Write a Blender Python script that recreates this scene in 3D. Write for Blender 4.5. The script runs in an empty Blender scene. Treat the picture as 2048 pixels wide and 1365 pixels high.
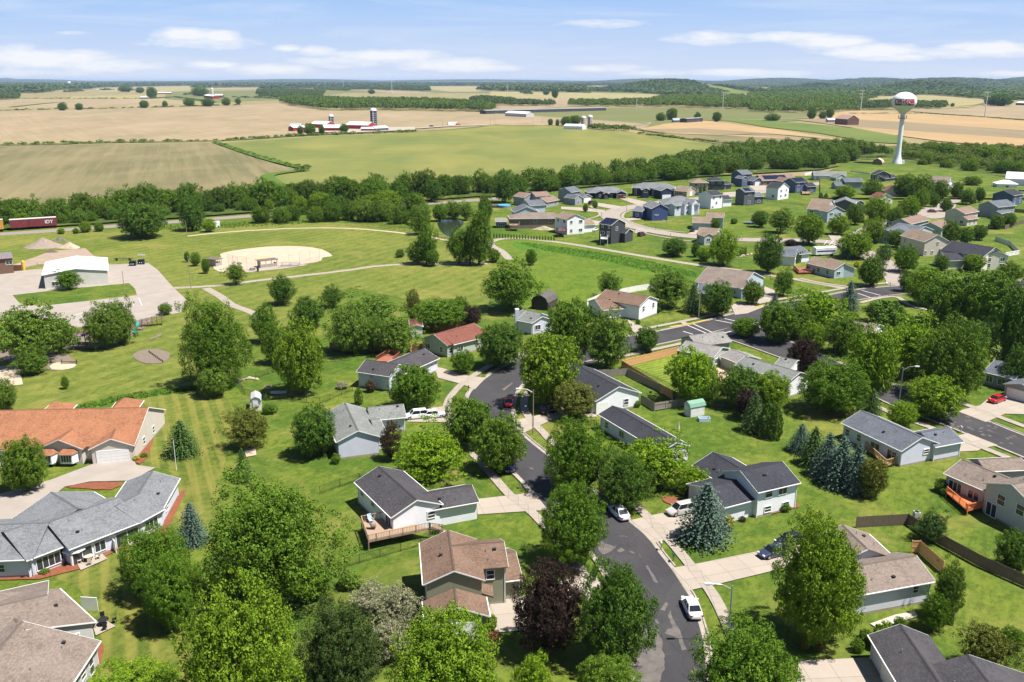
import bpy, math, random
import numpy as np
from mathutils import Vector, Matrix
R = math.radians
sc = bpy.context.scene
COL = sc.collection
# ---------------------------------------------------------------- camera
H = 62.0; PITCH = R(16.0); F = 1820.0
cp, sp = math.cos(PITCH), math.sin(PITCH)
cam_d = bpy.data.cameras.new('camera'); cam = bpy.data.objects.new('camera', cam_d); COL.objects.link(cam)
cam.location = (0, 0, H); cam.rotation_euler = (R(90) - PITCH, 0, 0)
cam_d.sensor_width = 36; cam_d.lens = 36 * F / 2048; cam_d.clip_start = 1; cam_d.clip_end = 90000
sc.camera = cam
sc.view_settings.view_transform = 'Standard'; sc.view_settings.look = 'None'
sc.view_settings.exposure = 1.0; sc.view_settings.gamma = 1
sc.render.engine = 'CYCLES'
cy = sc.cycles
cy.max_bounces = 4; cy.diffuse_bounces = 2; cy.glossy_bounces = 2; cy.transmission_bounces = 3; cy.transparent_max_bounces = 6
cy.caustics_reflective = False; cy.caustics_refractive = False
cy.use_denoising = True
cy.sample_clamp_indirect = 4
cy.volume_bounces = 0
# ---------------------------------------------------------------- sun and sky
SUN_EL = 64.0
sdx, sdy = 1.0, -0.34
n_ = math.hypot(sdx, sdy); sdx /= n_; sdy /= n_
sv = Vector((sdx * math.cos(R(SUN_EL)), sdy * math.cos(R(SUN_EL)), math.sin(R(SUN_EL))))
sun_d = bpy.data.lights.new('sun', 'SUN'); sun = bpy.data.objects.new('sun', sun_d); COL.objects.link(sun)
sun_d.energy = 5.0; sun_d.angle = R(0.53); sun_d.color = (1.0, 0.95, 0.87)
sun.rotation_euler = sv.to_track_quat('Z', 'Y').to_euler()
sun.location = (0, 0, 200)
W = bpy.data.worlds.new('World'); sc.world = W; W.use_nodes = True
class NT:
    """tiny node helper"""
    def __init__(s, tree): s.t = tree; s.n = tree.nodes; s.l = tree.links
    def node(s, typ, **kw):
        n = s.n.new(typ)
        for k, v in kw.items(): setattr(n, k, v)
        return n
    def put(s, sock, v):
        if hasattr(v, 'is_output') or isinstance(v, bpy.types.NodeSocket): s.l.new(v, sock)
        else: sock.default_value = v
    def math(s, op, a, b=0.0, c=None, clamp=False):
        n = s.node('ShaderNodeMath', operation=op, use_clamp=clamp)
        s.put(n.inputs[0], a); s.put(n.inputs[1], b)
        if c is not None: s.put(n.inputs[2], c)
        return n.outputs[0]
    def mix(s, f, a, b, blend='MIX'):
        n = s.node('ShaderNodeMix', data_type='RGBA', blend_type=blend)
        s.put(n.inputs[0], f)
        for i, v in ((6, a), (7, b)):
            s.put(n.inputs[i], (v[0], v[1], v[2], 1) if isinstance(v, tuple) else v)
        return n.outputs[2]
    def noise(s, vec, scale, detail=3, rough=0.55, dist=0.0):
        n = s.node('ShaderNodeTexNoise'); n.inputs['Scale'].default_value = scale
        n.inputs['Detail'].default_value = detail; n.inputs['Roughness'].default_value = rough
        n.inputs['Distortion'].default_value = dist
        if vec is not None: s.l.new(vec, n.inputs['Vector'])
        return n.outputs['Fac']
    def ramp(s, f, lo, hi):
        n = s.node('ShaderNodeMapRange', clamp=True); s.put(n.inputs[0], f)
        n.inputs[1].default_value = lo; n.inputs[2].default_value = hi
        return n.outputs[0]
    def mapping(s, vec, scale=(1, 1, 1), rot=(0, 0, 0), loc=(0, 0, 0)):
        n = s.node('ShaderNodeMapping'); n.inputs['Scale'].default_value = scale
        n.inputs['Rotation'].default_value = rot; n.inputs['Location'].default_value = loc
        s.l.new(vec, n.inputs['Vector']); return n.outputs[0]
def ray(px, py):
    a = (px - 1024) / F; b = (682.5 - py) / F
    return Vector((a, cp + b * sp, -sp + b * cp))
def world_setup():
    w = NT(W.node_tree); bg = W.node_tree.nodes['Background']
    sky = w.node('ShaderNodeTexSky', sky_type='NISHITA'); sky.sun_disc = False
    sky.sun_elevation = R(SUN_EL); sky.sun_rotation = math.atan2(sdx, sdy)
    sky.altitude = 300; sky.air_density = 1.0; sky.dust_density = 0.3; sky.ozone_density = 2.0
    tc = w.node('ShaderNodeTexCoord'); sep = w.node('ShaderNodeSeparateXYZ'); w.l.new(tc.outputs['Generated'], sep.inputs[0])
    x, y, z = sep.outputs
    yy = w.math('MAXIMUM', w.math('ABSOLUTE', y), 0.05)
    az = w.math('DIVIDE', x, yy); el = w.math('DIVIDE', z, yy)
    comb = w.node('ShaderNodeCombineXYZ'); w.l.new(az, comb.inputs[0]); w.l.new(w.math('MULTIPLY', el, 5.0), comb.inputs[1])
    warp = w.noise(comb.outputs[0], 14, 5, 0.6)
    fine = w.noise(w.mapping(comb.outputs[0], (1, .7, 1)), 46, 7, 0.68)
    wisp = w.noise(w.mapping(comb.outputs[0], (1, 2.4, 1), (0, 0, -0.05)), 3.5, 5, 0.6, 0.6)
    dens = None
    clouds = [(90, 118, 150, 20, 1), (215, 131, 120, 13, .9), (10, 110, 90, 22, .8), (365, 70, 60, 15, 1), (440, 74, 42, 12, .9), (400, 86, 130, 12, .6),
              (425, 130, 60, 8, .8), (545, 140, 90, 12, .85), (575, 97, 32, 7, .9), (630, 102, 38, 10, .8), (680, 126, 90, 12, .65), (790, 112, 110, 13, .95), (900, 128, 110, 14, .95),
              (965, 136, 80, 9, .9), (1215, 137, 80, 8, .7), (1410, 76, 80, 14, .8), (1310, 146, 70, 6, .8), (1470, 146, 90, 8, .9), (1590, 76, 100, 12, .9), (1660, 85, 90, 16, 1), (1740, 103, 100, 17, 1),
              (1810, 115, 60, 9, .8), (1990, 100, 110, 16, 1), (1915, 106, 90, 11, .8), (2030, 148, 70, 6, .8), (1190, 48, 90, 8, .5), (150, 66, 30, 4, .5), (1570, 150, 60, 8, .7), (60, 145, 120, 8, .6)]
    wo = w.math('MULTIPLY', w.math('SUBTRACT', warp, .5), 2.2)
    for px, py, wx, wy, a in clouds:
        d = ray(px, py); ca, ce = d.x / d.y, d.z / d.y
        ex = w.math('DIVIDE', w.math('SUBTRACT', az, ca), wx / F)
        ey = w.math('DIVIDE', w.math('SUBTRACT', el, ce), wy / F)
        q = w.math('ADD', w.math('MULTIPLY', ex, ex), w.math('MULTIPLY', ey, ey))
        g = w.math('MULTIPLY', w.math('SUBTRACT', 1.25, q), a)
        dens = g if dens is None else w.math('MAXIMUM', dens, g)
    dd = w.math('ADD', w.math('MAXIMUM', dens, -1.2), w.math('ADD', wo, w.math('MULTIPLY', w.math('SUBTRACT', fine, .5), 1.6)))
    cl = w.math('MULTIPLY', w.ramp(dd, .0, 1.15), .92)
    ws = w.math('MULTIPLY', w.ramp(wisp, .48, .78), .34)
    cl = w.math('MULTIPLY', w.math('MAXIMUM', cl, ws), w.ramp(el, 0.30, 0.12))
    # general high thin cirrus above the part seen, fade near zenith
    base = w.mix(w.ramp(el, 0.0, 0.10), (6.9, 7.8, 9.8), (3.2, 5.6, 9.9))
    hi = w.math('MULTIPLY', w.ramp(el, 0.22, 0.09), .9)
    skyc = w.mix(hi, sky.outputs[0], base)
    c = w.mix(cl, skyc, (9.6, 9.7, 10.0))
    W.node_tree.links.new(c, bg.inputs[0]); bg.inputs[1].default_value = 0.050
world_setup()
# ---------------------------------------------------------------- pixel geometry -> metres on the ground
def G(px, py, z=0.0):
    d = ray(px, py); t = (z - H) / d.z
    return Vector((d.x * t, d.y * t, z))
def proj(P):
    X = P[0]; dy = P[1]; dz = P[2] - H
    dep = dy * cp - dz * sp; up = dy * sp + dz * cp
    return 1024 + F * X / dep, 682.5 - F * up / dep, dep
def hat(P, ytop):
    d = ray(1024, ytop); return H + d.z / d.y * P[1]
def mpp(P):           # metres per photo pixel at P
    return (P[1] * cp - (P[2] - H) * sp) / F
# ---------------------------------------------------------------- object helpers
def mesh(name, V, Fc, mat=None, smooth=False):
    m = bpy.data.meshes.new(name); m.from_pydata([tuple(v) for v in V], [], Fc)
    if mat:
        for mm in (mat if isinstance(mat, (list, tuple)) else [mat]): m.materials.append(mm)
    if smooth: m.polygons.foreach_set('use_smooth', [True] * len(m.polygons))
    m.update(); return m
def npmesh(name, V, Q, mat=None):
    m = bpy.data.meshes.new(name); V = np.asarray(V, np.float32); Q = np.asarray(Q, np.int32); k = Q.shape[1]
    m.vertices.add(len(V)); m.vertices.foreach_set('co', V.ravel())
    m.loops.add(Q.size); m.loops.foreach_set('vertex_index', Q.ravel())
    m.polygons.add(len(Q)); m.polygons.foreach_set('loop_start', np.arange(0, Q.size, k, dtype=np.int32))
    m.update(calc_edges=True); m.validate()
    if mat: m.materials.append(mat)
    return m
def link(name, data, parent=None, loc=None, rz=None, scale=None):
    o = bpy.data.objects.new(name, data); COL.objects.link(o)
    if parent: o.parent = parent
    if loc is not None: o.location = loc
    if rz is not None: o.rotation_euler = (0, 0, rz)
    if scale is not None: o.scale = scale
    return o
def tag(o, label=None, cat=None, group=None, kind=None):
    if label: o['label'] = label
    if cat: o['category'] = cat
    if group: o['group'] = group
    if kind: o['kind'] = kind
    return o
def thing(name, label, cat, loc=(0, 0, 0), rz=0.0, group=None):
    return tag(link(name, None, None, loc, rz), label, cat, group)
class MB:
    def __init__(s): s.V = []; s.F = []; s.M = []
    def add(s, V, Fc, m=0):
        b = len(s.V); s.V += [tuple(v) for v in V]; s.F += [tuple(b + i for i in f) for f in Fc]; s.M += [m] * len(Fc)
    def box(s, c, d, rz=0.0, m=0):
        x, y, z = d[0] / 2, d[1] / 2, d[2] / 2; ca, sa = math.cos(rz), math.sin(rz)
        V = [(c[0] + a * ca - b * sa, c[1] + a * sa + b * ca, c[2] + e) for e in (-z, z) for a, b in ((-x, -y), (x, -y), (x, y), (-x, y))]
        s.add(V, [(3, 2, 1, 0), (4, 5, 6, 7), (0, 1, 5, 4), (1, 2, 6, 5), (2, 3, 7, 6), (3, 0, 4, 7)], m)
    def bar(s, a, b, r, n=6, r2=None, m=0):
        a = Vector(a); b = Vector(b); r2 = r if r2 is None else r2
        d = (b - a).normalized(); t = Vector((0, 0, 1)) if abs(d.z) < .9 else Vector((1, 0, 0))
        u = d.cross(t).normalized(); v = d.cross(u)
        V = []
        for p, q in ((a, r), (b, r2)):
            for i in range(n):
                w = 2 * math.pi * i / n; V.append(p + u * math.cos(w) * q + v * math.sin(w) * q)
        Fc = [(i, (i + 1) % n, n + (i + 1) % n, n + i) for i in range(n)] + [tuple(range(n - 1, -1, -1)), tuple(range(n, 2 * n))]
        s.add(V, Fc, m)
    def lathe(s, prof, n=24, c=(0, 0), m=0):
        V = [(c[0] + r * math.cos(2 * math.pi * i / n), c[1] + r * math.sin(2 * math.pi * i / n), z) for r, z in prof for i in range(n)]
        Fc = [(k * n + i, k * n + (i + 1) % n, (k + 1) * n + (i + 1) % n, (k + 1) * n + i) for k in range(len(prof) - 1) for i in range(n)]
        s.add(V, Fc, m)
    def prism(s, poly, z0, z1, m=0):
        n = len(poly); V = [(p[0], p[1], z0) for p in poly] + [(p[0], p[1], z1) for p in poly]
        s.add(V, [tuple(range(n - 1, -1, -1)), tuple(range(n, 2 * n))] + [(i, (i + 1) % n, n + (i + 1) % n, n + i) for i in range(n)], m)
    def mesh(s, name, mat, smooth=False):
        m = mesh(name, s.V, s.F, mat, smooth)
        if isinstance(mat, (list, tuple)): m.polygons.foreach_set('material_index', s.M)
        return m
    def build(s, name, mat, parent=None, smooth=False, loc=None, rz=None):
        return link(name, s.mesh(name, mat, smooth), parent, loc, rz)
# ---------------------------------------------------------------- materials
MATS = {}
def M(key, col, rough=0.7, kind='plain', col2=None, spec=0.3, metal=0.0, **kw):
    if key in MATS: return MATS[key]
    m = bpy.data.materials.new(key); m.use_nodes = True; MATS[key] = m
    t = NT(m.node_tree); b = m.node_tree.nodes['Principled BSDF']
    b.inputs['Roughness'].default_value = rough; b.inputs['Specular IOR Level'].default_value = spec; b.inputs['Metallic'].default_value = metal
    c1 = tuple(col); c2 = tuple(col2) if col2 else tuple(x * .78 for x in c1)
    geo = t.node('ShaderNodeNewGeometry'); pos = geo.outputs['Position']
    tc = t.node('ShaderNodeTexCoord'); ob = tc.outputs['Object']
    def bump(h, st, dist):
        n = t.node('ShaderNodeBump'); n.inputs['Strength'].default_value = st; n.inputs['Distance'].default_value = dist
        t.l.new(h, n.inputs['Height']); t.l.new(n.outputs[0], b.inputs['Normal'])
    if kind == 'plain':
        c = t.mix(t.ramp(t.noise(pos, kw.get('scale', 1.3), 5), .35, .7), c1, c2)
    elif kind == 'shingle':
        sep = t.node('ShaderNodeSeparateXYZ'); t.l.new(ob, sep.inputs[0])
        tabs = t.noise(t.mapping(ob, (2.2, 2.2, 9)), 1.0, 2, .7)
        g = t.noise(pos, 6, 3, .8); big = t.noise(pos, .35, 3)
        c = t.mix(t.ramp(g, .38, .62), tuple(x * 1.15 for x in c1), c2)
        c = t.mix(t.math('MULTIPLY', t.ramp(tabs, .42, .60), .7), c, tuple(x * .52 for x in c1))
        c = t.mix(t.math('MULTIPLY', t.ramp(big, .4, .65), .35), c, tuple(min(1, x * 1.25) for x in c1))
        row = t.math('FRACT', t.math('MULTIPLY', sep.outputs[2], 9.0))
        c = t.mix(t.math('MULTIPLY', t.ramp(row, .22, .0), .35), c, tuple(x * .5 for x in c1))
        bump(g, .5, .03)
    elif kind == 'siding':
        sep = t.node('ShaderNodeSeparateXYZ'); t.l.new(pos, sep.inputs[0])
        row = t.math('FRACT', t.math('MULTIPLY', sep.outputs[2], 5.0))
        n1 = t.noise(pos, .9, 4)
        c = t.mix(t.ramp(n1, .3, .75), c1, tuple(x * .9 for x in c1))
        c = t.mix(t.math('MULTIPLY', t.ramp(row, .18, .02), .35), c, tuple(x * .55 for x in c1))
        bump(row, .35, .03)
    elif kind == 'asphalt':
        n1 = t.noise(pos, .12, 4, .6, .4); n2 = t.noise(pos, 8, 2, .8); n3 = t.noise(pos, .5, 6, .75, 1.2)
        c = t.mix(t.ramp(n1, .35, .65), c1, c2)
        c = t.mix(t.math('MULTIPLY', t.ramp(n2, .3, .8), .3), c, tuple(x * 1.6 for x in c1))
        c = t.mix(t.math('MULTIPLY', t.ramp(n3, .60, .74), kw.get('worn', .8) * .6), c, (.17, .15, .135))
        n5 = t.noise(t.mapping(t.mapping(pos, rot=(0, 0, -.35)), (1, .25, 1)), 1.6, 5, .7, .6)
        c = t.mix(t.math('MULTIPLY', t.ramp(n5, .66, .76), .5), c, (.18, .16, .145))
        vo = t.node('ShaderNodeTexVoronoi', feature='DISTANCE_TO_EDGE'); vo.inputs['Scale'].default_value = .16
        wa = t.node('ShaderNodeVectorMath', operation='ADD'); nz_ = t.node('ShaderNodeTexNoise'); nz_.inputs['Scale'].default_value = .7; t.l.new(pos, nz_.inputs['Vector'])
        t.l.new(pos, wa.inputs[0]); t.l.new(nz_.outputs['Color'], wa.inputs[1]); t.l.new(wa.outputs[0], vo.inputs['Vector'])
        c = t.mix(t.math('MULTIPLY', t.ramp(vo.outputs['Distance'], .012, .003), .28), c, tuple(x * .4 for x in c1))
        tw = t.noise(t.mapping(t.mapping(pos, rot=(0, 0, -.35)), (1, .05, 1)), 1.1, 3, .6)
        c = t.mix(t.math('MULTIPLY', t.ramp(tw, .5, .7), .3), c, tuple(x * 1.7 for x in c1))
        bump(n2, .3, .02)
    elif kind == 'concrete':
        bk = t.node('ShaderNodeTexBrick'); bk.offset = 0; t.l.new(ob, bk.inputs['Vector'])
        bk.inputs['Scale'].default_value = 1; bk.inputs['Mortar Size'].default_value = .03
        bk.inputs['Brick Width'].default_value = kw.get('bw', 3.0); bk.inputs['Row Height'].default_value = kw.get('bh', 3.0)
        bk.inputs['Color1'].default_value = (*c1, 1); bk.inputs['Color2'].default_value = (*[x * .93 for x in c1], 1); bk.inputs['Mortar'].default_value = (*[x * .45 for x in c1], 1)
        n1 = t.noise(pos, .6, 5, .65); c = t.mix(t.math('MULTIPLY', t.ramp(n1, .45, .7), .3), bk.outputs['Color'], tuple(x * .72 for x in c1))
        c = t.mix(t.math('MULTIPLY', t.ramp(t.noise(pos, 5, 3, .8), .4, .8), .2), c, tuple(x * .7 for x in c1))
    elif kind == 'lawn':
        a = t.noise(pos, .022, 4, .6); d = t.noise(pos, .13, 6, .72, .8); f = t.noise(t.mapping(t.mapping(pos, rot=(0, 0, .5)), (1, .45, 1)), 1.1, 5, .8); ff = t.noise(pos, 7, 3, .85)
        c = t.mix(t.ramp(t.math('ADD', t.math('MULTIPLY', a, .45), t.math('MULTIPLY', d, .62)), .46, .60), c1, c2)
        pa = t.noise(pos, .42, 5, .8, .6)
        c = t.mix(t.math('MULTIPLY', t.ramp(pa, .50, .62), .55), c, tuple(x * .66 for x in c1))
        c = t.mix(t.math('MULTIPLY', t.ramp(pa, .46, .36), .45), c, tuple(x * 1.15 for x in c2))
        c = t.mix(t.math('MULTIPLY', t.ramp(f, .45, .60), .6), c, tuple(x * .50 for x in c1))
        c = t.mix(t.math('MULTIPLY', t.ramp(ff, .42, .72), .5), c, tuple(x * 1.35 for x in c2))
        if kw.get('stripe'):
            ang, wd, amt, dist = kw['stripe']
            wv = t.node('ShaderNodeTexWave'); wv.inputs['Scale'].default_value = 1 / wd * .31; wv.inputs['Distortion'].default_value = dist
            wv.inputs['Detail'].default_value = 2; wv.inputs['Detail Scale'].default_value = .15
            t.l.new(t.mapping(pos, rot=(0, 0, ang)), wv.inputs['Vector'])
            c = t.mix(t.math('MULTIPLY', t.ramp(wv.outputs['Fac'], .35, .75), amt), c, kw.get('c3', (.30, .27, .075)))
            wv2 = t.noise(t.mapping(t.mapping(pos, rot=(0, 0, ang)), (1.0, .05, 1)), .9, 3, .6)
            c = t.mix(t.math('MULTIPLY', t.ramp(wv2, .5, .68), amt * .9), c, tuple(x * .62 for x in c1))
        br = t.noise(pos, .05, 5, .7, .8)
        c = t.mix(t.math('MULTIPLY', t.ramp(br, .52, .68), kw.get('dry', .6)), c, kw.get('cdry', (.225, .195, .055)))
        bump(t.math('ADD', f, ff), .6, .12)
    elif kind == 'field':
        a = t.noise(pos, .004, 4, .6, .5); wv = t.noise(t.mapping(t.mapping(pos, rot=(0, 0, kw.get('ang', .3))), (1, .03, 1)), .16, 4, .75)
        mid = t.noise(t.mapping(pos, (1, .3, 1)), .02, 4, .6)
        big = t.noise(t.mapping(pos, (1, .55, 1)), .0075, 6, .62, .9)
        c = t.mix(t.ramp(t.math('ADD', t.math('MULTIPLY', a, .4), t.math('MULTIPLY', big, .6)), .42, .60), c1, c2)
        c = t.mix(t.math('MULTIPLY', t.ramp(wv, .42, .66), kw.get('rows', .35)), c, tuple(x * 1.22 for x in c1))
        c = t.mix(t.math('MULTIPLY', t.ramp(mid, .45, .65), .4), c, tuple(x * .82 for x in c2))
        c = t.mix(t.math('MULTIPLY', t.ramp(t.noise(pos, .35, 3, .8), .4, .7), .25), c, tuple(x * .7 for x in c1))
    elif kind == 'leaf':
        b.inputs['Specular IOR Level'].default_value = .06
        oi = t.node('ShaderNodeObjectInfo')
        n1 = t.noise(pos, kw.get('clump', .9), 3, .6); n2 = t.noise(pos, 3.5, 2, .6)
        c = t.mix(t.ramp(n1, .36, .66), c1, c2)
        c = t.mix(t.math('MULTIPLY', t.ramp(n2, .45, .7), .55), c, kw.get('tip', tuple(min(1, x * 1.5) for x in c1)))
        c = t.mix(t.math('MULTIPLY', oi.outputs['Random'], .16), c, kw.get('alt', (.16, .17, .03)))
        tr = t.node('ShaderNodeBsdfTranslucent'); mx = t.node('ShaderNodeMixShader'); mx.inputs[0].default_value = kw.get('trans', .3)
        t.l.new(t.mix(1.0, c, (1.0, 1.0, .5), 'MULTIPLY'), tr.inputs[0]); out = m.node_tree.nodes['Material Output']
        t.l.new(b.outputs[0], mx.inputs[1]); t.l.new(tr.outputs[0], mx.inputs[2]); t.l.new(mx.outputs[0], out.inputs[0])
    elif kind == 'wood':
        g = t.noise(t.mapping(pos, (8, 8, .6)), 1.5, 4, .7)
        c = t.mix(t.ramp(g, .35, .65), c1, c2)
    t.put(b.inputs['Base Color'], c)
    return m
def glassy(key, col, rough=.08):
    m = M(key, col, rough, spec=.6); return m
WHITE = M('white_trim', (.78, .78, .77), .5, col2=(.70, .70, .69))
GLASS = glassy('window_glass', (.035, .045, .06))
DARKW = M('dark_opening', (.02, .02, .022), .8)
GALV = M('galvanised_metal', (.42, .43, .44), .45, metal=.6)
BLACKM = M('black_metal', (.02, .02, .022), .5)
STEELP = M('painted_white_steel', (.80, .81, .83), .35)
# ================================================================ GROUND
LZ = [0.004]
def nz():
    LZ[0] += 0.004; return LZ[0]
from mathutils.geometry import tessellate_polygon
def sheet_w(name, P, mat, z=None, kind='structure'):
    z = nz() if z is None else z
    V = [Vector((p[0], p[1], z)) for p in P]
    o = V[0].copy()
    tr = tessellate_polygon([V])
    m = mesh(name, [v - o for v in V], [tuple(t) for t in tr], mat)
    for p in m.polygons:
        if p.normal.z < 0: p.flip()
    return tag(link(name, m, loc=o), kind=kind)
def smooth(P, n=5, closed=False):
    out = []; N = len(P)
    rng = range(N) if closed else range(N - 1)
    for i in rng:
        if closed: a, b, c, d = P[(i - 1) % N], P[i], P[(i + 1) % N], P[(i + 2) % N]
        else: a, b, c, d = P[max(i - 1, 0)], P[i], P[i + 1], P[min(i + 2, N - 1)]
        for k in range(n):
            t = k / n
            out.append(tuple(.5 * ((2 * b[j]) + (-a[j] + c[j]) * t + (2 * a[j] - 5 * b[j] + 4 * c[j] - d[j]) * t * t + (-a[j] + 3 * b[j] - 3 * c[j] + d[j]) * t ** 3) for j in (0, 1)))
    if not closed: out.append(tuple(P[-1]))
    return out
def GP(pts): return [tuple(G(*p))[:2] for p in pts]
def sheet(name, pts, mat, z=None, sm=0):
    P = GP(pts)
    if sm: P = smooth(P, sm, True)
    return sheet_w(name, P, mat, z)
def offs(P, d):
    out = []
    for i, p in enumerate(P):
        a = P[max(i - 1, 0)]; b = P[min(i + 1, len(P) - 1)]
        dx, dy = b[0] - a[0], b[1] - a[1]; l = math.hypot(dx, dy) or 1
        out.append((p[0] - dy / l * d, p[1] + dx / l * d))
    return out
def strip_w(name, P, w, mat, z=None, hgt=0.0, kind='structure'):
    z = nz() if z is None else z
    L = offs(P, w / 2); Rr = offs(P, -w / 2); n = len(P); o = P[0]
    V = []
    for a, b in zip(L, Rr): V += [(a[0] - o[0], a[1] - o[1], hgt), (b[0] - o[0], b[1] - o[1], hgt)]
    Fc = [(2 * i, 2 * i + 1, 2 * i + 3, 2 * i + 2) for i in range(n - 1)]
    if hgt:
        k = len(V)
        V += [(v[0], v[1], -.05) for v in V]
        for i in range(n - 1):
            Fc += [(2 * i, 2 * i + 2, k + 2 * i + 2, k + 2 * i), (2 * i + 1, k + 2 * i + 1, k + 2 * i + 3, 2 * i + 3)]
        Fc += [(0, k, k + 1, 1), (2 * n - 2, 2 * n - 1, k + 2 * n - 1, k + 2 * n - 2)]
    return tag(link(name, mesh(name, V, Fc, mat), loc=(o[0], o[1], z)), kind=kind)
def strip(name, pts, w, mat, z=None, sm=5, hgt=0.0):
    P = GP(pts)
    if sm: P = smooth(P, sm)
    return strip_w(name, P, w, mat, z, hgt)
def ang_of(a, b):
    p, q = G(*a), G(*b); return math.pi / 2 - math.atan2(q.y - p.y, q.x - p.x)
LC1 = (.036, .088, .010); LC2 = (.118, .150, .021)
lawn = M('lawn_grass', LC1, .9, 'lawn', LC2, spec=.1)
park = M('park_grass', (.065, .108, .014), .9, 'lawn', (.145, .162, .032), spec=.1, stripe=(.5, 5, .12, 16), dry=.55)
mown = M('mown_grass', (.052, .092, .012), .9, 'lawn', (.13, .148, .028), spec=.1, stripe=(ang_of((375, 800), (425, 985)), 2.6, .34, 1.2), dry=.6, c3=(.25, .215, .055))
mown2 = M('striped_lawn_grass', (.075, .14, .012), .9, 'lawn', (.15, .21, .024), spec=.1, stripe=(ang_of((1230, 560), (1330, 545)), 1.3, .3, .8), dry=.3)
wild = M('meadow_grass', (.052, .108, .010), .95, 'lawn', (.115, .160, .020), spec=.1, dry=.22)
swale = M('swale_grass', (.035, .10, .010), .95, 'lawn', (.07, .16, .016), spec=.1, dry=.15)
farm0 = M('farmland', (.245, .195, .105), .95, 'field', (.165, .165, .065), spec=.1, ang=.5)
asph = M('asphalt', (.030, .029, .033), .85, 'asphalt', (.048, .046, .048))
asph2 = M('older_asphalt', (.085, .072, .070), .85, 'asphalt', (.105, .09, .085), worn=.3)
conc = M('concrete', (0.330, 0.284, 0.238), .85, 'concrete', bw=3.2, bh=3.2)
walkm = M('sidewalk_concrete', (0.310, 0.267, 0.224), .85, 'concrete', bw=1.5, bh=1.5)
croad = M('concrete_road', (0.290, 0.248, 0.215), .85, 'concrete', bw=5, bh=5)
lotm = M('parking_lot', (.300, .262, .230), .9, 'plain', (.255, .222, .195), scale=.25)
kerbm = M('kerb_concrete', (0.330, 0.290, 0.251), .8, col2=(0.2400, 0.2100, 0.1800))
gravel = M('gravel', (0.2380, 0.2030, 0.1750), .95, col2=(0.1680, 0.1400, 0.1225), scale=2.5)
mulch = M('mulch', (.22, .075, .035), .95, col2=(.13, .045, .025), scale=3)
mulchg = M('grey_mulch', (0.1890, 0.1505, 0.1190), .95, col2=(0.1330, 0.1050, 0.0840), scale=2)
sand = M('sand', (0.4200, 0.3500, 0.2660), .95, col2=(0.3710, 0.2940, 0.2100), scale=.4)
# ground: one sheet to the horizon in two materials (town grass near, farmland far), cut along one line so that nothing overlaps
YL = G(1024, 352).y
def ground():
    m = MB(); X = 45000; X0 = 900
    m.add([(-X0, -60, 0), (X0, -60, 0), (X0, YL, 0), (-X0, YL, 0)], [(0, 1, 2, 3)], 0)
    m.add([(-X, -3000, -.02), (X, -3000, -.02), (X, 60000, -.02), (-X, 60000, -.02)], [(0, 1, 2, 3)], 1)
    o = m.build('ground', [lawn, farm0]); tag(o, kind='structure')
ground()
# ---- fields beyond the railway
tan1 = M('field_tan', (.272, .208, .132), .95, 'field', (.205, .172, .098), spec=.1, ang=-.55, rows=.6)
tan2 = M('field_orange', (.345, .235, .115), .95, 'field', (.29, .205, .115), spec=.1, ang=.9, rows=.3)
brn1 = M('field_brown', (.225, .170, .110), .95, 'field', (.185, .155, .090), spec=.1, ang=.9, rows=.3)
olv1 = M('field_olive', (.190, .158, .085), .95, 'field', (.105, .105, .048), spec=.1, ang=-.35, rows=.6)
grn1 = M('field_green', (.185, .180, .052), .95, 'field', (.105, .135, .038), spec=.1, ang=1.3, rows=.3)
grn2 = M('field_pale_green', (0.1188, 0.1332, 0.0468), .95, 'field', (0.1440, 0.1440, 0.0612), spec=.1, ang=1.1, rows=.2)
brt = M('field_bright_green', (.085, .125, .028), .95, 'field', (.13, .155, .042), spec=.1, rows=.3)
hedg = M('hedge_grass', (.055, .105, .015), .95, 'field', (.085, .14, .025), spec=.1, rows=.3)
pal = M('field_straw', (.285, .235, .120), .95, 'field', (.215, .205, .085), spec=.1, ang=.2)
fz = 0.05
def field(pts, mat, name='field'):
    global fz
    fz += .03
    return sheet(name, pts, mat, fz)
field([(-900, 201), (0, 199), (140, 198), (145, 193), (300, 190), (420, 205), (300, 212), (-900, 219)], pal)
field([(-900, 217), (0, 216), (210, 209), (300, 210), (0, 220), (-900, 222)], tan1)
field([(-900, 200), (60, 198), (280, 198), (400, 206), (200, 212), (-900, 214)], tan1)
field([(-900, 224), (0, 222.5), (240, 217), (440, 212), (562, 207), (650, 222), (990, 226), (1110, 240), (1090, 251), (830, 262), (600, 272), (440, 281), (0, 289), (-900, 292)], tan1)
field([(-900, 296), (0, 293.5), (430, 285), (560, 332), (615, 341), (545, 350), (570, 380), (400, 425), (0, 455), (-900, 480)], olv1)
field([(442, 287), (620, 274), (830, 265), (1000, 250), (1130, 250), (1275, 268), (1500, 294), (1490, 310), (1350, 340), (1150, 365), (1000, 385), (780, 392), (575, 380), (545, 352), (618, 342), (600, 335)], grn1)
field([(330, 184), (560, 180), (700, 176), (1040, 178), (1010, 187), (700, 186), (560, 200), (430, 206), (330, 199)], grn2)
field([(190, 176), (400, 171), (540, 170), (560, 176), (420, 180), (330, 184), (200, 184)], pal)
field([(330, 171.5), (420, 169), (520, 170.5), (560, 174), (400, 175)], tan1)
field([(740, 178), (810, 181), (870, 186), (800, 188), (700, 180)], tan1)
field([(860, 173), (1020, 171), (1100, 176), (1060, 184), (900, 184), (850, 178)], pal)
field([(1180, 171), (1250, 169.5), (1300, 171), (1285, 184), (1205, 181)], pal)
field([(1340, 178), (1395, 172.5), (1440, 177), (1450, 186), (1400, 190), (1340, 187)], tan2)
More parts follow.
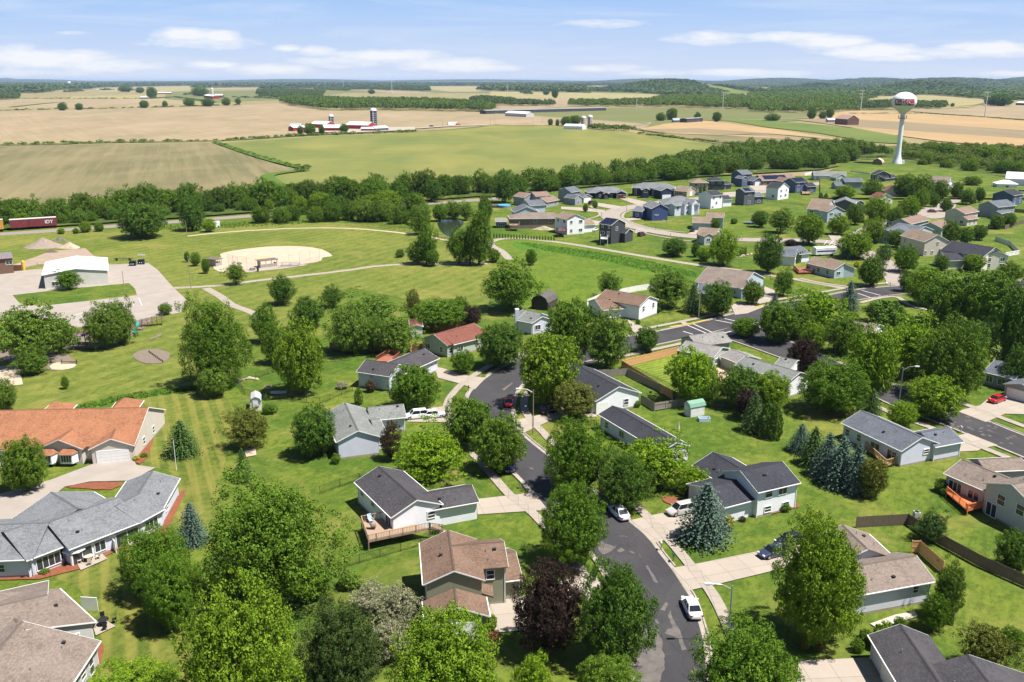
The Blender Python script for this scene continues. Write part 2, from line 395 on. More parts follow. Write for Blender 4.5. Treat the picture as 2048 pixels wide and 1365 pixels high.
field([(1460, 182), (1560, 177), (1620, 181), (1560, 192), (1470, 194)], tan2)
field([(1500, 194), (1540, 193), (1530, 205), (1490, 208)], grn2)
field([(980, 178), (1150, 182), (1320, 188), (1300, 198), (1140, 199), (980, 196)], pal)
field([(980, 194), (1150, 198), (1290, 198), (1160, 213), (1000, 222)], tan1)
field([(990, 226), (1090, 223), (1180, 217), (1300, 215), (1540, 222), (1700, 234), (1640, 240), (1530, 246), (1395, 241), (1290, 257), (1180, 258), (1110, 240)], grn2)
field([(990, 228), (1060, 232), (1270, 247), (1300, 251), (1285, 259), (1110, 252), (990, 252)], tan1)
field([(1280, 259), (1330, 249), (1395, 241), (1440, 246), (1536, 258), (1690, 281), (1760, 300), (1600, 320), (1500, 297)], tan2)
field([(1280, 260), (1400, 258), (1550, 269), (1700, 283), (1690, 289), (1530, 274), (1400, 268), (1290, 265)], brn1)
field([(1290, 268), (1400, 270), (1560, 278), (1700, 290), (1760, 300), (1600, 320), (1500, 299)], olv1)
field([(1440, 240), (1536, 242), (1640, 251), (1760, 263), (1800, 275), (1820, 290), (1740, 286), (1640, 268), (1536, 256)], brt)
field([(1600, 241), (1700, 222), (1850, 227), (2048, 241), (2700, 250), (2700, 330), (2048, 300), (1880, 284), (1790, 272), (1700, 256)], tan2)
field([(1590, 241), (1660, 237), (1800, 245), (2048, 262), (2700, 272), (2700, 292), (2048, 279), (1860, 266), (1700, 254)], brn1)
field([(1730, 215), (1790, 217), (1940, 219), (1990, 206), (2048, 208), (2700, 212), (2700, 247), (2048, 240), (1850, 226)], tan1)
field([(1730, 194), (1850, 191), (1985, 200), (1940, 215), (1870, 219), (1720, 200)], pal)
field([(1990, 164.5), (2100, 163.5), (2200, 166), (2150, 173), (2020, 171)], brn1)
def hl(pts, w, mat=None, name='hedge_strip', z=None):
    global fz
    fz += .03
    return strip(name, pts, w, mat or hedg, fz, sm=3)
hl([(-900, 294), (0, 291.3), (200, 286.5), (440, 282.5), (620, 271.5), (780, 266), (835, 264)], 9)
hl([(835, 264), (930, 258), (1000, 250), (1060, 249)], 3)
hl([(432, 286), (520, 316), (600, 337)], 8); hl([(614, 342), (545, 351), (538, 360), (575, 382)], 9)
hl([(0, 222), (240, 217.5), (480, 211)], 9); hl([(0, 198), (300, 198), (350, 195), (430, 206)], 8)
hl([(20, 215), (60, 211), (110, 206), (150, 205)], 12, hedg)
hl([(1275, 268), (1400, 282), (1500, 295)], 4); hl([(1265, 259), (1330, 268), (1440, 272), (1536, 270), (1640, 279)], 5)
hl([(1700, 228), (1850, 228), (1960, 235), (2060, 243)], 6)
roadl = M('far_road', (0.3500, 0.3080, 0.2520), .9)
hl([(1180, 261), (1300, 249), (1260, 246), (1170, 243)], 4, roadl, 'farm_road')
hl([(1480, 242), (1560, 240), (1640, 236)], 5, roadl, 'farm_road'); hl([(830, 259), (900, 254), (970, 252)], 14, roadl, 'farm_road')
hl([(180, 175), (215, 185), (250, 181)], 14, roadl, 'farm_road'); hl([(650, 260), (700, 268), (740, 261), (790, 262)], 9, roadl, 'farm_road')
hl([(1780, 217), (1920, 214), (1985, 206)], 6, hedg)
sheet('farmyard_ground', [(650, 252), (720, 258), (830, 256), (830, 262), (700, 268), (600, 266)], roadl, fz + .03)
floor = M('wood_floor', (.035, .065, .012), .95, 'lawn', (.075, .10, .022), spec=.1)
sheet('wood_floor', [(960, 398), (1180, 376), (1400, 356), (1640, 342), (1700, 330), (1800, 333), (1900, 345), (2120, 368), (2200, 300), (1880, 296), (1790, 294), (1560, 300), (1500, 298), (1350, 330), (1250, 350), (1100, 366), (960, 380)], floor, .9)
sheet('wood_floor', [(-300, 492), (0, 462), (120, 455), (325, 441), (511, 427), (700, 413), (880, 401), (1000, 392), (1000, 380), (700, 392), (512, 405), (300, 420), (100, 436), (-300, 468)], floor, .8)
sheet('tower_lawn', [(1640, 352), (1700, 326), (1780, 322), (1860, 336), (1960, 350), (2100, 372), (2100, 400), (1640, 400)], lawn, .95)
# ---- near grass areas
sheet('park_lawn', [(0, 470), (250, 458), (380, 462), (512, 450), (690, 446), (850, 462), (960, 470), (985, 530), (975, 640), (820, 600), (700, 575), (560, 640), (500, 700), (430, 780), (300, 800), (0, 830), (-400, 850), (-400, 500)], park)
sheet('mown_lawn', [(270, 800), (330, 782), (400, 778), (450, 790), (470, 840), (440, 960), (430, 1010), (330, 1060), (330, 1010), (362, 960), (310, 935), (275, 925), (300, 860), (330, 830)], mown, sm=3)
sheet('mown_lawn', [(160, 1130), (260, 1060), (360, 1120), (420, 1365), (150, 1500), (180, 1365), (205, 1290), (160, 1180), (90, 1150)], mown, sm=3)
sheet('meadow', [(985, 480), (1040, 478), (1110, 487), (1300, 520), (1400, 545), (1380, 575), (1280, 585), (1180, 600), (1100, 615), (1040, 615), (1000, 560), (1015, 520)], wild, sm=3)
sheet('swale', [(1024, 486), (1060, 486), (1180, 502), (1300, 523), (1390, 545), (1400, 556), (1320, 548), (1200, 522), (1090, 503), (1040, 500)], swale, sm=3)
sheet('swale', [(0, 838), (150, 812), (240, 790), (380, 772), (470, 770), (470, 778), (380, 783), (240, 806), (150, 830), (60, 838), (0, 850), (-60, 855), (-60, 842)], swale, sm=3)
sheet('fenced_lawn', [(1240, 720), (1400, 690), (1440, 760), (1400, 795)], mown2)
# ---- railway bed
strip('railway_bed', [(-500, 500), (0, 469), (120, 461), (325, 446), (511, 432), (700, 418), (807, 411), (880, 406), (1000, 397)], 9, gravel, .06)
strip('railway_bed', [(250, 443), (325, 437), (511, 424), (640, 415)], 4, gravel, .065)
# ---- park paths
strip('park_path', [(340, 577), (400, 574), (455, 570), (512, 562), (577, 555), (687, 542), (762, 532), (849, 528), (975, 528)], 2.6, walkm)
strip('park_path', [(375, 473), (430, 467), (510, 461), (600, 457), (687, 457), (762, 462), (837, 471), (900, 482)], 2.0, sand)
strip('park_path', [(1020, 520), (1003, 503), (984, 492), (984, 483), (1024, 477), (1109, 484), (1199, 498), (1299, 515), (1399, 531), (1499, 544), (1580, 557), (1641, 568), (1700, 579)], 3.0, walkm)
strip('park_path', [(412, 577), (440, 593), (462, 609), (490, 620), (512, 630), (530, 650)], 2.6, walkm)
# ---- maintenance yard
sheet('parking_lot', [(-120, 556), (0, 547), (60, 540), (215, 530), (297, 527), (315, 540), (347, 576), (373, 600), (362, 626), (300, 636), (272, 642), (150, 656), (80, 640), (-120, 640)], lotm)
sheet('grass_island', [(25, 591), (120, 580), (258, 567), (270, 578), (274, 591), (180, 602), (80, 613), (40, 608)], lawn)
sheet('grass_island', [(352, 581), (366, 578), (374, 583), (362, 587)], lawn)
dirt = M('yard_dirt', (0.2520, 0.1890, 0.1400), .95, col2=(0.3080, 0.2380, 0.1890), scale=.3)
sheet('gravel_yard', [(78, 512), (100, 503), (170, 497), (195, 518), (140, 525), (75, 530), (0, 548), (0, 540)], dirt)
for a, b in (((278, 597), (284, 612)), ((262, 600), (267, 612)), ((150, 632), (165, 626)), ((162, 634), (176, 627))):
    strip('parking_line', [a, b], .15, STEELP, sm=0)
# ---- ball field
sheet('infield', [(427, 519), (443, 515), (440, 509), (462, 503), (512, 496), (560, 493), (610, 494), (645, 500), (664, 511), (660, 514), (645, 516), (642, 522), (617, 528), (540, 536), (500, 545), (440, 545), (425, 532)], sand, sm=2)
sheet('infield_clay', [(510, 519), (525, 514), (545, 516), (530, 521), (515, 522)], M('clay', (.60, .36, .18), .95), sm=2)
sheet('concrete_pad', [(490, 546), (492, 540), (595, 527), (616, 531), (560, 539)], conc)
# ---- playground
sheet('play_surface', [(120, 690), (150, 672), (190, 665), (240, 650), (280, 640), (308, 636), (290, 655), (260, 675), (190, 698), (140, 700)], mulchg, sm=2)
sheet('play_surface', [(-60, 700), (40, 700), (100, 700), (136, 712), (152, 730), (110, 742), (60, 735), (0, 720), (-60, 715)], mulchg, sm=2)
sheet('sand_court', [(-60, 735), (38, 732), (46, 770), (-60, 782)], sand)
sheet('sandbox_sand', [(100, 733), (115, 726), (150, 728), (148, 736), (125, 741), (103, 739)], sand, sm=2)
sheet('mulch_circle', [(266, 712), (280, 702), (310, 699), (336, 705), (339, 716), (325, 727), (292, 728), (272, 720)], mulchg, sm=2)
sheet('worn_patch', [(297, 680), (324, 667), (322, 673), (300, 681)], mulchg)
# ---- pond
water = M('pond_water', (.020, .028, .018), .16, spec=.22, col2=(.03, .04, .022))
sheet('pond', [(876, 443), (900, 440), (924, 442), (926, 450), (912, 462), (902, 473), (890, 470), (879, 458)], water, sm=3)
# ================================================================ STREETS
L_main = [(1266, 1470), (1264, 1365), (1262, 1321), (1255, 1280), (1235, 1205), (1199, 1131), (1160, 1085), (1081, 1011), (1049, 969), (1018, 938), (985, 908), (955, 870), (938, 838), (932, 812), (937, 789), (952, 772), (974, 754), (1002, 736), (1040, 719), (1100, 702), (1200, 683), (1311, 664), (1414, 642), (1521, 614), (1620, 598), (1723, 579), (1824, 571), (1930, 566), (2100, 560)]
R_main = [(1440, 1470), (1420, 1365), (1413, 1290), (1399, 1236), (1386, 1199), (1374, 1179), (1349, 1141), (1324, 1109), (1299, 1076), (1256, 1039), (1190, 985), (1124, 932), (1085, 902), (1049, 872), (1034, 850), (1026, 825), (1029, 800), (1038, 780), (1054, 764), (1085, 748), (1140, 733), (1249, 705), (1344, 684), (1400, 672), (1470, 655), (1560, 638), (1640, 618), (1721, 600), (1824, 587), (1930, 580), (2100, 574)]
def road2(name, La, Ra, mat, z, kerb=True):
    A = smooth(GP(La), 6); B = smooth(GP(Ra), 6)
    P = A + B[::-1]
    sheet_w(name, P, mat, z)
    if kerb:
        for E, s in ((A, 1), (B, -1)):
            for i0, i1 in ((0, len(E)),):
                strip_w('gutter', offs(E, s * -.05), .6, kerbm, z + .006)
    return A, B
Am, Bm = road2('street', L_main, R_main, asph, .10)
L_x = [(1418, 668), (1470, 684), (1568, 719), (1650, 752), (1700, 772), (1786, 812), (1886, 850), (1960, 880), (2048, 916), (2300, 1020)]
R_x = [(1500, 645), (1545, 668), (1610, 697), (1700, 735), (1800, 776), (1911, 819), (1985, 847), (2048, 872), (2300, 970)]
Ax, Bx = road2('street', L_x, R_x, asph, .108)
# raised kerb stones outside the intersection
def inx(p, P):
    c = False; n = len(P)
    for i in range(n):
        a, b = P[i], P[i - 1]
        if (a[1] > p[1]) != (b[1] > p[1]) and p[0] < (b[0] - a[0]) * (p[1] - a[1]) / (b[1] - a[1]) + a[0]: c = not c
    return c
PM = Am + Bm[::-1]; PX = Ax + Bx[::-1]
DRV = []      # driveway outlines in metres, filled below
def kerbs(E, s, other):
    run = []; O = offs(E, s * .38)
    D = [O[0]]
    for a, b in zip(O, O[1:]):
        l = math.hypot(b[0] - a[0], b[1] - a[1]); k = max(1, int(l / 1.0))
        D += [(a[0] + (b[0] - a[0]) * j / k, a[1] + (b[1] - a[1]) * j / k) for j in range(1, k + 1)]
    for p in D + [None]:
        if p is not None and not inx(p, other) and not any(inx(p, q) for q in DRV): run.append(p)
        else:
            if len(run) > 2: strip_w('kerb', run, .22, kerbm, .10, hgt=.13)
            run = []
def drive(pts, mat=None, name='driveway', along=None):
    P = GP(pts); DRV.append(P)
    o = G(*pts[0]); a = G(*(along or pts)[0]); b = G(*(along or pts)[1]); rz = math.atan2(b.y - a.y, b.x - a.x)
    z = .110 + .004 * (len(DRV) % 4); ca, sa = math.cos(-rz), math.sin(-rz)
    V = [Vector(((p[0] - o.x) * ca - (p[1] - o.y) * sa, (p[0] - o.x) * sa + (p[1] - o.y) * ca, 0)) for p in P]
    m = mesh(name, V, [tuple(t) for t in tessellate_polygon([V])], mat or conc)
    for q in m.polygons:
        if q.normal.z < 0: q.flip()
    return tag(link(name, m, None, (o.x, o.y, z + .02), rz), kind='structure')
LZ[0] = .11
drive([(868, 734), (882, 737), (937, 753), (972, 757), (950, 780), (922, 769), (876, 757)])
drive([(953, 1000), (1040, 990), (1066, 984), (1096, 1022), (1058, 1024), (955, 1031)])
drive([(978, 1204), (1040, 1197), (1150, 1153), (1188, 1148), (1212, 1180), (1165, 1190), (1060, 1262), (985, 1268)])
drive([(1262, 1042), (1300, 1033), (1340, 1025), (1375, 1013), (1440, 1016), (1450, 1046), (1375, 1071), (1336, 1080), (1305, 1089)])
drive([(1344, 1138), (1394, 1129), (1519, 1104), (1600, 1088), (1622, 1122), (1536, 1146), (1436, 1170), (1374, 1184)])
drive([(1597, 1324), (1716, 1318), (1750, 1318), (1800, 1420), (1590, 1420)])
drive([(1914, 824), (1960, 812), (1975, 800), (2010, 790), (2100, 808), (2100, 832), (2010, 829), (1972, 846)])
drive([(1915, 873), (1935, 868), (1996, 892), (1965, 898), (1955, 903), (1918, 905)])
drive([(1029, 842), (1085, 830), (1130, 815), (1180, 815), (1195, 835), (1110, 838), (1085, 850), (1046, 868)])
drive([(1255, 640), (1285, 655), (1316, 662), (1276, 674), (1262, 660)])
drive([(1462, 612), (1480, 605), (1515, 615), (1545, 608), (1495, 628), (1470, 631)])
drive([(1520, 570), (1550, 582), (1545, 604), (1512, 610), (1505, 603), (1530, 590)])
drive([(810, 822), (890, 814), (932, 828), (944, 848), (900, 846), (815, 845)])
drive([(1000, 707), (1040, 697), (1062, 708), (1030, 722)])
drive([(185, 930), (265, 915), (273, 932), (312, 937), (262, 963), (180, 965), (130, 975), (25, 1060), (-80, 1080), (-80, 1010), (0, 990), (100, 962)], asph2 and lotm)
LZ[0] = .13
kerbs(Am, 1, PX); kerbs(Bm, -1, PX); kerbs(Ax, -1, PM); kerbs(Bx, 1, PM)
sheet('mulch_bed', [(132, 976), (175, 967), (244, 966), (222, 981), (160, 978)], mulch, sm=2)
sheet('mulch_bed', [(362, 985), (374, 980), (345, 1040), (325, 1075), (318, 1060), (335, 1030)], mulch)
sheet('mulch_bed', [(0, 1150), (70, 1150), (160, 1110), (275, 1060), (330, 1045), (330, 1058), (270, 1085), (160, 1140), (80, 1160), (0, 1162)], mulch)
sheet('mulch_bed', [(978, 1268), (996, 1266), (1000, 1290), (990, 1308), (980, 1300)], mulch, sm=2)
sheet('mulch_bed', [(1325, 1002), (1330, 995), (1372, 1000), (1362, 1009), (1340, 1010)], mulch, sm=2)
sheet('mulch_bed', [(185, 1300), (205, 1290), (207, 1310), (190, 1345), (170, 1345)], mulch, sm=2)
sheet('mulch_bed', [(268, 925), (300, 860), (318, 838), (312, 862), (297, 915), (280, 930)], mulch)
sheet('rock_bed', [(1740, 1250), (1790, 1232), (1830, 1225), (1835, 1235), (1790, 1250), (1750, 1256)], M('rock_mulch', (.50, .46, .38), .95, col2=(.35, .31, .26), scale=4))
sheet('mulch_bed', [(1540, 1023), (1596, 1008), (1598, 1016), (1545, 1030)], mulch)
sheet('patio', [(155, 1130), (165, 1118), (195, 1100), (215, 1120), (162, 1143)], conc)
sheet('patio', [(245, 1085), (262, 1068), (300, 1060), (262, 1095)], conc)
sheet('patio', [(186, 1255), (205, 1240), (232, 1255), (192, 1274)], conc)
sheet('patio', [(302, 832), (330, 828), (322, 845), (304, 848)], conc)
sheet('patio', [(1428, 735), (1450, 725), (1470, 745), (1440, 765)], M('paver_patio', (.55, .33, .2), .9, col2=(.45, .36, .28)))
# concrete roads in the upper subdivision
def strip_road(pts, w, mat=croad, z=.09, name='concrete_road'):
    P = smooth(GP(pts), 6)
    strip_w(name, P, w, mat, z)
    for s in (1, -1): strip_w('kerb', offs(P, s * (w / 2 + .1)), .22, kerbm, z, hgt=.12)
strip_road([(1560, 481), (1480, 480), (1400, 475), (1330, 467), (1266, 453), (1228, 440), (1222, 428), (1250, 417), (1295, 410), (1350, 402), (1420, 396), (1470, 391), (1540, 382), (1600, 373), (1650, 366)], 9)
strip_road([(1540, 483), (1610, 482), (1680, 488), (1735, 510), (1775, 533), (1798, 556), (1806, 572)], 9, z=.094)
strip_road([(1690, 488), (1735, 462), (1790, 441), (1850, 427), (1888, 417), (1898, 405), (1925, 392), (1975, 382), (2060, 380)], 8, z=.098)
sheet('road_bulb', [(1843, 418), (1870, 414), (1895, 420), (1892, 434), (1862, 438), (1845, 430)], croad, .102, sm=3)
LZ[0] = .105
for P in ([(1236, 397), (1253, 396), (1300, 406), (1278, 412)], [(1180, 405), (1200, 407), (1246, 414), (1230, 420), (1195, 413)], [(1122, 414), (1165, 416), (1208, 421), (1212, 428), (1190, 425), (1122, 419)],
          [(1250, 438), (1281, 435), (1281, 440), (1253, 443)], [(1372, 470), (1391, 461), (1400, 463), (1405, 472)], [(1499, 370), (1531, 371), (1540, 380), (1500, 384)], [(1638, 361), (1662, 361), (1662, 378), (1640, 372)],
          [(1110, 440), (1150, 438), (1208, 444), (1195, 452), (1120, 448)], [(1445, 386), (1475, 384), (1480, 392), (1450, 394)], [(1656, 470), (1676, 468), (1690, 482), (1664, 484)], [(1275, 457), (1290, 461), (1300, 464), (1280, 470), (1268, 466)]):
    drive(P)
strip('tower_drive', [(1775, 334), (1800, 332), (1852, 337), (1898, 348), (1929, 360), (1975, 376)], 5, croad)
# sidewalks
sw = [[(1500, 1400), (1475, 1300), (1454, 1249), (1436, 1209), (1414, 1174), (1374, 1124), (1336, 1079), (1284, 1024), (1240, 985), (1179, 936), (1106, 886), (1086, 866), (1064, 844), (1051, 824), (1048, 804), (1055, 787), (1069, 771), (1092, 755), (1154, 734), (1249, 713), (1359, 689), (1400, 680)],
      [(1215, 1400), (1206, 1299), (1194, 1224), (1171, 1164), (1154, 1129), (1124, 1089), (1086, 1049), (1061, 1024), (1019, 991), (982, 949), (942, 904), (915, 872), (899, 840), (893, 822), (895, 807), (903, 792), (922, 771), (942, 756), (964, 742), (987, 729), (1024, 715), (1080, 700)],
      [(1285, 660), (1306, 655.5), (1365, 644), (1399, 637), (1458, 623), (1530, 605), (1620, 590), (1723, 572), (1796, 566)],
      [(1918, 806), (1946, 816), (2048, 854), (2200, 910)], [(1560, 733), (1640, 765), (1780, 826), (1880, 864), (1945, 889), (2048, 930)],
      [(1721, 607), (1761, 597), (1795, 596), (1820, 612), (1870, 625), (1958, 656), (2048, 668), (2200, 690)],
      [(1700, 575), (1641, 567), (1600, 558)], [(1372, 651), (1362, 643)],
      [(1243, 450), (1252, 458), (1300, 470), (1370, 482), (1420, 486)], [(1370, 466), (1300, 457), (1252, 441), (1246, 430), (1262, 422), (1300, 417)], [(1180, 413), (1200, 430), (1172, 440)]]
for i, s in enumerate(sw): strip('sidewalk', s, 1.5 if i < 8 else 1.3, walkm, .155 + i * .004)
# painted markings
mk = M('road_paint', (.62, .60, .58), .7, col2=(.40, .37, .36), scale=3)
yel = M('yellow_paint', (.62, .40, .06), .7)
for a, b in (((1373, 651), (1413, 668)), ((1386, 649), (1424, 666)), ((1429, 641), (1464, 648)), ((1447, 638), (1474, 644)), ((1366, 664), (1386, 670)), ((1445, 668), (1462, 664)), ((1452, 673), (1472, 668)),
             ((1723, 582), (1761, 592)), ((1716, 588), (1745, 598))):
    strip('road_marking', [a, b], .35, mk, .135, sm=0)
for a, b in (((1648, 490), (1655, 482)), ((1658, 492), (1667, 482)), ((1668, 494), (1678, 484))): strip('road_marking', [a, b], .3, mk, .135, sm=0)
strip('painted_kerb', [(1340, 656), (1375, 650), (1416, 642)], .5, yel, .24)
strip('painted_kerb', [(1510, 616), (1528, 612)], .5, yel, .24)
# worn light patches where the old road surface shows through
worn = M('worn_asphalt', (.128, .113, .104), .9, 'plain', (.085, .077, .073), scale=.9)
def patch(pts, s=2):
    PK[0] += 1
    sheet('worn_patch', pts, worn, .120 + .004 * (PK[0] % 4), s)
PK = [0]
random.seed(5)
def jag(pts, amp=1.2):
    out = []
    for i, p in enumerate(pts):
        q = pts[(i + 1) % len(pts)]; n = max(2, int(math.hypot(q[0] - p[0], q[1] - p[1]) / 6))
        for k in range(n): out.append((p[0] + (q[0] - p[0]) * k / n + random.uniform(-amp, amp), p[1] + (q[1] - p[1]) * k / n + random.uniform(-amp, amp)))
    return out
patch(jag([(1276, 1268), (1300, 1258), (1318, 1262), (1326, 1300), (1330, 1330), (1320, 1372), (1270, 1372), (1268, 1310)], 2.5))
patch(jag([(1340, 1222), (1345, 1238), (1356, 1256), (1364, 1275), (1372, 1300), (1364, 1303), (1356, 1280), (1330, 1268), (1334, 1260), (1345, 1258), (1337, 1235)]))
patch(jag([(1190, 1082), (1202, 1085), (1232, 1096), (1222, 1104), (1206, 1112), (1198, 1104), (1194, 1092)])); patch(jag([(1234, 1103), (1242, 1098), (1251, 1103), (1240, 1108)], 1))
patch(jag([(1291, 1133), (1296, 1133), (1312, 1160), (1316, 1168), (1308, 1166)], .7)); patch(jag([(1308, 1240), (1314, 1240), (1318, 1250), (1311, 1248)], .7))
patch(jag([(1320, 1222), (1332, 1206), (1336, 1210), (1330, 1224)], .6))
patch(jag([(1001, 803), (1006, 800), (1005, 810), (1002, 812)], .5)); patch(jag([(1004, 780), (1024, 766), (1026, 768), (1008, 783)], .5))
for q in ((1047, 902), (1062, 938), (1262, 1105), (1384, 1345)):
    patch(jag([(q[0] - 5, q[1] - 2), (q[0] + 3, q[1] - 1), (q[0] + 8, q[1] + 5), (q[0], q[1] + 3)], 1.0))
for k in range(34):
    t = random.random(); x = 1900 + 148 * t + random.uniform(-18, 18); y = 838 + 50 * t + random.uniform(-16, 16)
    patch(jag([(x - 4, y - 1), (x + 3, y), (x + 6, y + 2.2), (x - 1, y + 1.6)], .8))
# ================================================================ BUILDINGS
def isec(px, py, ze, k, A, n):
    """height and inward distance where the pixel ray meets the roof plane rising k per metre from the eave line"""
    d = ray(px, py); C = Vector((0, 0, H))
    # z = ze + k*((P-A).n)
    den = d.z - k * (d.x * n.x + d.y * n.y)
    t = (ze - H + k * ((0 - A.x) * n.x + (0 - A.y) * n.y)) / den
    P = C + d * t
    return (P.x - A.x) * n.x + (P.y - A.y) * n.y
def buried(bi, p, z, specs):
    for j, (A, u, n, L, D, e, k, ax, b) in enumerate(specs):
        if j == bi: continue
        q = p - A; x = q.x * u.x + q.y * u.y; y = q.x * n.x + q.y * n.y
        if -.2 < x < L + .2 and -.2 < y < D + .2:
            h = e + k * (min(y, D - y) if ax == 'x' else min(x, L - x))
            if h > z - .55: return True
    return False
WINC = {}
def win_mesh(w, h, typ):
    key = (round(w, 1), round(h, 1), typ)
    if key in WINC: return WINC[key]
    fr = MB(); b = .09
    fr.box((0, -.02, h / 2 + b / 2), (w + 2 * b, .10, b)); fr.box((0, -.02, -h / 2 - b / 2), (w + 2 * b, .12, b))
    for s in (-1, 1): fr.box((s * (w / 2 + b / 2), -.02, 0), (b, .10, h))
    if typ == 'w':
        if w > 1.3:
            for q in range(1, int(w / .85 + .5)): fr.box((-w / 2 + q * w / int(w / .85 + .5), -.01, 0), (.07, .07, h))
        else: fr.box((0, -.01, 0), (w, .07, .06))
    if typ == 's':
        fr.box((0, -.01, 0), (.09, .07, h))
    pn = MB(); pn.box((0, .015, 0), (w, .03, h))
    WINC[key] = (fr.mesh('window_frame', WHITE), pn.mesh('window_pane', GLASS)); return WINC[key]
GARC = {}
def gar_mesh(w, col):
    key = (round(w, 1), col)
    if key in GARC: return GARC[key]
    m = MB(); h = 2.15
    for i in range(4): m.box((0, -.02, -h / 2 + h / 8 + i * h / 4), (w, .06, h / 4 - .03))
    f = MB()
    f.box((0, -.01, h / 2 + .07), (w + .28, .10, .14))
    for s in (-1, 1): f.box((s * (w / 2 + .07), -.01, 0), (.14, .10, h))
    GARC[key] = (m.mesh('garage_panels', WHITE if col == 'w' else M('door_' + col, {'b': (.16, .05, .035), 'n': (.05, .05, .08), 't': (.45, .38, .30)}[col], .5)), f.mesh('garage_frame', WHITE)); return GARC[key]
DOORC = {}
def door_mesh():
    if not DOORC:
        m = MB(); m.box((0, -.02, 0), (.95, .07, 2.05)); m.box((.36, -.07, -.05), (.06, .05, .12))
        f = MB(); f.box((0, -.01, 1.07), (1.15, .09, .1))
        for s in (-1, 1): f.box((s * .52, -.01, 0), (.1, .09, 2.05))
        DOORC['d'] = (m.mesh('door_leaf', M('door_dark', (.10, .05, .04), .5)), f.mesh('door_frame', WHITE))
    return DOORC['d']
ROOFS = dict(dk=((0.0663, 0.0624, 0.0686), (0.0468, 0.0445, 0.0515)), ch=((0.0429, 0.0445, 0.0546), (0.0296, 0.0312, 0.0406)), gy=((0.1677, 0.1755, 0.1872), (0.1170, 0.1248, 0.1365)), lg=((0.2340, 0.2223, 0.2145), (0.1560, 0.1482, 0.1443)),
             bl=((0.1170, 0.1287, 0.1521), (0.0819, 0.0920, 0.1131)), br=((.170, .112, .082), (.125, .080, .058)), tn=((0.2223, 0.1677, 0.1287), (0.1599, 0.1209, 0.0936)), tp=((0.1989, 0.1599, 0.1365), (0.1443, 0.1170, 0.1014)),
             rd=((0.1833, 0.0741, 0.0546), (0.1326, 0.0507, 0.0390)), org=((.290, .130, .070), (.215, .095, .052)), gg=((0.1833, 0.1911, 0.1833), (0.1326, 0.1404, 0.1365)), pk=((.215, .150, .122), (.165, .115, .095)), pk_old=((0.2574, 0.1560, 0.1209), (0.1950, 0.1170, 0.0936)))
WALLS = dict(white=(.82, .82, .88), cream=(.72, .67, .56), blue=(.085, .12, .205), navy=(.030, .042, .085), lblue=(.42, .50, .58), pale=(.60, .62, .73), lav=(.62, .63, .76), grey=(.30, .315, .34), dgrey=(.105, .115, .135),
             char=(.060, .063, .075), tan=(.42, .35, .26), beige=(.60, .54, .48), olive=(.265, .275, .19), sage=(.42, .46, .42), taupe=(.20, .165, .14), lgrey=(.50, .50, .50), greent=(.36, .43, .42), red=(.36, .035, .03), rust=(.17, .10, .07), steel=(.58, .56, .52), royal=(.055, .085, .215))
def roofm(k): return M('shingle_' + k, ROOFS[k][0], .92, 'shingle', ROOFS[k][1], spec=.15)
def wallm(k): return M('siding_' + k, WALLS[k], .7, 'siding', spec=.2)
def metal_roof(): return M('white_metal_roof', (.72, .74, .77), .45, col2=(.66, .68, .71), scale=.15)
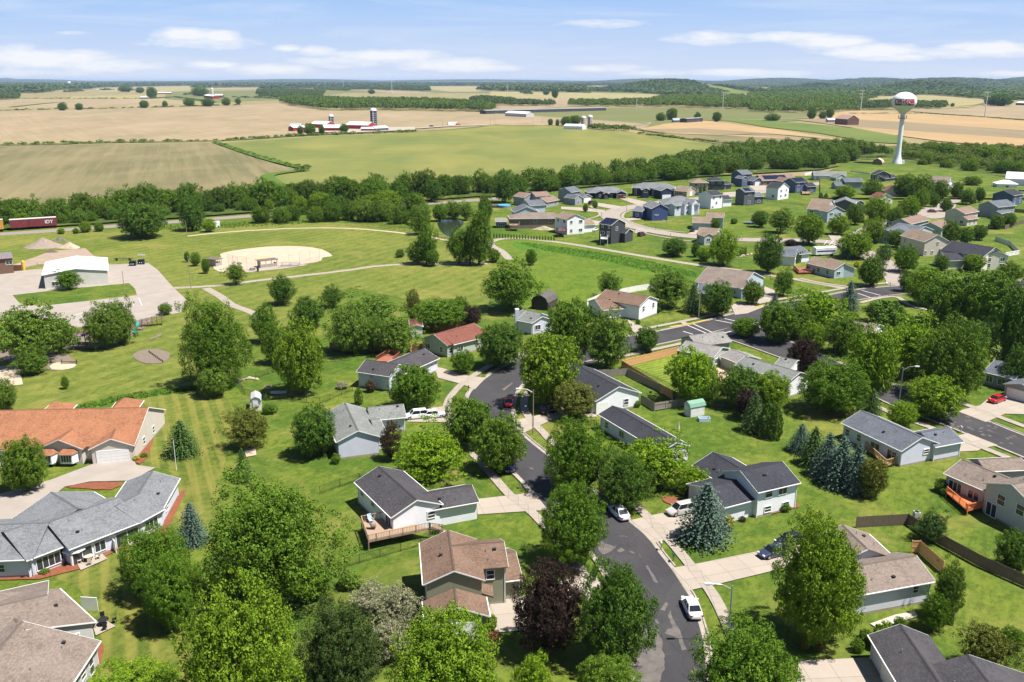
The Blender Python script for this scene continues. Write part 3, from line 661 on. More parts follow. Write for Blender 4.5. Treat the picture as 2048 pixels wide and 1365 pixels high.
def house(name, label, cat, wall, roof, blocks, group=None, det=1, trim=None, extra=None):
    """blocks: dicts p0,p1 (front eave corners, photo pixels), D depth (metres, ridge pixel 'r' or corner pixel 'c'), e eave height, ax axis, k pitch, hip, w items"""
    specs = []
    for b in blocks:
        e = b.get('e', 2.75); k = b.get('k', .42); ax = b.get('ax', 'x')
        A = G(*b['p0'], e); B = G(*b['p1'], e); u = (B - A); L = u.length; u.normalize(); n = Vector((-u.y, u.x, 0))
        D = b['D']
        if isinstance(D, tuple):
            if D[0] == 'r': D = 2 * isec(D[1], D[2], e, k, A, n)
            else: q = G(D[1], D[2], e); D = (q - A).dot(n)
        D = max(3.5, min(D, b.get('dmax', 40)))
        specs.append((A, u, n, L, D, e, k, ax, b))
    o0 = specs[0][0] + specs[0][1] * specs[0][3] / 2 + specs[0][2] * specs[0][4] / 2; o0.z = 0
    root = thing(name, label, cat, o0, 0, group)
    wm, rm, fm, cm = MB(), MB(), MB(), MB()
    for bi, (A, u, n, L, D, e, k, ax, b) in enumerate(specs):
        ov = b.get('ov', .42); rk = .28; th = .12
        if ax == 'x': O, U, V, LL, WW = A, u, n, L, D
        else: O, U, V, LL, WW = A, n, u, D, L
        def P(a, c, z): q = O + U * a + V * c; return (q.x - o0.x, q.y - o0.y, z)
        eps = .004 * bi
        zr = e + k * WW / 2; hip = b.get('hip', '')
        flat = b.get('flat')
        if flat:  # single slope, high on the far side
            prof = [(0, e), (WW, e + k * WW), (WW, e + k * WW - th), (0, e - th)]
            V_ = [P(a, c, z + eps) for a in (0, LL) for c, z in prof]
            rm.add(V_, [(0, 1, 5, 4), (1, 2, 6, 5), (2, 3, 7, 6), (3, 0, 4, 7), (0, 3, 2, 1), (4, 5, 6, 7)])
            i = min(ov, .3)
            pw = [(i, 0), (i, e - th + k * i), (WW - i, e - th + k * (WW - i)), (WW - i, 0)]
            V_ = [P(a, c, z) for a in (i, LL - i) for c, z in pw]
            wm.add(V_, [(0, 1, 2, 3), (7, 6, 5, 4), (0, 4, 5, 1), (2, 6, 7, 3), (1, 5, 6, 2)])
        elif not hip:
            prof = [(0, e), (WW / 2, zr), (WW, e), (WW, e - th), (WW / 2, zr - th), (0, e - th)]
            V_ = [P(a, c, z + eps) for a in (0, LL) for c, z in prof]
            rm.add(V_, [(0, 1, 7, 6), (1, 2, 8, 7), (2, 3, 9, 8), (3, 4, 10, 9), (4, 5, 11, 10), (5, 0, 6, 11), (0, 5, 4, 1), (1, 4, 3, 2), (6, 7, 10, 11), (7, 8, 9, 10)])
            i = ov; zt = e - th + k * i - .01; za = zr - th - .02
            pw = [(i, 0), (i, zt), (WW / 2, za), (WW - i, zt), (WW - i, 0)]
            V_ = [P(a, c, z) for a in (rk, LL - rk) for c, z in pw]
            wm.add(V_, [(4, 3, 2, 1, 0), (5, 6, 7, 8, 9), (0, 1, 6, 5), (1, 2, 7, 6), (2, 3, 8, 7), (3, 4, 9, 8)])
            # white fascia along eaves and rakes
            t = .03
            for a in (-t, LL):
                for c0, z0, c1, z1 in ((0, e, WW / 2, zr), (WW / 2, zr, WW, e)):
                    if buried(bi, O + U * a + V * ((c0 + c1) / 2), (z0 + z1) / 2, specs): continue
                    V_ = [P(a + q, c, z) for q in (0, t) for c, z in ((c0, z0 + .015), (c1, z1 + .015), (c1, z1 - th - .03), (c0, z0 - th - .03))]
                    fm.add(V_, [(0, 1, 2, 3), (7, 6, 5, 4), (0, 4, 5, 1), (1, 5, 6, 2), (2, 6, 7, 3), (3, 7, 4, 0)])
            for c in (-.11, WW):
                if buried(bi, O + U * (LL / 2) + V * c, e - .3, specs): continue
                V_ = [P(a, c + q, z) for a in (0, LL) for q, z in ((0, e - .01), (.11, e - .01), (.11, e - th), (0, e - th))]
                fm.add(V_, [(0, 1, 5, 4), (1, 2, 6, 5), (2, 3, 7, 6), (3, 0, 4, 7), (3, 2, 1, 0), (4, 5, 6, 7)])
            if det > 1:
                V_ = [P(a, c, z) for a in (.02, LL - .02) for c, z in ((WW / 2 - .18, zr - .18 * k + .03), (WW / 2, zr + .045), (WW / 2 + .18, zr - .18 * k + .03))]
                cm.add(V_, [(0, 1, 4, 3), (1, 2, 5, 4)])
        else:
            h = WW / 2; a0 = h if hip in ('0', 'b') else 0; a1 = LL - h if hip in ('1', 'b') else LL
            if a1 < a0: a0 = a1 = (a0 + a1) / 2
            zb = e - th
            V_ = [P(0, 0, e), P(LL, 0, e), P(LL, WW, e), P(0, WW, e), P(a0, h, zr), P(a1, h, zr), P(0, 0, zb), P(LL, 0, zb), P(LL, WW, zb), P(0, WW, zb)]
            rm.add([(v[0], v[1], v[2] + eps) for v in V_], [(0, 1, 5, 4), (2, 3, 4, 5), (1, 2, 5), (3, 0, 4), (0, 6, 7, 1), (1, 7, 8, 2), (2, 8, 9, 3), (3, 9, 6, 0), (9, 8, 7, 6)])
            i = ov; V_ = []
            g0 = a0 < .01; g1 = a1 > LL - .01
            s0 = rk if g0 else i; s1 = rk if g1 else i
            q = [P(s0, i, 0), P(LL - s1, i, 0), P(LL - s1, WW - i, 0), P(s0, WW - i, 0)]; zt = e - th + .0 + k * i * .5
            wm.add(q + [(v[0], v[1], zt) for v in q], [(0, 1, 5, 4), (1, 2, 6, 5), (2, 3, 7, 6), (3, 0, 4, 7)])
            for gg, aa in ((g0, rk), (g1, LL - rk)):
                if gg: wm.add([P(aa, i, zt - .01), P(aa, WW - i, zt - .01), P(aa, h, zr - th - .03)], [(0, 1, 2)])
            for a, c, dl, dw in ((LL / 2, -.05, LL, .1), (LL / 2, WW + .05, LL, .1), (-.05, WW / 2, .1, WW), (LL + .05, WW / 2, .1, WW)):
                q = P(a, c, e - .08); fm.box(q, (dl, dw, .15), math.atan2(U.y, U.x))
        if b.get('solar') and ax == 'x':
            sp_ = MB(); s0, s1, c0, c1 = b['solar']; ns = 4
            for q in range(ns):
                a0_, a1_ = LL * (s0 + (s1 - s0) * q / ns) + .04, LL * (s0 + (s1 - s0) * (q + 1) / ns) - .04
                for c0_, c1_ in ((c0, (c0 + c1) / 2 - .01), ((c0 + c1) / 2 + .01, c1)):
                    ca_, cb_ = WW / 2 * c0_, WW / 2 * c1_
                    V_ = [P(a, c, e + k * c + h_) for h_ in (.06, .11) for a, c in ((a0_, ca_), (a1_, ca_), (a1_, cb_), (a0_, cb_))]
                    sp_.add(V_, [(0, 1, 2, 3), (4, 5, 6, 7), (0, 1, 5, 4), (1, 2, 6, 5), (2, 3, 7, 6), (3, 0, 4, 7)])
            link('solar_panel', sp_.mesh('solar_panel', glassy('solar_cell', (.012, .014, .04), .15)), root)
        if det > 1 and not hip and not b.get('flat') and b.get('auto') != '':
            ff = MB(); i = ov; rz_ = math.atan2(U.y, U.x)
            for c in (i, WW - i): q = P(LL / 2, c, .16); ff.box(q, (LL - 2 * rk + .05, .05, .34), rz_)
            for a in (rk, LL - rk): q = P(a, WW / 2, .16); ff.box(q, (.05, WW - 2 * i - .05, .34), rz_)
            ff.build('foundation', kerbm, root)
            for a, c in ((rk + .12, i - .05), (LL - rk - .12, i - .05), (LL - rk - .12, WW - i + .05)):
                dn = MB(); q = P(a, c, (e - th) / 2); dn.box(q, (.09, .07, e - th), rz_); dn.build('downspout', WHITE, root)
        # openings
        def wall_pt(face, s, z):
            rz = math.atan2(u.y, u.x)
            if face == 'f': ax_ = A + u * (L * s) + n * (ov if ax == 'x' else rk); r = rz
            elif face == 'b': ax_ = A + u * (L * (1 - s)) + n * (D - (ov if ax == 'x' else rk)); r = rz + math.pi
            elif face == 'r': ax_ = A + u * (L - (rk if ax == 'x' else ov)) + n * (D * s); r = rz + math.pi / 2
            else: ax_ = A + u * (rk if ax == 'x' else ov) + n * (D * (1 - s)); r = rz - math.pi / 2
            if hip:
                ax_ = {'f': A + u * (L * s) + n * ov, 'b': A + u * (L * (1 - s)) + n * (D - ov), 'r': A + u * (L - ov) + n * (D * s), 'l': A + u * ov + n * (D * (1 - s))}[face]
            return Vector((ax_.x - o0.x, ax_.y - o0.y, z)), r
        def put(face, s, z, w, h, t):
            p, r = wall_pt(face, s, z)
            out = Vector((math.sin(r), -math.cos(r), 0)); p = p + out * .03
            if t in 'ws':
                f, g = win_mesh(w, h, t); o = link('window' if t == 'w' else 'sliding_door', f, root, p, r); link('pane', g, o)
            elif t[0] == 'g':
                f, g = gar_mesh(w, t[1:] or 'w'); p.z = 1.09; o = link('garage_door', f, root, p, r); link('door_frame', g, o)
            elif t == 'd':
                f, g = door_mesh(); p.z = 1.05; o = link('door', f, root, p, r); link('door_frame', g, o)
        items = b.get('w')
        faces_given = {i[0] for i in items} if items else set()
        if items:
            for it in items:
                if it[1] is None: continue
                put(*it)
        auto = b.get('auto', 'frlb')
        for fc in auto:
            if fc in faces_given: continue
            ln = L if fc in 'fb' else D
            lv = [1.55] + ([e - 1.25] if e > 4.4 else [])
            kk = max(1, int(ln / 4.2))
            for z in lv:
                for i in range(kk):
                    if ln > 3: put(fc, (i + .5) / kk, z, 1.0 if (i + len(specs)) % 2 else 1.5, 1.15, 'w')
    link('wall', wm.mesh('wall', wallm(wall) if isinstance(wall, str) else wall), root)
    rmat = roofm(roof) if isinstance(roof, str) else roof
    ro = link('roof', rm.mesh('roof', rmat), root)
    if cm.V: link('ridge_cap', cm.mesh('ridge_cap', M('ridge_' + str(roof) if isinstance(roof, str) else 'ridge_m', tuple(x * .6 for x in (ROOFS[roof][0] if isinstance(roof, str) else (.7, .7, .7))), .9)), ro)
    if fm.V: link('fascia', fm.mesh('fascia', trim or WHITE), ro)
    root['o0'] = (o0.x, o0.y)
    if det:
        rnd = random.Random(label)
        for (A, u, n, L, D, e, k, ax, b) in specs[:2 if det > 1 else 1]:
            if b.get('novent'): continue
            for q in range(3 if det > 1 else 1):
                s = rnd.uniform(.2, .85); c = rnd.uniform(.15, .42) if ax == 'x' else None
                if ax == 'x': p = A + u * (L * s) + n * (D * c); z = e + k * D * c
                else: cc = rnd.uniform(.15, .42); p = A + n * (D * s) + u * (L * cc); z = e + k * L * cc
                m = MB()
                if q % 2 == 0: m.lathe([(.06, -.1), (.06, .38), (.0, .38)], 8)
                else: m.box((0, 0, .08), (.34, .30, .2), math.atan2(u.y, u.x)); m.box((0, 0, .2), (.42, .38, .05), math.atan2(u.y, u.x))
                m.build('roof_vent' if q % 2 else 'vent_pipe', GALV if q % 2 == 0 else DARKW, ro, loc=(p.x - o0.x, p.y - o0.y, z))
    if extra: extra(root, specs, o0)
    return root
def at(root, px, py, z=0.0):
    """pixel on a horizontal plane -> local coordinates of a building"""
    p = G(px, py, z); q = root['o0']; return Vector((p.x - q[0], p.y - q[1], z))
def deck(root, pts, z, mat=None, rail=True, label=None, closed=False):
    P = [at(root, x, y, z) for x, y in pts]; mat = mat or M('deck_wood', (.36, .255, .18), .8, 'wood', (.25, .17, .12))
    m = MB(); m.prism([(p.x, p.y) for p in P], z - .2, z); d = m.build('deck', mat, root)
    if label: d['label'] = label
    r = MB(); n = len(P)
    for i in range(n - (0 if closed else 1)):
        a, b = P[i], P[(i + 1) % n]; l = (b - a).length; rz = math.atan2(b.y - a.y, b.x - a.x); c = (a + b) / 2
        if rail:
            r.box((c.x, c.y, z + .95), (l, .12, .06), rz); r.box((c.x, c.y, z + .12), (l, .05, .06), rz)
            for q in range(int(l / .22) + 1):
                t = min(1, q * .22 / l); p = a.lerp(b, t); r.box((p.x, p.y, z + .52), (.045, .045, .8), rz)
            for q in range(int(l / 1.9) + 1):
                p = a.lerp(b, min(1, q * 1.9 / l)); r.box((p.x, p.y, z + .5), (.11, .11, 1.0), rz)
    if rail: r.build('railing', mat, d)
    for i, p in enumerate(P):
        q = MB(); q.box((p.x, p.y, (z - .2) / 2), (.14, .14, z - .2)); q.build('post', mat, d)
    return d
def ex_parts(fn): return lambda root, specs, o0: fn(root)
B = lambda p0, p1, D, **k: dict(p0=p0, p1=p1, D=D, **k)
# ---------- nearest houses
def x_n4(r):
    d = deck(r, [(886, 1062), (858, 1058), (737, 1083), (723, 1045), (768, 1036)], 1.5, label='tan wooden raised deck with railing')
    st = MB(); a = at(r, 868, 1068, 0); 
    for i in range(6): st.box((a.x + .28 * i, a.y + .05 * i, 1.35 - i * .24), (.3, 1.2, .07))
    st.build('stairs', M('deck_wood', (.42, .26, .15)), d)
house('ranch_house', 'white ranch house with dark brown-grey roof, raised rear deck and attached garage', 'house', 'white', 'dk',
      [B((782, 1036), (886, 1009), ('c', 728, 960), e=3.5, ax='y', w=[('f', .78, 2.2, 1.1, .9, 'w'), ('l', .15, 2.5, 1.0, 1.0, 'w'), ('l', .45, 2.5, 1.0, 1.0, 'w'), ('l', .86, 2.3, 1.6, 1.9, 's'), ('b', None)]),
       B((853, 1023), (959, 1004), ('r', 938, 971), e=2.9, w=[('r', .5, 1.1, 4.8, 2.1, 'g')], auto='')], det=2, extra=ex_parts(x_n4))
def x_n5(r):
    for a, b, c, d in ((962, 1166, 985, 1196),):
        P = [at(r, 962, 1164, 3.1), at(r, 985, 1168, 2.7), at(r, 987, 1194, 2.7), at(r, 962, 1186, 3.1)]
        m = MB(); V = [tuple(p) for p in P] + [(p.x, p.y, p.z - .18) for p in P]
        m.add(V, [(0, 1, 2, 3), (7, 6, 5, 4), (0, 4, 5, 1), (1, 5, 6, 2), (2, 6, 7, 3), (3, 7, 4, 0)]); m.build('porch_roof', roofm('br'), r)
house('two_storey_house', 'two-storey olive sided house with reddish-brown roof at bottom centre beside the purple tree', 'house', 'olive', 'br',
      [B((846, 1170), (971, 1161), ('c', 842, 1086), e=5.3, ax='y', w=[('f', None), ('l', .8, 4.0, 1.2, 1.2, 'w'), ('l', .8, 1.6, 1.2, 1.2, 'w')]),
       B((905, 1143), (1017, 1134), ('r', 1009, 1083), e=5.3, w=[('f', .68, 4.2, .9, 1.2, 'w'), ('r', .5, 4.0, 1.2, 1.2, 'w')], auto='b'),
       B((1004, 1164), (1046, 1159), 8, e=2.8, w=[('f', None)], auto='r'),
       B((848, 1243), (980, 1233), ('c', 846, 1203), e=3.0, ax='y', k=.40, w=[('f', .5, 1.1, 4.8, 2.1, 'g'), ('r', .6, 1.05, .9, 2, 'd')], auto='')], det=2, extra=ex_parts(x_n5))
house('ranch_house', 'lavender-white ranch house with light grey-green roof and parked cars at its garage', 'house', 'lav', 'gg',
      [B((672, 885), (762, 874), ('c', 671, 824), e=3.3, ax='y', w=[('f', None), ('l', .5, 1.8, 1, 1, 'w')]), B((740, 842), (813, 835), ('r', 808, 808), e=2.8, w=[('f', None), ('r', .5, 1.1, 4.8, 2, 'g')]),
       B((755, 871), (775, 868), 9.5, e=2.8, k=.25, w=[('f', .5, 1.5, 1, 1.1, 'w')], auto='')], det=2)
house('ranch_house', 'pale grey house with brown-grey roof behind two arborvitae, its driveway on the bend', 'house', 'pale', 'dk',
      [B((712, 744), (779, 754), ('r', 730, 719), e=3.4, w=[('f', .42, 2.7, .5, .5, 'w'), ('r', .3, 2.2, 1.3, 1.2, 'w')]), B((800, 752), (879, 717), ('r', 848, 697), e=2.9, w=[('r', .5, 1.1, 4.8, 2, 'g'), ('f', .6, 1.5, 1, 1, 'w')], auto='b')], det=2,
      extra=ex_parts(lambda r: deck(r, [(752, 722), (775, 708), (800, 712), (785, 724)], 1.0, M('deck_red', (.30, .11, .07), .8))))
house('ranch_house', 'pale sage house with reddish-brown roof at the top of the street bend', 'house', 'sage', 'rd',
      [B((855, 673), (907, 690), 8.0, e=3.0, ax='y', k=.36, w=[('f', None), ('r', .3, 1.5, 1.4, 1.2, 'w')]), B((895, 692), (976, 668), ('r', 952, 645), e=3.0, k=.42, w=[('f', .35, 1.5, 1.2, 1.2, 'w'), ('f', .1, 1.5, 1.2, 1.2, 'w')], dmax=13)], det=2)
house('small_garage', 'small white garage with reddish roof and garage door behind a wood fence', 'garage', 'white', 'rd', [B((820, 655), (846, 654), 7, e=2.6, ax='y', w=[('f', .5, 1, 2.6, 2, 'g')])])
def x_chim(r):
    p = at(r, 1034, 662); m = MB(); m.box((p.x, p.y, 2.9), (1.0, 1.5, 5.8), .1); m.build('chimney', wallm('pale'), r)
house('ranch_house', 'pale blue house with grey roof and white siding chimney near the gambrel barn', 'house', 'pale', 'gg',
      [B((1033, 641), (1064, 647), 8.5, e=3.2, ax='x', k=.42, w=[('f', None)], auto='rb'), B((1064, 647), (1106, 640), 9, e=3.2, ax='y', w=[('f', .3, 1.8, 1.6, 1.2, 'w')], auto='rb')], det=2, extra=ex_parts(x_chim))
def gambrel(name, label, p0, p1, D, wall, roof, h=2.4, cat='barn', group=None):
    A, Bb = G(*p0), G(*p1); u = (Bb - A); L = u.length; u.normalize(); n = Vector((-u.y, u.x, 0)); o = A + u * L / 2 + n * D / 2
    r = thing(name, label, cat, o, 0, group); Wd = L
    def P(a, c, z): q = A + u * a + n * c - o; return (q.x, q.y, z)
    prof = [(0, h), (Wd * .13, h + Wd * .24), (Wd / 2, h + Wd * .42), (Wd * .87, h + Wd * .24), (Wd, h)]
    w = MB(); pr = [(.1, 0)] + [(min(max(c, .1), Wd - .1), z - .05) for c, z in prof] + [(Wd - .1, 0)]
    V = [P(a, c, z) for c in (.1, D - .1) for a, z in pr]; k = len(pr)
    w.add(V, [tuple(range(k)), tuple(range(2 * k - 1, k - 1, -1))] + [(i, i + 1, k + i + 1, k + i) for i in range(k - 1)]); w.build('wall', wall, r)
    m = MB(); q = [(c, z + .02) for c, z in prof] + [(c, z - .12) for c, z in prof[::-1]]; k = len(q)
    V = [P(a, c, z) for c in (-.15, D + .15) for a, z in q]
    m.add(V, [tuple(range(k)), tuple(range(2 * k - 1, k - 1, -1))] + [(i, (i + 1) % k, k + (i + 1) % k, k + i) for i in range(k)]); m.build('roof', roof, r)
    d = MB(); rz = math.atan2(u.y, u.x); q = A + u * L / 2 - o; d.box((q.x, q.y, 1.05), (min(1.8, L * .45), .1, 2.1), rz); d.build('door', wall if cat == 'shed' else M('barn_door', (.12, .035, .03)), r)
    return r
gambrel('gambrel_shed', 'dark brown gambrel roofed shed behind the chimney house', (1062, 618), (1096, 622), 7, M('shed_brown', (.075, .055, .05), .8), M('shed_roof', (.10, .09, .085), .9), 2.2, 'shed')
gambrel('gambrel_shed', 'white gambrel roofed garden shed by the chain link fence', (500, 823), (524, 821), 3.5, M('shed_white', (.70, .70, .70), .6), M('shed_roof_grey', (.42, .42, .43), .7), 2.0, 'shed')
house('ranch_house', 'white ranch house with charcoal roof and garage door next to the leaning wooden fence', 'house', 'white', 'ch',
      [B((1191, 803), (1283, 786), ('c', 1128, 748), e=2.9, ax='y', k=.40, w=[('f', .68, 1.5, 1, 1.1, 'w'), ('f', .16, 1.1, 2.4, 2, 'g')]), B((1184, 804), (1240, 793), 5, e=2.75, ax='x', k=.3, w=[('f', .5, 1.1, 4.6, 2, 'g')], auto='')], det=2)
house('ranch_house', 'long pale house with charcoal roof half hidden behind bright green trees', 'house', 'pale', 'ch',
      [B((1196, 829), (1322, 905), ('r', 1224, 811), e=2.9, k=.40, w=[('r', .5, 1.1, 4.5, 2, 'g')])], det=2)
house('split_level_house', 'white split-level house with charcoal roof and low front garage behind the blue-green spruce', 'house', 'white', 'ch',
      [B((1384, 931), (1436, 964), ('r', 1424, 903), e=2.9, w=[('f', .3, 1.4, 3.2, 1.4, 'w')]), B((1516, 986), (1602, 966), ('r', 1566, 923), e=4.3, w=[('f', .3, 3.6, 1.2, 1.3, 'w'), ('f', .3, 1.0, 1.1, .9, 'w'), ('f', .62, 3.6, 1.5, 1.3, 'w'), ('f', .72, 1.0, 1.1, .9, 'w')]),
       B((1449, 1016), (1522, 997), ('r', 1484, 957), e=2.8, k=.30, w=[('f', None), ('l', .5, 1.1, 4.8, 2, 'g')], auto='', dmax=13)], det=2)
def x_n9(r):
    w = M('deck_gold', (.45, .30, .16), .8, 'wood', (.36, .23, .12))
    deck(r, [(1730, 893), (1772, 931), (1806, 921), (1760, 886)], .6, w)
house('ranch_house', 'pale blue-grey ranch house with slate roof beside the row of blue spruces', 'house', 'lav', 'bl',
      [B((1682, 846), (1803, 903), ('r', 1721, 820), e=3.0, w=[('f', .1, 1.6, 1, 1.1, 'w'), ('f', .3, 1.6, 1, 1.1, 'w'), ('f', .57, 1.1, 2.0, 2, 's'), ('f', .84, 1.1, 2, 2, 's'), ('r', .68, 1.9, 1.1, .8, 'w')]),
       B((1870, 895), (1929, 884), ('r', 1893, 856), e=2.8, w=[('f', None), ('r', .5, 1.1, 4.8, 2, 'g')])], det=2, extra=ex_parts(x_n9))
house('split_level_house', 'grey-white house with tan-pink roof and orange rear deck at the right edge', 'house', 'lgrey', 'tp',
      [B((1887, 947), (1980, 987), ('r', 1928, 920), e=3.1, w=[('f', .25, 1.6, 2.2, 1.5, 'w'), ('f', .65, 1.1, 1.8, 2, 's')]), B((1966, 966), (2075, 1022), 12, e=4.6, ax='y', k=.4, w=[('f', .35, 3.3, 1.3, 1.5, 'w'), ('f', .7, 3.3, 1.3, 1.5, 'w'), ('f', .2, 1.1, 1.8, 2, 's')]),
       B((1972, 944), (2060, 940), 5, e=3.6, w=[('f', None)])], det=2,
      extra=ex_parts(lambda r: deck(r, [(1893, 985), (1935, 1021), (1972, 1012), (1925, 976)], .9, M('deck_orange', (.62, .19, .07), .7, 'wood', (.5, .15, .06)), label='bright orange wooden deck')))
house('ranch_house', 'pale grey house with patched tan roof between the huge round maple and a wooden fence', 'house', 'pale', 'tp',
      [B((1712, 1192), (1872, 1163), ('r', 1838, 1110), e=3.1, w=[('f', .78, 2.2, .75, .9, 'w'), ('l', .5, 1.1, 4.8, 2, 'g')]), B((1792, 1118), (1738, 1068), 8, e=3.1, w=[('f', None)], auto='b')], det=2)
house('ranch_house', 'pale house with dark grey stepped roof and wide driveway at the bottom right', 'house', 'pale', 'dk',
      [B((1736, 1270), (1835, 1435), ('r', 1801, 1250), e=3.0, w=[('f', .45, 1.1, 4.8, 2, 'g'), ('f', .8, 1.5, 1, 1, 'w')]), B((1800, 1347), (1880, 1475), 13.2, e=3.0, k=.36, w=[('f', None)])], det=2)
# left condominium blocks
def bay(r, px, py, rz, wd):
    p = at(r, px, py, 0); m = MB(); m.prism([(p.x - wd / 2, p.y + .5), (p.x - wd / 2 + .5, p.y - .6), (p.x + wd / 2 - .5, p.y - .6), (p.x + wd / 2, p.y + .5)], .6, 2.25); b = m.build('bay_window', WHITE, r)
    m = MB(); n = 4
    for i in range(n): m.box((p.x - wd / 2 + .62 + (i + .5) * (wd - 1.24) / n, p.y - .62, 1.5), ((wd - 1.24) / n - .12, .06, 1.15))
    m.build('pane', GLASS, b)
    q = [(p.x - wd / 2 - .2, p.y + .6), (p.x - wd / 2 + .4, p.y - .85), (p.x + wd / 2 - .4, p.y - .85), (p.x + wd / 2 + .2, p.y + .6)]; m = MB()
    m.add([(a, c, 2.27) for a, c in q] + [(p.x - wd / 2 + .6, p.y + .6, 2.85), (p.x + wd / 2 - .6, p.y + .6, 2.85)], [(0, 1, 4), (1, 2, 5, 4), (2, 3, 5), (3, 2, 1, 0)]); m.build('bay_roof', roofm('org'), b)
def x_skyl(r):
    bay(r, 97, 933, 0, 3.0); bay(r, 138, 932, 0, 3.0)
    for x, y in ((43, 841), (206, 829)):
        p = at(r, x, y, 4.9); m = MB(); m.box((p.x, p.y, 4.95), (.7, 1.0, .5)); m.build('roof_dormer', M('vent_tan', (.30, .22, .15)), r)
house('condominium', 'long cream condominium with bright orange roof and front gables at the left edge', 'condominium', 'beige', 'org',
      [B((-120, 900), (269, 891), ('r', 281, 815), e=2.8, k=.42, w=[('r', .3, 1.5, 1.0, 1.2, 'w'), ('r', .6, 1.5, 1.0, 1.2, 'w'), ('f', .72, 1.0, .9, 2, 'd')]),
       B((176, 900), (270, 892), 8, e=2.8, ax='y', k=.44, w=[('f', .5, 1.1, 4.9, 2.1, 'g')], auto=''), B((72, 899), (166, 899), 8, e=2.8, ax='y', k=.44, w=[('f', None)], auto=''),
       B((-60, 905), (10, 903), 8, e=2.8, ax='y', k=.44, w=[('f', .5, 1.1, 4.9, 2.1, 'g')], auto=''), B((68, 838), (126, 836), 7, e=4.2, k=.55, hip='b', auto='', novent=1), B((213, 830), (270, 827), 7, e=4.2, k=.55, hip='b', auto='', novent=1)], det=2, extra=ex_parts(x_skyl))
def x_fen(pts, z0=0.0, h=1.8):
    def f(r):
        P = [at(r, x, y, 0) for x, y in pts]
        for a, b in zip(P, P[1:]):
            l = (b - a).length; rz = math.atan2(b.y - a.y, b.x - a.x); c = (a + b) / 2; m = MB(); m.box((c.x, c.y, h / 2), (l, .08, h), rz); m.build('privacy_screen', WHITE, r)
    return f
house('condominium', 'low grey roofed condominium with angled wings and rear patios at the left', 'condominium', 'lav', 'gy',
      [B((137, 1100), (283, 1044), ('r', 225, 999), e=2.8, k=.36, w=[('f', .18, 1.1, 2.6, 2, 's'), ('f', .42, 1.4, 1.4, 1.4, 'w'), ('f', .80, 1.1, 3.2, 2, 's')]),
       B((327, 1016), (360, 957), ('r', 309, 936), e=2.8, k=.36, w=[('f', .3, 1.5, 1.2, 1, 'w')]), B((279, 1046), (330, 1018), 9, e=2.8, k=.36, w=[('f', .5, 1.4, 2.2, 1.4, 'w')], auto=''),
       B((19, 1041), (72, 1078), 12, e=2.8, k=.36, w=[('f', None)]), B((-90, 1126), (66, 1119), 12, e=2.8, k=.36, w=[('f', .55, 1.5, .9, 1, 'w'), ('f', .3, 1.5, .9, 1, 'w')]),
       B((52, 1122), (126, 1094), 12, e=2.8, k=.34, w=[('f', .6, 1.4, 3.0, 1.6, 'w')], auto='')], det=2, extra=ex_parts(x_fen([(215, 1085), (233, 1107)])))
house('condominium', 'large tan-brown shingle roofed condominium in the bottom left corner', 'condominium', 'lgrey', 'tp',
      [B((192, 1244), (119, 1177), 14.5, e=2.8, k=.34, w=[('f', .3, 1.1, 2, 2, 's')]),
       B((120, 1405), (201, 1282), 16, e=2.8, k=.34, w=[('f', .6, 1.5, 1, 1, 'w'), ('f', .8, 1.1, 1, 2, 'w')]), B((-140, 1395), (110, 1330), 19, e=2.8, k=.34, w=[('f', None)])], det=2, extra=ex_parts(x_fen([(165, 1220), (197, 1222)])))
# houses on the second street
def x_s2(r):
    pass
house('split_level_house', 'white split-level house with brown roof and pink patio umbrella on the corner', 'house', 'white', 'br',
      [B((1264, 627), (1318, 600), 0, e=2.9, k=.3, auto='', w=[('f', None)]) if 0 else B((1279, 613), (1318, 599), ('c', 1237, 583), e=4.1, ax='y', k=.35, w=[('f', .25, 2.9, .9, 1.3, 'w'), ('f', .75, 2.9, .9, 1.3, 'w')], auto='rb'),
       B((1205, 621), (1278, 615), ('r', 1268, 592), e=2.8, k=.36, w=[('f', .82, 1.3, 1.5, 1.3, 'w'), ('f', .97, 1.1, .9, 2, 'd')], auto='l', dmax=12)], det=2)
house('ranch_house', 'pale blue ranch house with tan roof between two dark street trees', 'house', 'lblue', 'tp', [B((1440, 563), (1482, 579), ('c', 1512, 556) and ('r', 1448, 547), e=3, w=[('f', None)]), B((1482, 577), (1530, 556), 15, e=3, ax='y', k=.36, w=[('f', .35, 1.1, 3, 2, 'g')])])
house('ranch_house', 'slate roofed house almost hidden behind the wooden utility pole', 'house', 'grey', 'bl', [B((1392, 586), (1418, 588), 9, e=3)])
house('ranch_house', 'sage green house with light grey speckled roof in front of the crosswalks', 'house', 'sage', 'lg',
      [B((1394, 692), (1464, 683), ('r', 1444, 663), e=3.4, w=[('l', .5, 1.8, .6, 1.6, 'w'), ('f', None)], auto='rb'), B((1361, 676), (1398, 693), 9, e=3.4, ax='y', k=.3, w=[('f', None)]),
       B((1428, 715), (1461, 697), 9, e=3.0, ax='y', k=.3), B((1438, 712), (1473, 726), ('r', 1465, 699), e=2.6, k=.33, w=[('f', None)]) ], det=2)
house('ranch_house', 'white house with grey roof beside the purple-leaved tree', 'house', 'white', 'gg', [B((1578, 764), (1622, 750), 14, e=3.6, ax='y', k=.36, w=[('f', None)]), B((1545, 733), (1580, 740), 8, e=3.2, k=.3, w=[('f', None)])], det=2)
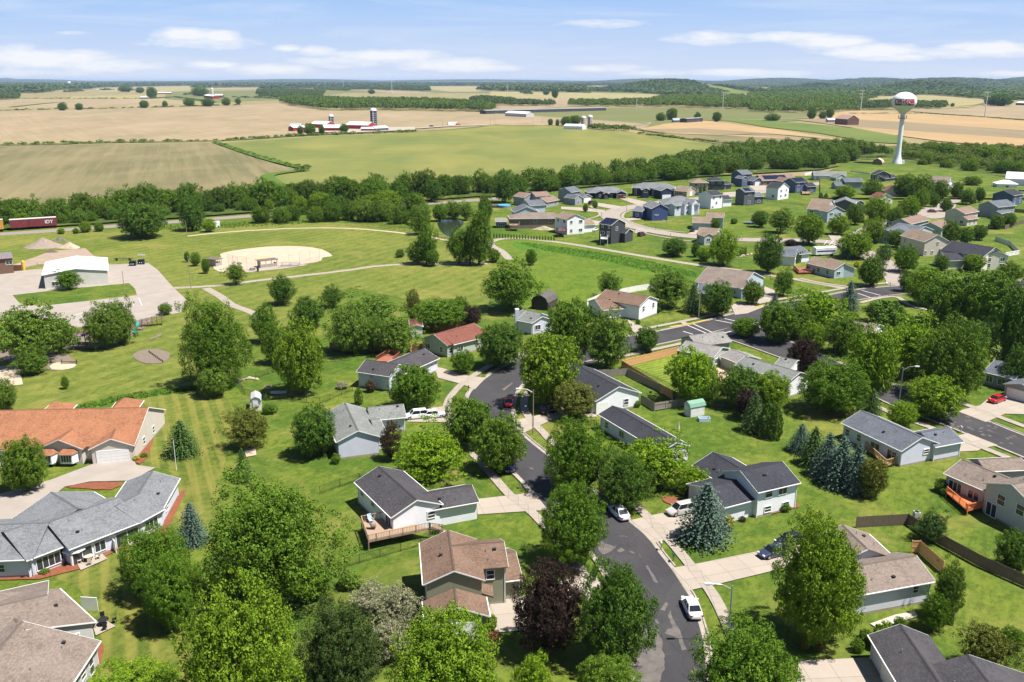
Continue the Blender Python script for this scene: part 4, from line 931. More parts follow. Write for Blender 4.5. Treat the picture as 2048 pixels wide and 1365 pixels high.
house('ranch_house', 'grey ranch house with slate roof above the red car driveway at the right edge', 'house', 'grey', 'bl', [B((1966, 744), (2030, 760), ('r', 1985, 718), e=2.8, w=[('f', .2, 1.5, 1.4, 1.3, 'w'), ('f', .65, 1.5, 2.4, 1.3, 'w')]), B((2006, 768), (2075, 786), 9, e=2.8, ax='y', k=.3, w=[('f', .5, 1.1, 4.8, 2, 'g')])], det=2)
house('ranch_house', 'tan roofed white house peeking between big trees near the lower street', 'house', 'white', 'tp', [B((1722, 664), (1742, 668), 9, e=2.9, ax='x', k=.35), B((1738, 668), (1768, 656), 8, e=2.9, ax='y', k=.35)])
# ---------- upper subdivision
def sub(name, label, wall, roof, blocks, **k): return house(name, label, 'house', wall, roof, blocks, group=None, **k)
sub('two_storey_house', 'blue-grey two-storey house with tan-pink roof farthest left in the subdivision', 'grey', 'pk', [B((1072, 394), (1102, 392), 9, e=5, w=[('l', None)]), B((1048, 396), (1076, 393), 9, e=4.4, ax='y', k=.4), B((1093, 405), (1119, 400), 8, e=2.8, k=.5, w=[('r', .5, 1.1, 3.2, 2, 'g')])])
sub('ranch_house', 'blue house with dark blue-grey roof between the tan ranch and the pink roofed house', 'lblue', 'bl', [B((1028, 425), (1078, 424), 11, e=4, ax='y', k=.42), B((1060, 412), (1092, 410), 10, e=3.6, w=[('f', None)])])
sub('two_storey_house', 'light grey two-storey house with porch columns and white garage gable', 'grey', 'bl', [B((1114.6, 382.7), (1142.5, 385.2), ('c', 1157.7, 381.4), e=5.6, ax='y', k=.5, w=[('f', .85, 3.8, 1.0, 1.0, 'w')]), B((1150, 398), (1166, 396), 8, e=3.4, ax='y', k=.55), B((1166, 396), (1185, 394), 9, e=2.8, ax='y', k=.5, w=[('f', .5, 1.1, 4.6, 2, 'g')])])
sub('ranch_house', 'navy ranch house with grey roof, white gables and brown garage door', 'navy', 'gy', [B((1176, 386), (1253, 385), 12, e=3, hip='b', w=[('f', .35, 1.6, 1.4, 1.2, 'w'), ('f', .62, 1.6, 1, 1.2, 'w')]), B((1190, 387), (1212, 387), 6, e=3, ax='y', w=[('f', .5, 1.6, 1.4, 1.2, 'w')], auto=''), B((1206, 388), (1219, 388), 5, e=3, ax='y', w=[('f', .5, 1.1, .9, 2, 'd')], auto=''), B((1232, 387), (1254, 387), 9, e=3, ax='y', w=[('f', .5, 1.1, 4.6, 2, 'gb')], auto='')])
sub('ranch_house', 'navy ranch house with exposed basement and white garage in front of the trees', 'navy', 'gy', [B((1263, 376), (1350, 378), 12, e=4.6, hip='b'), B((1284, 380), (1300, 380), 6, e=4.6, ax='y', w=[('f', .5, 3.6, 2.0, 1.2, 'w')], auto=''), B((1322, 382), (1346, 381), 9, e=4.6, ax='y', w=[('f', .5, 1.1, 4.8, 2.1, 'g')], auto='')])
sub('two_storey_house', 'tan two-storey house with attached garage below the tree belt', 'tan', 'tn', [B((1384, 366), (1418, 366), 10, e=5.2, hip='b'), B((1374, 384), (1392, 380), 8, e=2.8, ax='y', k=.4, w=[('f', .5, 1.1, 3, 2, 'g')])])
sub('two_storey_house', 'dark grey two-storey house with long white front porch', 'char', 'ch', [B((1418, 362), (1450, 362), 10, e=5.4, hip='b', w=[('f', .25, 4.2, 1.4, 1.2, 'w'), ('f', .7, 4.2, 1.4, 1.2, 'w')]), B((1424, 371), (1448, 370), 4, e=2.8, k=.25), B((1449, 369), (1466, 368), 8, e=3, hip='b', w=[('f', .5, 1.1, 4.4, 2, 'gn')])])
sub('two_storey_house', 'royal blue two-storey house with white garage near the tree belt', 'blue', 'bl', [B((1483.6, 349.1), (1505.2, 347.9), ('c', 1467, 345.8), e=6.6, w=[('l', None)]), B((1484, 358), (1497, 357), 6, e=5.0, ax='y', k=.55, w=[('f', .5, 4.0, 1.6, 1.2, 'w')], auto=''), B((1506, 363), (1529, 362), 9, e=2.8, ax='y', k=.5, w=[('f', .5, 1.1, 4.6, 2, 'g')])])
def solar(cols, rows, dx, dy, z, rz=0): pass
sub('ranch_house', 'brown brick house with solar panels on its reddish roof', 'taupe', 'pk', [B((1524, 362), (1594, 360), 12, e=3, k=.5, solar=(.1, .75, .2, .85)), B((1565, 364), (1585, 363), 8, e=3.2, ax='y', k=.6)])
sub('ranch_house', 'grey-green ranch house with three bay garage left of the water tower', 'greent', 'gg', [B((1628, 352), (1694, 353), 12, e=3, w=[('f', .35, 1.1, 7.5, 2, 'g'), ('f', .85, 1.5, 1.2, 1.2, 'w')]), B((1672, 356), (1694, 355), 6, e=3, ax='y', k=.5)])
sub('two_storey_house', 'navy and white two-storey house close to the water tower lawn', 'dgrey', 'ch', [B((1750, 350), (1784, 350), 8, e=5, ax='y', k=.45), B((1770, 358), (1797, 355), 8, e=2.8, k=.4, w=[('f', None)])])
sub('two_storey_house', 'white two-storey house with dark roof and gravel garden terrace', 'white', 'ch', [B((1423, 392.3), (1447, 389.8), ('c', 1401.4, 388.1), e=6.6, w=[('l', None), ('f', .25, 5.4, 1.2, 1.1, 'w'), ('f', .8, 5.4, 1.2, 1.1, 'w'), ('f', .5, 2.8, 1, 1.2, 'w'), ('f', .2, .9, 1.2, .7, 'w')]), B((1446, 400), (1465, 399), 8, e=3.6, w=[('f', None)])])
sub('two_storey_house', 'slate blue two-storey house with grey front wall and solar panel roof', 'dgrey', 'bl', [B((1489.4, 384.5), (1511.9, 383), ('c', 1467.8, 381.5), solar=(.15, .7, .2, .9), e=7.0, w=[('l', None)]), B((1510, 394), (1528.5, 393), 8, e=4.0)])
sub('two_storey_house', 'white two-storey house with dark roof and small wooden steps', 'white', 'ch', [B((1531, 375.7), (1556.7, 378.2), ('c', 1579, 374.9), e=6.0, k=.5, w=[('f', .6, 1.8, 1.4, 1.3, 'w'), ('r', .3, 4.6, 1.3, 1.2, 'w'), ('r', .75, 4.6, 1.0, 1.0, 'w'), ('r', .3, 1.9, 1.3, 1.2, 'w'), ('r', .7, 2.0, 1.6, 1.2, 'w')])])
sub('two_storey_house', 'dark blue two-storey house with wooden deck stairs below the garage ranch', 'blue', 'ch', [B((1592.4, 365.7), (1617.3, 363.9), ('c', 1576.6, 361.6), solar=(.1, .9, .3, .95), e=6.0, w=[('l', None)]), B((1615.7, 374), (1634, 373), 8, e=3.6)],
    extra=ex_parts(lambda r: deck(r, [(1603, 382), (1604, 388), (1622, 388), (1620, 381)], .8)))
sub('two_storey_house', 'blue-grey two-storey house with lower left garage wing', 'grey', 'bl', [B((1690, 364), (1727, 364), 9, e=5.2, w=[('f', .7, 4, 1, 1.1, 'w')]), B((1672, 372), (1692, 372), 9, e=3, w=[('f', None)])])
sub('two_storey_house', 'cream house with brown-pink roof among the round maples', 'cream', 'rd', [B((1768, 382), (1810, 383), 10, e=3.6, ax='y', k=.45, w=[('f', None)]), B((1756, 397), (1788, 396), 8, e=3.0, ax='y', k=.5)])
sub('two_storey_house', 'white house with brown-grey roof left of the access road curve', 'white', 'tp', [B((1861, 360), (1899, 362), 9, e=4.4, ax='x', w=[('f', .3, 3.2, 1, 1, 'w')]), B((1892, 371), (1912, 368), 8, e=3, ax='y', k=.4, w=[('f', .5, 1.1, 4, 2, 'g')])])
house('machine_hall', 'big white metal roofed hall at the far right edge', 'hall', 'lav', metal_roof(), [B((2011, 357), (2100, 361), 22, e=5, k=.28, w=[('f', None)])])
house('low_building', 'low building with white pyramid roof in front of the white hall', 'building', 'white', metal_roof(), [B((1993, 368), (2038, 369), 9, e=3, hip='b', w=[('f', .5, 1.5, 1.5, 1, 'w')])])
sub('two_storey_house', 'blue two-storey house with dark roof behind the grey one at the right', 'blue', 'ch', [B((1984, 388), (2028, 392), 12, e=5.2, ax='y', k=.42, w=[('f', None)])])
sub('two_storey_house', 'large grey house with slate roof and small rear sunroom at the right', 'grey', 'bl', [B((1955.4, 409.8), (1996, 415), ('c', 2020.8, 409.8), e=5.2, ax='y', k=.45, dmax=14, w=[('f', .8, 4.2, .8, .8, 'w')]), B((2003, 428), (2020, 424), 5, e=2.8, k=.4)])
sub('two_storey_house', 'grey and cream two-storey house with tan-brown roof and sunroom', 'beige', 'pk', [B((1888.6, 423.6), (1930, 428.2), ('c', 1964.5, 423.6), e=5.2, ax='y', k=.42, dmax=14, w=[('f', None), ('r', .2, 4.0, .9, 1, 'w'), ('r', .6, 4.0, 1.2, 1, 'w')]), B((1936, 440), (1958, 437), 6, e=2.9, k=.45, w=[('f', .3, 1.5, .8, 1.3, 'w'), ('f', .7, 1.5, .8, 1.3, 'w')])])
sub('ranch_house', 'pale green house with brown-pink roof above the slate roofed one', 'greent', 'pk', [B((1836, 453), (1885, 458), 13, e=3.6, ax='y', k=.42, w=[('f', .8, 2.2, .8, .8, 'w')]), B((1822, 449), (1860, 440), 9, e=3.6, w=[('f', None)])])
sub('ranch_house', 'pale blue house with slate grey roof beside the beige gabled house', 'lblue', 'bl', [B((1804, 474), (1838, 463), 13, e=3.4, k=.3, w=[('f', None)]), B((1830, 466), (1868, 460), 12, e=3.6, ax='y', k=.3, w=[('f', None)])])
def x_r17(r):
    p = at(r, 1884, 512); m = MB(); m.box((p.x, p.y, 1.3), (2.4, 1.4, 2.6)); m.build('porch_enclosure', M('porch_purple', (.26, .22, .26)), r)
sub('two_storey_house', 'beige two-storey house with big plain gable end facing us', 'beige', 'tn', [B((1849, 484.4), (1899, 482.5), ('c', 1824, 469), e=5.4, ax='y', k=.5, dmax=15, w=[('f', .12, 1.5, .8, .9, 'w'), ('f', .38, 1.5, .8, .9, 'w'), ('f', .56, 4.7, .7, .9, 'w'), ('l', .2, 3.9, 1, 1.2, 'w')])], extra=ex_parts(x_r17), det=1)
sub('two_storey_house', 'cream house with charcoal roof and big blank gable wall at the right', 'cream', 'ch', [B((1966, 515), (2010, 508), ('c', 1931, 493), e=4.8, ax='y', k=.45, w=[('f', None)]), B((1930, 500), (1968, 513), 9, e=4.8, k=.42, w=[('f', None)]), B((1898, 522), (1933, 521), 9, e=3, k=.42, w=[('f', None)])])
sub('ranch_house', 'pale blue ranch house with brown-tan roof and red rear deck by the motorhome', 'lblue', 'tn', [B((1610, 526), (1669, 540), ('r', 1622, 511), e=3, w=[('f', .1, 1.6, 1.6, 1.2, 'w'), ('f', .45, 1.6, 1.2, 1.2, 'w'), ('f', .75, 1.6, 1.2, 1.2, 'w')]), B((1668, 538), (1712, 537), 11, e=3, ax='y', k=.4, w=[('f', None)], auto='')],
    extra=ex_parts(lambda r: deck(r, [(1587, 536), (1597, 546), (1628, 545), (1612, 535)], .6, M('deck_red', (.30, .11, .07)))))
sub('ranch_house', 'white house with slate roof and a row of arborvitae beside it', 'white', 'bl', [B((1560, 512), (1592, 514), 10, e=3.4, k=.36, ax='x', w=[('f', None)]), B((1582, 511), (1622, 507), 11, e=3, k=.34, w=[('f', .3, 1.5, .8, .9, 'w')])])
sub('two_storey_house', 'pale blue two-storey house with tan roof between big green trees', 'lblue', 'tn', [B((1634, 420), (1655, 424), 10, e=5, k=.45, w=[('f', None)]), B((1653, 421), (1672, 413), 9, e=5, ax='y', k=.5, w=[('f', .3, 4, 1.2, 1.2, 'w'), ('f', .5, 1.5, 1.2, 1.2, 'w')])])
sub('ranch_house', 'purple-grey house with grey roof right of the tan roofed one', 'dgrey', 'gy', [B((1667, 407), (1712, 409), 12, e=4, ax='y', k=.42, w=[('f', None)]), B((1710, 408), (1730, 406), 8, e=3, ax='y', k=.4)])
# left part of the subdivision
def x_m9(r):
    d = deck(r, [(1018, 448), (1018, 451), (1038, 452), (1039, 448)], 2.4)
sub('ranch_house', 'taupe ranch house with tan-brown roof and covered balcony by the pond', 'taupe', 'tp', [B((1019, 438), (1112, 437), ('r', 1100, 425), e=4.4, k=.34, w=[('f', .56, 3.2, 1.1, 1.2, 'w'), ('f', .88, 3.2, 1.1, 1.2, 'w'), ('l', None)], hip='0')], extra=ex_parts(x_m9))
sub('two_storey_house', 'white two-storey house with dark red deck and attached garage', 'white', 'tn', [B((1110, 433), (1134, 439.5), 9, e=6.4, w=[('f', .3, 4.8, .8, 1.2, 'w'), ('f', .8, 4.8, .8, 1.2, 'w')]), B((1133.6, 439.2), (1160.3, 436.6), 9, e=6.5, ax='y', k=.45, w=[('f', None)]), B((1152, 452), (1192, 449), ('r', 1180, 438), e=3.2, w=[('f', None)])],
    extra=ex_parts(lambda r: deck(r, [(1113, 458), (1116, 463), (1134, 463), (1132, 456)], 2.6, M('deck_maroon', (.17, .07, .07)))))
def x_m11(r):
    d = deck(r, [(1201, 474), (1201, 478), (1215, 479), (1216, 475)], 2.6, STEELP)
    a = at(r, 1216, 478, 0); st = MB()
    for i in range(10): st.box((a.x + .22 * i, a.y - .3 * i, 2.4 - i * .25), (1.1, .34, .06), -.6)
    for s in (-.6, .6): st.bar((a.x + s, a.y, 3.2), (a.x + s + 2.2, a.y - 3.0, .8), .05)
    st.build('stairs', STEELP, d)
    m = MB(); P = [at(r, 1200, 452, 6.9), at(r, 1222, 454, 6.9)]
sub('two_storey_house', 'charcoal two-storey house with solar roof, white stair and side garage', 'char', 'ch', [B((1196.4, 447.4), (1222.5, 451.2), ('c', 1251.7, 446), solar=(.08, .9, .12, .92), e=7.5, k=.42, w=[('f', .3, 6.6, .8, 1.0, 'w'), ('f', .8, 6.6, .8, 1, 'w'), ('f', .3, 3.9, 1.8, 1.4, 'w'), ('f', .75, 3.8, 1.2, 2, 's'), ('f', .3, 1.2, 1.6, 1.8, 's'), ('r', .4, 5.8, 1.0, 1.4, 'w')]),
    B((1227, 465.2), (1250.3, 467.8), ('c', 1273, 463.7), e=3.8, w=[('f', None), ('r', None)])], extra=ex_parts(x_m11))
sub('ranch_house', 'bright blue gabled house with long grey roof and white rear bays on the corner lot', 'royal', 'gy', [B((1303, 418), (1338, 417), 13, e=5.6, ax='y', k=.5, w=[('f', .32, 2.6, 1.6, .5, 'w'), ('l', None)]), B((1284, 424), (1303, 421), 6, e=3.4, ax='y', k=.5, w=[('f', None)])])
sub('ranch_house', 'white rear-gabled house under a broad grey hip roof behind the blue gable', 'lav', 'gy', [B((1326, 409), (1400, 409), 15, e=5, hip='b', w=[('f', .25, 3.6, 1.2, 1.2, 'w')]), B((1369, 410), (1383, 409), 7, e=5, ax='y', k=.6, w=[('f', .5, 3.6, 1.3, 1.3, 'w'), ('f', .5, 1.2, 1.3, 1.1, 'w')], auto=''), B((1384, 410), (1401, 407), 8, e=5, ax='y', k=.6, w=[('f', .5, 3.6, 1.5, 1.3, 'w'), ('f', .5, 1.2, 1.6, 1.6, 'w')], auto='r'), B((1350, 412), (1364, 411), 5, e=5, k=.3, w=[('f', .5, 3.6, 1.2, 1.2, 'w')], auto='')])
sub('two_storey_house', 'pale two-storey house with tan roof and low garage wing by the small street tree', 'lblue', 'tn', [B((1412.8, 435.2), (1448, 436.4), ('c', 1462, 431.5), e=4.8, w=[('f', .2, 3.8, .9, 1, 'w'), ('r', .3, 1.5, .8, .9, 'w')]), B((1385, 446), (1424, 447), 11, e=3, k=.35, w=[('f', None)])])
sub('ranch_house', 'small pale house with tan roof half behind the large light green tree', 'lgrey', 'tn', [B((1392, 468), (1432, 471), 10, e=3.6, k=.4, w=[('f', .15, 2, .8, 1, 'w'), ('f', .6, 2, .8, 1.1, 'w')]), B((1408, 473), (1428, 472), 5, e=3.6, ax='y', k=.5, w=[('f', .5, 2, 1.4, 1.3, 'w')], auto='')])
sub('pond_house', 'small white roofed boathouse cottage beside the pond', 'dgrey', 'lg', [B((991, 444), (1014, 444), 6, e=2.8, w=[('f', .5, 1.5, 2.5, 1, 'w')])])
# ---------- maintenance building, barn, small sheds, dugouts
def x_mt(r):
    p = at(r, 75, 530, 4.6); m = MB(); m.bar((p.x, p.y, 4.2), (p.x, p.y, 5.4), .12); m.build('flue', GALV, r)
house('maintenance_building', 'white metal maintenance building with pale blue-white roof in the yard', 'building', 'steel', metal_roof(), [B((84, 551), (217, 541), ('c', 66, 526), e=4.4, ax='y', k=.14, w=[('f', .17, 1.4, 1.6, 1.3, 'w')], auto='', novent=1)], extra=ex_parts(x_mt))
house('barn', 'weathered brown wooden barn with dark roof at the left edge', 'barn', 'rust', M('barn_roof', (.17, .15, .16), .8), [B((-40, 522), (26, 516), 10, e=5.2, k=.25, w=[('f', .86, 3.6, 1.8, 1.2, 'w')], auto='', novent=1)], trim=M('barn_trim', (.2, .15, .12)))
gambrel('garden_shed', 'white garden shed with green roof at the end of the weathered fence', (1366, 828), (1381, 836), 3.4, M('shed_white', (.7, .7, .7)), M('green_roof', (.16, .30, .22), .6), 2.0, 'shed')
gambrel('tower_shed', 'small brown shed at the foot of the water tower', (1744, 332), (1764, 333), 6, M('shed_tan', (.22, .15, .11)), M('shed_roof_tan', (.45, .38, .3)), 2.6, 'shed')
def dugout(label, p0, p1, D, back=True):
    A, Bb = G(*p0), G(*p1); u = Bb - A; L = u.length; rz = math.atan2(u.y, u.x); r = thing('dugout', label, 'dugout', (A + Bb) / 2, rz)
    m = MB(); m.box((0, D / 2, 2.45), (L + .8, D + .8, .16)); m.build('roof', M('dugout_roof', (.14, .11, .11), .8), r)
    m = MB(); m.box((0, .1, .6), (L, .15, 1.2)); m.box((-L / 2 + .1, D / 2, 1.2), (.15, D, 2.4)); m.box((L / 2 - .1, D / 2, .6), (.15, D, 1.2)); m.build('wall', M('dugout_wall', (.36, .31, .28)), r)
    for i in range(4): q = MB(); q.box((-L / 2 + .1 + i * (L - .2) / 3, 0.1, 1.75), (.14, .14, 1.2)); q.build('post', M('dugout_post', (.12, .10, .10)), r)
    return r
dugout('open dugout with flat dark roof on the third base side pad', (521, 537), (555, 533), 3)
dugout('closed small dugout with slanted dark roof at the left end of the infield', (432, 534), (444, 531), 4)
# ---------- farms
RED = 'red'
def farmh(name, label, wall, p0, p1, D, e, k=.3, ax='x', roof=None, cat='barn'):
    return house(name, label, cat, wall, roof or metal_roof(), [B((p0[0] - .06 * (p1[0] - p0[0]), p0[1]), (p1[0] + .06 * (p1[0] - p0[0]), p1[1]), D * 1.3, e=e * 1.25, k=k * 1.2, ax=ax, auto='', w=[('f', .7, 1.5, 1, 1, 'w')], novent=1)])
farmh('red_barn', 'long red barn with white roof in the middle of the near farm', RED, (646, 256), (681, 256), 14, 4)
farmh('red_barn', 'red barn with white roof left of the small blue silo', RED, (622, 248), (650, 249), 14, 5, .3)
farmh('red_barn', 'red barn with white roof and open gable left of the tall blue silo', RED, (693, 250), (733, 251), 16, 5)
farmh('red_shed', 'small red shed with grey roof at the left end of the near farm', RED, (580, 252), (600, 252), 12, 4, roof=M('grey_metal', (.33, .35, .38), .6))
farmh('red_shed', 'small red shed with white roof beside the grey roofed one', RED, (588, 256), (610, 255), 10, 3.5)
farmh('cattle_shed', 'low white roofed open shed in front of the tall silo', RED, (723, 258), (751, 258), 8, 3)
farmh('cattle_shed', 'low grey open shed right of the tall blue silo', 'dgrey', (752, 257), (776, 256), 10, 3.5)
farmh('white_barn', 'white metal roofed barn with cars parked in front by the long dark shed', 'lgrey', (1012, 226), (1050, 228), 14, 5)
farmh('long_cattle_shed', 'very long dark open-sided cattle shed', 'char', (985, 222), (1200, 216), 16, 5, .12, roof=M('old_metal', (.22, .22, .21), .7))
farmh('white_barn', 'white roofed barn left of the twin concrete silos', 'white', (1129, 252), (1163, 253), 10, 3.5)
farmh('farm_house', 'small grey farmhouse roof among trees right of centre field', 'grey', (1348, 241), (1372, 241), 12, 3, roof=M('grey_metal', (.33, .35, .38)))
farmh('open_shed', 'dark open shed beside the small farmhouse in the field', 'char', (1376, 238), (1405, 236), 10, 5, .1, roof=M('old_metal', (.22, .22, .21)))
farmh('old_barn', 'faded red barn with rusty roof by the orange field', 'rust', (1671, 237), (1694, 239), 14, 7, .5, roof=M('rusty_roof', (.36, .24, .20), .7))
farmh('old_house', 'small pale farmhouse beside the faded red barn', 'lgrey', (1657, 240), (1671, 240), 9, 3.5)
farmh('white_barn', 'white roofed barn at the far right edge of the fields', 'rust', (2033, 206), (2060, 207), 14, 5)
farmh('red_barn', 'red barn with white roof beside the far pale silo', RED, (408, 191), (425, 193), 16, 7)
farmh('far_barn', 'grey gabled barn behind the far pale silo', 'rust', (430, 191), (444, 191), 16, 7)
farmh('far_shed', 'low red and white shed on the far tan field', RED, (317, 186), (341, 186), 12, 4)
farmh('far_house', 'small blue-grey farmhouse under two far dark trees', 'lblue', (281, 195), (293, 195), 10, 4)
for i, (a, b, y, lb) in enumerate(((13, 30, 166, 'leftmost long white shed just under the horizon'), (36, 46, 168, 'second white shed just under the left horizon'), (52, 72, 171.5, 'tan roofed sheds under the left horizon'), (100, 112, 171, 'white barn roof by the far silo under the left horizon'),
                                 (1145, 1152, 170, 'tiny white house on the far wooded ridge'), (1586, 1600, 167, 'white shed left of a longer one near the right horizon'), (1606, 1630, 166.5, 'long white barn near the right horizon'),
                                 (1424, 1434, 180, 'white shed left of the far white dairy farm'), (1432, 1448, 184.5, 'long white barn of the far dairy farm'), (1448, 1456, 178, 'small white barn behind the far dairy farm'), (1460, 1470, 183, 'white shed at the right of the far dairy farm'))):
    farmh('far_white_barn', lb, 'white', (a, y), (b, y), 20, 7 if y < 172 else 5)
def silo(label, px, py, ytop, wpx, body, dome, ribs=6):
    P = G(px, py); h = hat(P, ytop); r = wpx * mpp(P) / 2; o = thing('silo', label, 'silo', P)
    m = MB(); m.lathe([(r, 0), (r, h - r * .8)], 20); m.build('body', body, o, True)
    m = MB(); m.lathe([(r * 1.02, h - r * .85), (r * .95, h - r * .5), (r * .6, h - r * .15), (0, h)], 20); m.build('dome', dome, o, True)
    m = MB()
    for i in range(1, ribs): z = (h - r) * i / ribs; m.lathe([(r * 1.005, z - .15), (r * 1.03, z), (r * 1.005, z + .15)], 20)
    m.box((0, -r * 1.08, (h - r) / 2), (r * .22, r * .15, h - r)); m.build('hoop', dome, o)
bs = M('silo_blue', (.022, .028, .07), .3); dw = M('silo_dome', (.62, .64, .68), .4); cs = M('silo_concrete', (.37, .30, .26), .8)
silo('small dark blue silo with white dome at the near farm', 663, 249, 229, 10, bs, dw, 5); silo('tall dark blue silo at the near farm', 748, 255, 216, 13.5, bs, dw, 8)
silo('left one of the twin concrete silos', 1167, 254, 232, 10, cs, dw); silo('taller right one of the twin concrete silos', 1180, 256, 230, 10, cs, dw)
silo('pale silo at the far red barn', 425, 193, 176, 5, M('silo_pale', (.6, .57, .52)), dw, 4); silo('pale silo under the left horizon', 139, 174, 163, 6, M('silo_pale', (.6, .57, .52)), dw, 4)
# ---------- water tower
def water_tower():
    P = G(1794, 330); t = thing('water_tower', 'white water tower with red sign band on its bulb', 'water tower', P)
    s = mpp(P); zt = hat(P, 186); rb = 23.3 * s; zc = zt - 17 * s; rv = 18.5 * s
    m = MB(); m.lathe([(4.2, 0), (4.1, .6), (3.1, 3.2), (2.3, 6), (1.95, 9), (1.75, 14), (1.6, zc - rv * 1.25)], 32); m.build('stem', STEELP, t, True)
    prof = [(1.85, zc - rv * 1.3), (2.3, zc - rv * 1.15), (4.0, zc - rv * .95)]
    for i in range(1, 25):
        a = -1.02 + i * (math.pi / 2 + 1.02) / 24; zz = math.sin(a); prof.append((max(.01, rb * math.cos(a)), zc + rv * (zz * (1.0 if zz > 0 else .98))))
    m = MB(); m.lathe(prof, 48); m.build('tank', STEELP, t, True)
    # sign band: red panel with dark rims, wrapped on the tank towards the town
    face = math.atan2(-P.y, -P.x) + .06
    def wrap(a, v, off):
        z = v / rv
        rr = rb * math.sqrt(max(0, 1 - z * z)) + off; return (rr * math.cos(face + a), rr * math.sin(face + a), zc + v)
    def panel(name, a0, a1, v0, v1, off, mat, par):
        m = MB(); n = 28; V = []
        for j in range(5):
            for i in range(n + 1): V.append(wrap(a0 + (a1 - a0) * i / n, v0 + (v1 - v0) * j / 4, off))
        m.add(V, [(j * (n + 1) + i, j * (n + 1) + i + 1, (j + 1) * (n + 1) + i + 1, (j + 1) * (n + 1) + i) for j in range(4) for i in range(n)]); return m.build(name, mat, par)
    red = M('sign_red', (.50, .035, .085), .5); dk = M('sign_dark', (.06, .02, .04), .5)
    vt = rv * .30; vb = -rv * .36
    sg = panel('sign_band', -.86, .86, vb, vt, .06, dk, t); panel('sign_panel', -.84, .84, vb + .95, vt - .75, .10, red, sg)
    def text(s_, size, vc, off, wid, mat):
        c = bpy.data.curves.new('txt', 'FONT'); c.body = s_; c.size = size; c.align_x = 'CENTER'; c.align_y = 'CENTER'; c.offset = .05
        o = bpy.data.objects.new('txt', c); COL.objects.link(o); dg = bpy.context.evaluated_depsgraph_get()
        me = bpy.data.meshes.new_from_object(o.evaluated_get(dg)); bpy.data.objects.remove(o)
        xs = [v.co.x for v in me.vertices]; k = wid / (max(xs) - min(xs))
        for v in me.vertices: v.co = wrap(v.co.x * k / rb, vc + v.co.y, off)
        me.materials.clear(); me.materials.append(mat); link('lettering', me, sg)
    text('MARSHALL', 4.9, (vt + vb) / 2 + .15, .18, rb * 1.56, WHITE); text('* * * *', 1.6, vb + .35, .16, rb * .5, WHITE)
    m = MB(); zz = zc - rv * 1.3 - 3.0; m.lathe([(1.8, zz - .3), (3.0, zz), (3.0, zz + .25), (1.8, zz + .25)], 24)
    for i in range(8):
        a = i * math.pi / 4; m.box((2.9 * math.cos(a), 2.9 * math.sin(a), zz + 1.2), (.5, .3, 2.4), a)
    m.build('antenna_ring', GALV, t)
    m = MB(); m.bar((0, 0, zt - 1), (0, 0, zt + 1.2), .25); m.build('vent', GALV, t)
    m = MB(); m.box((3.6, -1.8, 1.8), (1.8, 1.8, 3.6)); m.build('entry_door', STEELP, t)
water_tower()
# ---------- railway wagons
def boxcar(label, x0, x1, yb, yt, col, txt=None):
    A, Bb = G(x0, yb), G(x1, yb + (x0 - x1) * .066); u = Bb - A; L = u.length; rz = math.atan2(u.y, u.x); C = (A + Bb) / 2 + Vector((-math.sin(rz), math.cos(rz), 0)) * 2.5
    h = hat(G((x0 + x1) / 2, yb - (x1 - x0) * .033), yt); t = thing('railway_wagon', label, 'railway wagon', C, rz)
    hh = h - 1.1; mt = M('wagon_' + str(col), {'r': (.20, .035, .045), 'y': (.55, .30, .05)}[col], .7, col2={'r': (.14, .03, .035), 'y': (.45, .22, .04)}[col], scale=.8)
    m = MB(); m.box((0, 0, 1.1 + hh / 2), (L - 1, 3.0, hh))
    for i in range(int(L / 1.1)): m.box((-L / 2 + .9 + i * 1.1, 0, 1.1 + hh / 2), (.12, 3.14, hh - .3))
    m.build('body', mt, t); m = MB(); m.box((0, 0, h + .09), (L - .8, 3.15, .18)); m.build('roof', M('wagon_roof', (.55, .50, .48)), t)
    m = MB(); m.box((0, -1.62, 1.1 + hh * .48), (3.4, .1, hh * .9)); m.build('door', M('wagon_door', (.17, .03, .04)), t)
    for s in (-1, 1):
        b = MB(); b.box((s * (L / 2 - 3), 0, .75), (3.2, 2.2, .5)); tr = b.build('bogie', DARKW, t)
        for q in (-1, 1):
            for y in (-.75, .75): w = MB(); w.bar((s * (L / 2 - 3) + q * 1, y - .08, .46), (s * (L / 2 - 3) + q * 1, y + .08, .46), .46, 14); w.build('wheel', BLACKM, tr)
    if txt:
        c = bpy.data.curves.new('txt', 'FONT'); c.body = txt; c.size = 2.0; c.offset = .03; o = bpy.data.objects.new('txt', c); COL.objects.link(o)
        me = bpy.data.meshes.new_from_object(o.evaluated_get(bpy.context.evaluated_depsgraph_get())); bpy.data.objects.remove(o)
        for v in me.vertices: v.co = (L / 2 - 5.0 + v.co.x, -1.66, h - 2.2 + v.co.y)
        me.materials.clear(); me.materials.append(WHITE); link('lettering', me, t)
boxcar('dark red boxcar with white letters on the railway', 19, 117, 463, 439, 'r', 'IDY'); boxcar('yellow railway wagon cut by the left edge', -90, 11, 471, 444, 'y')
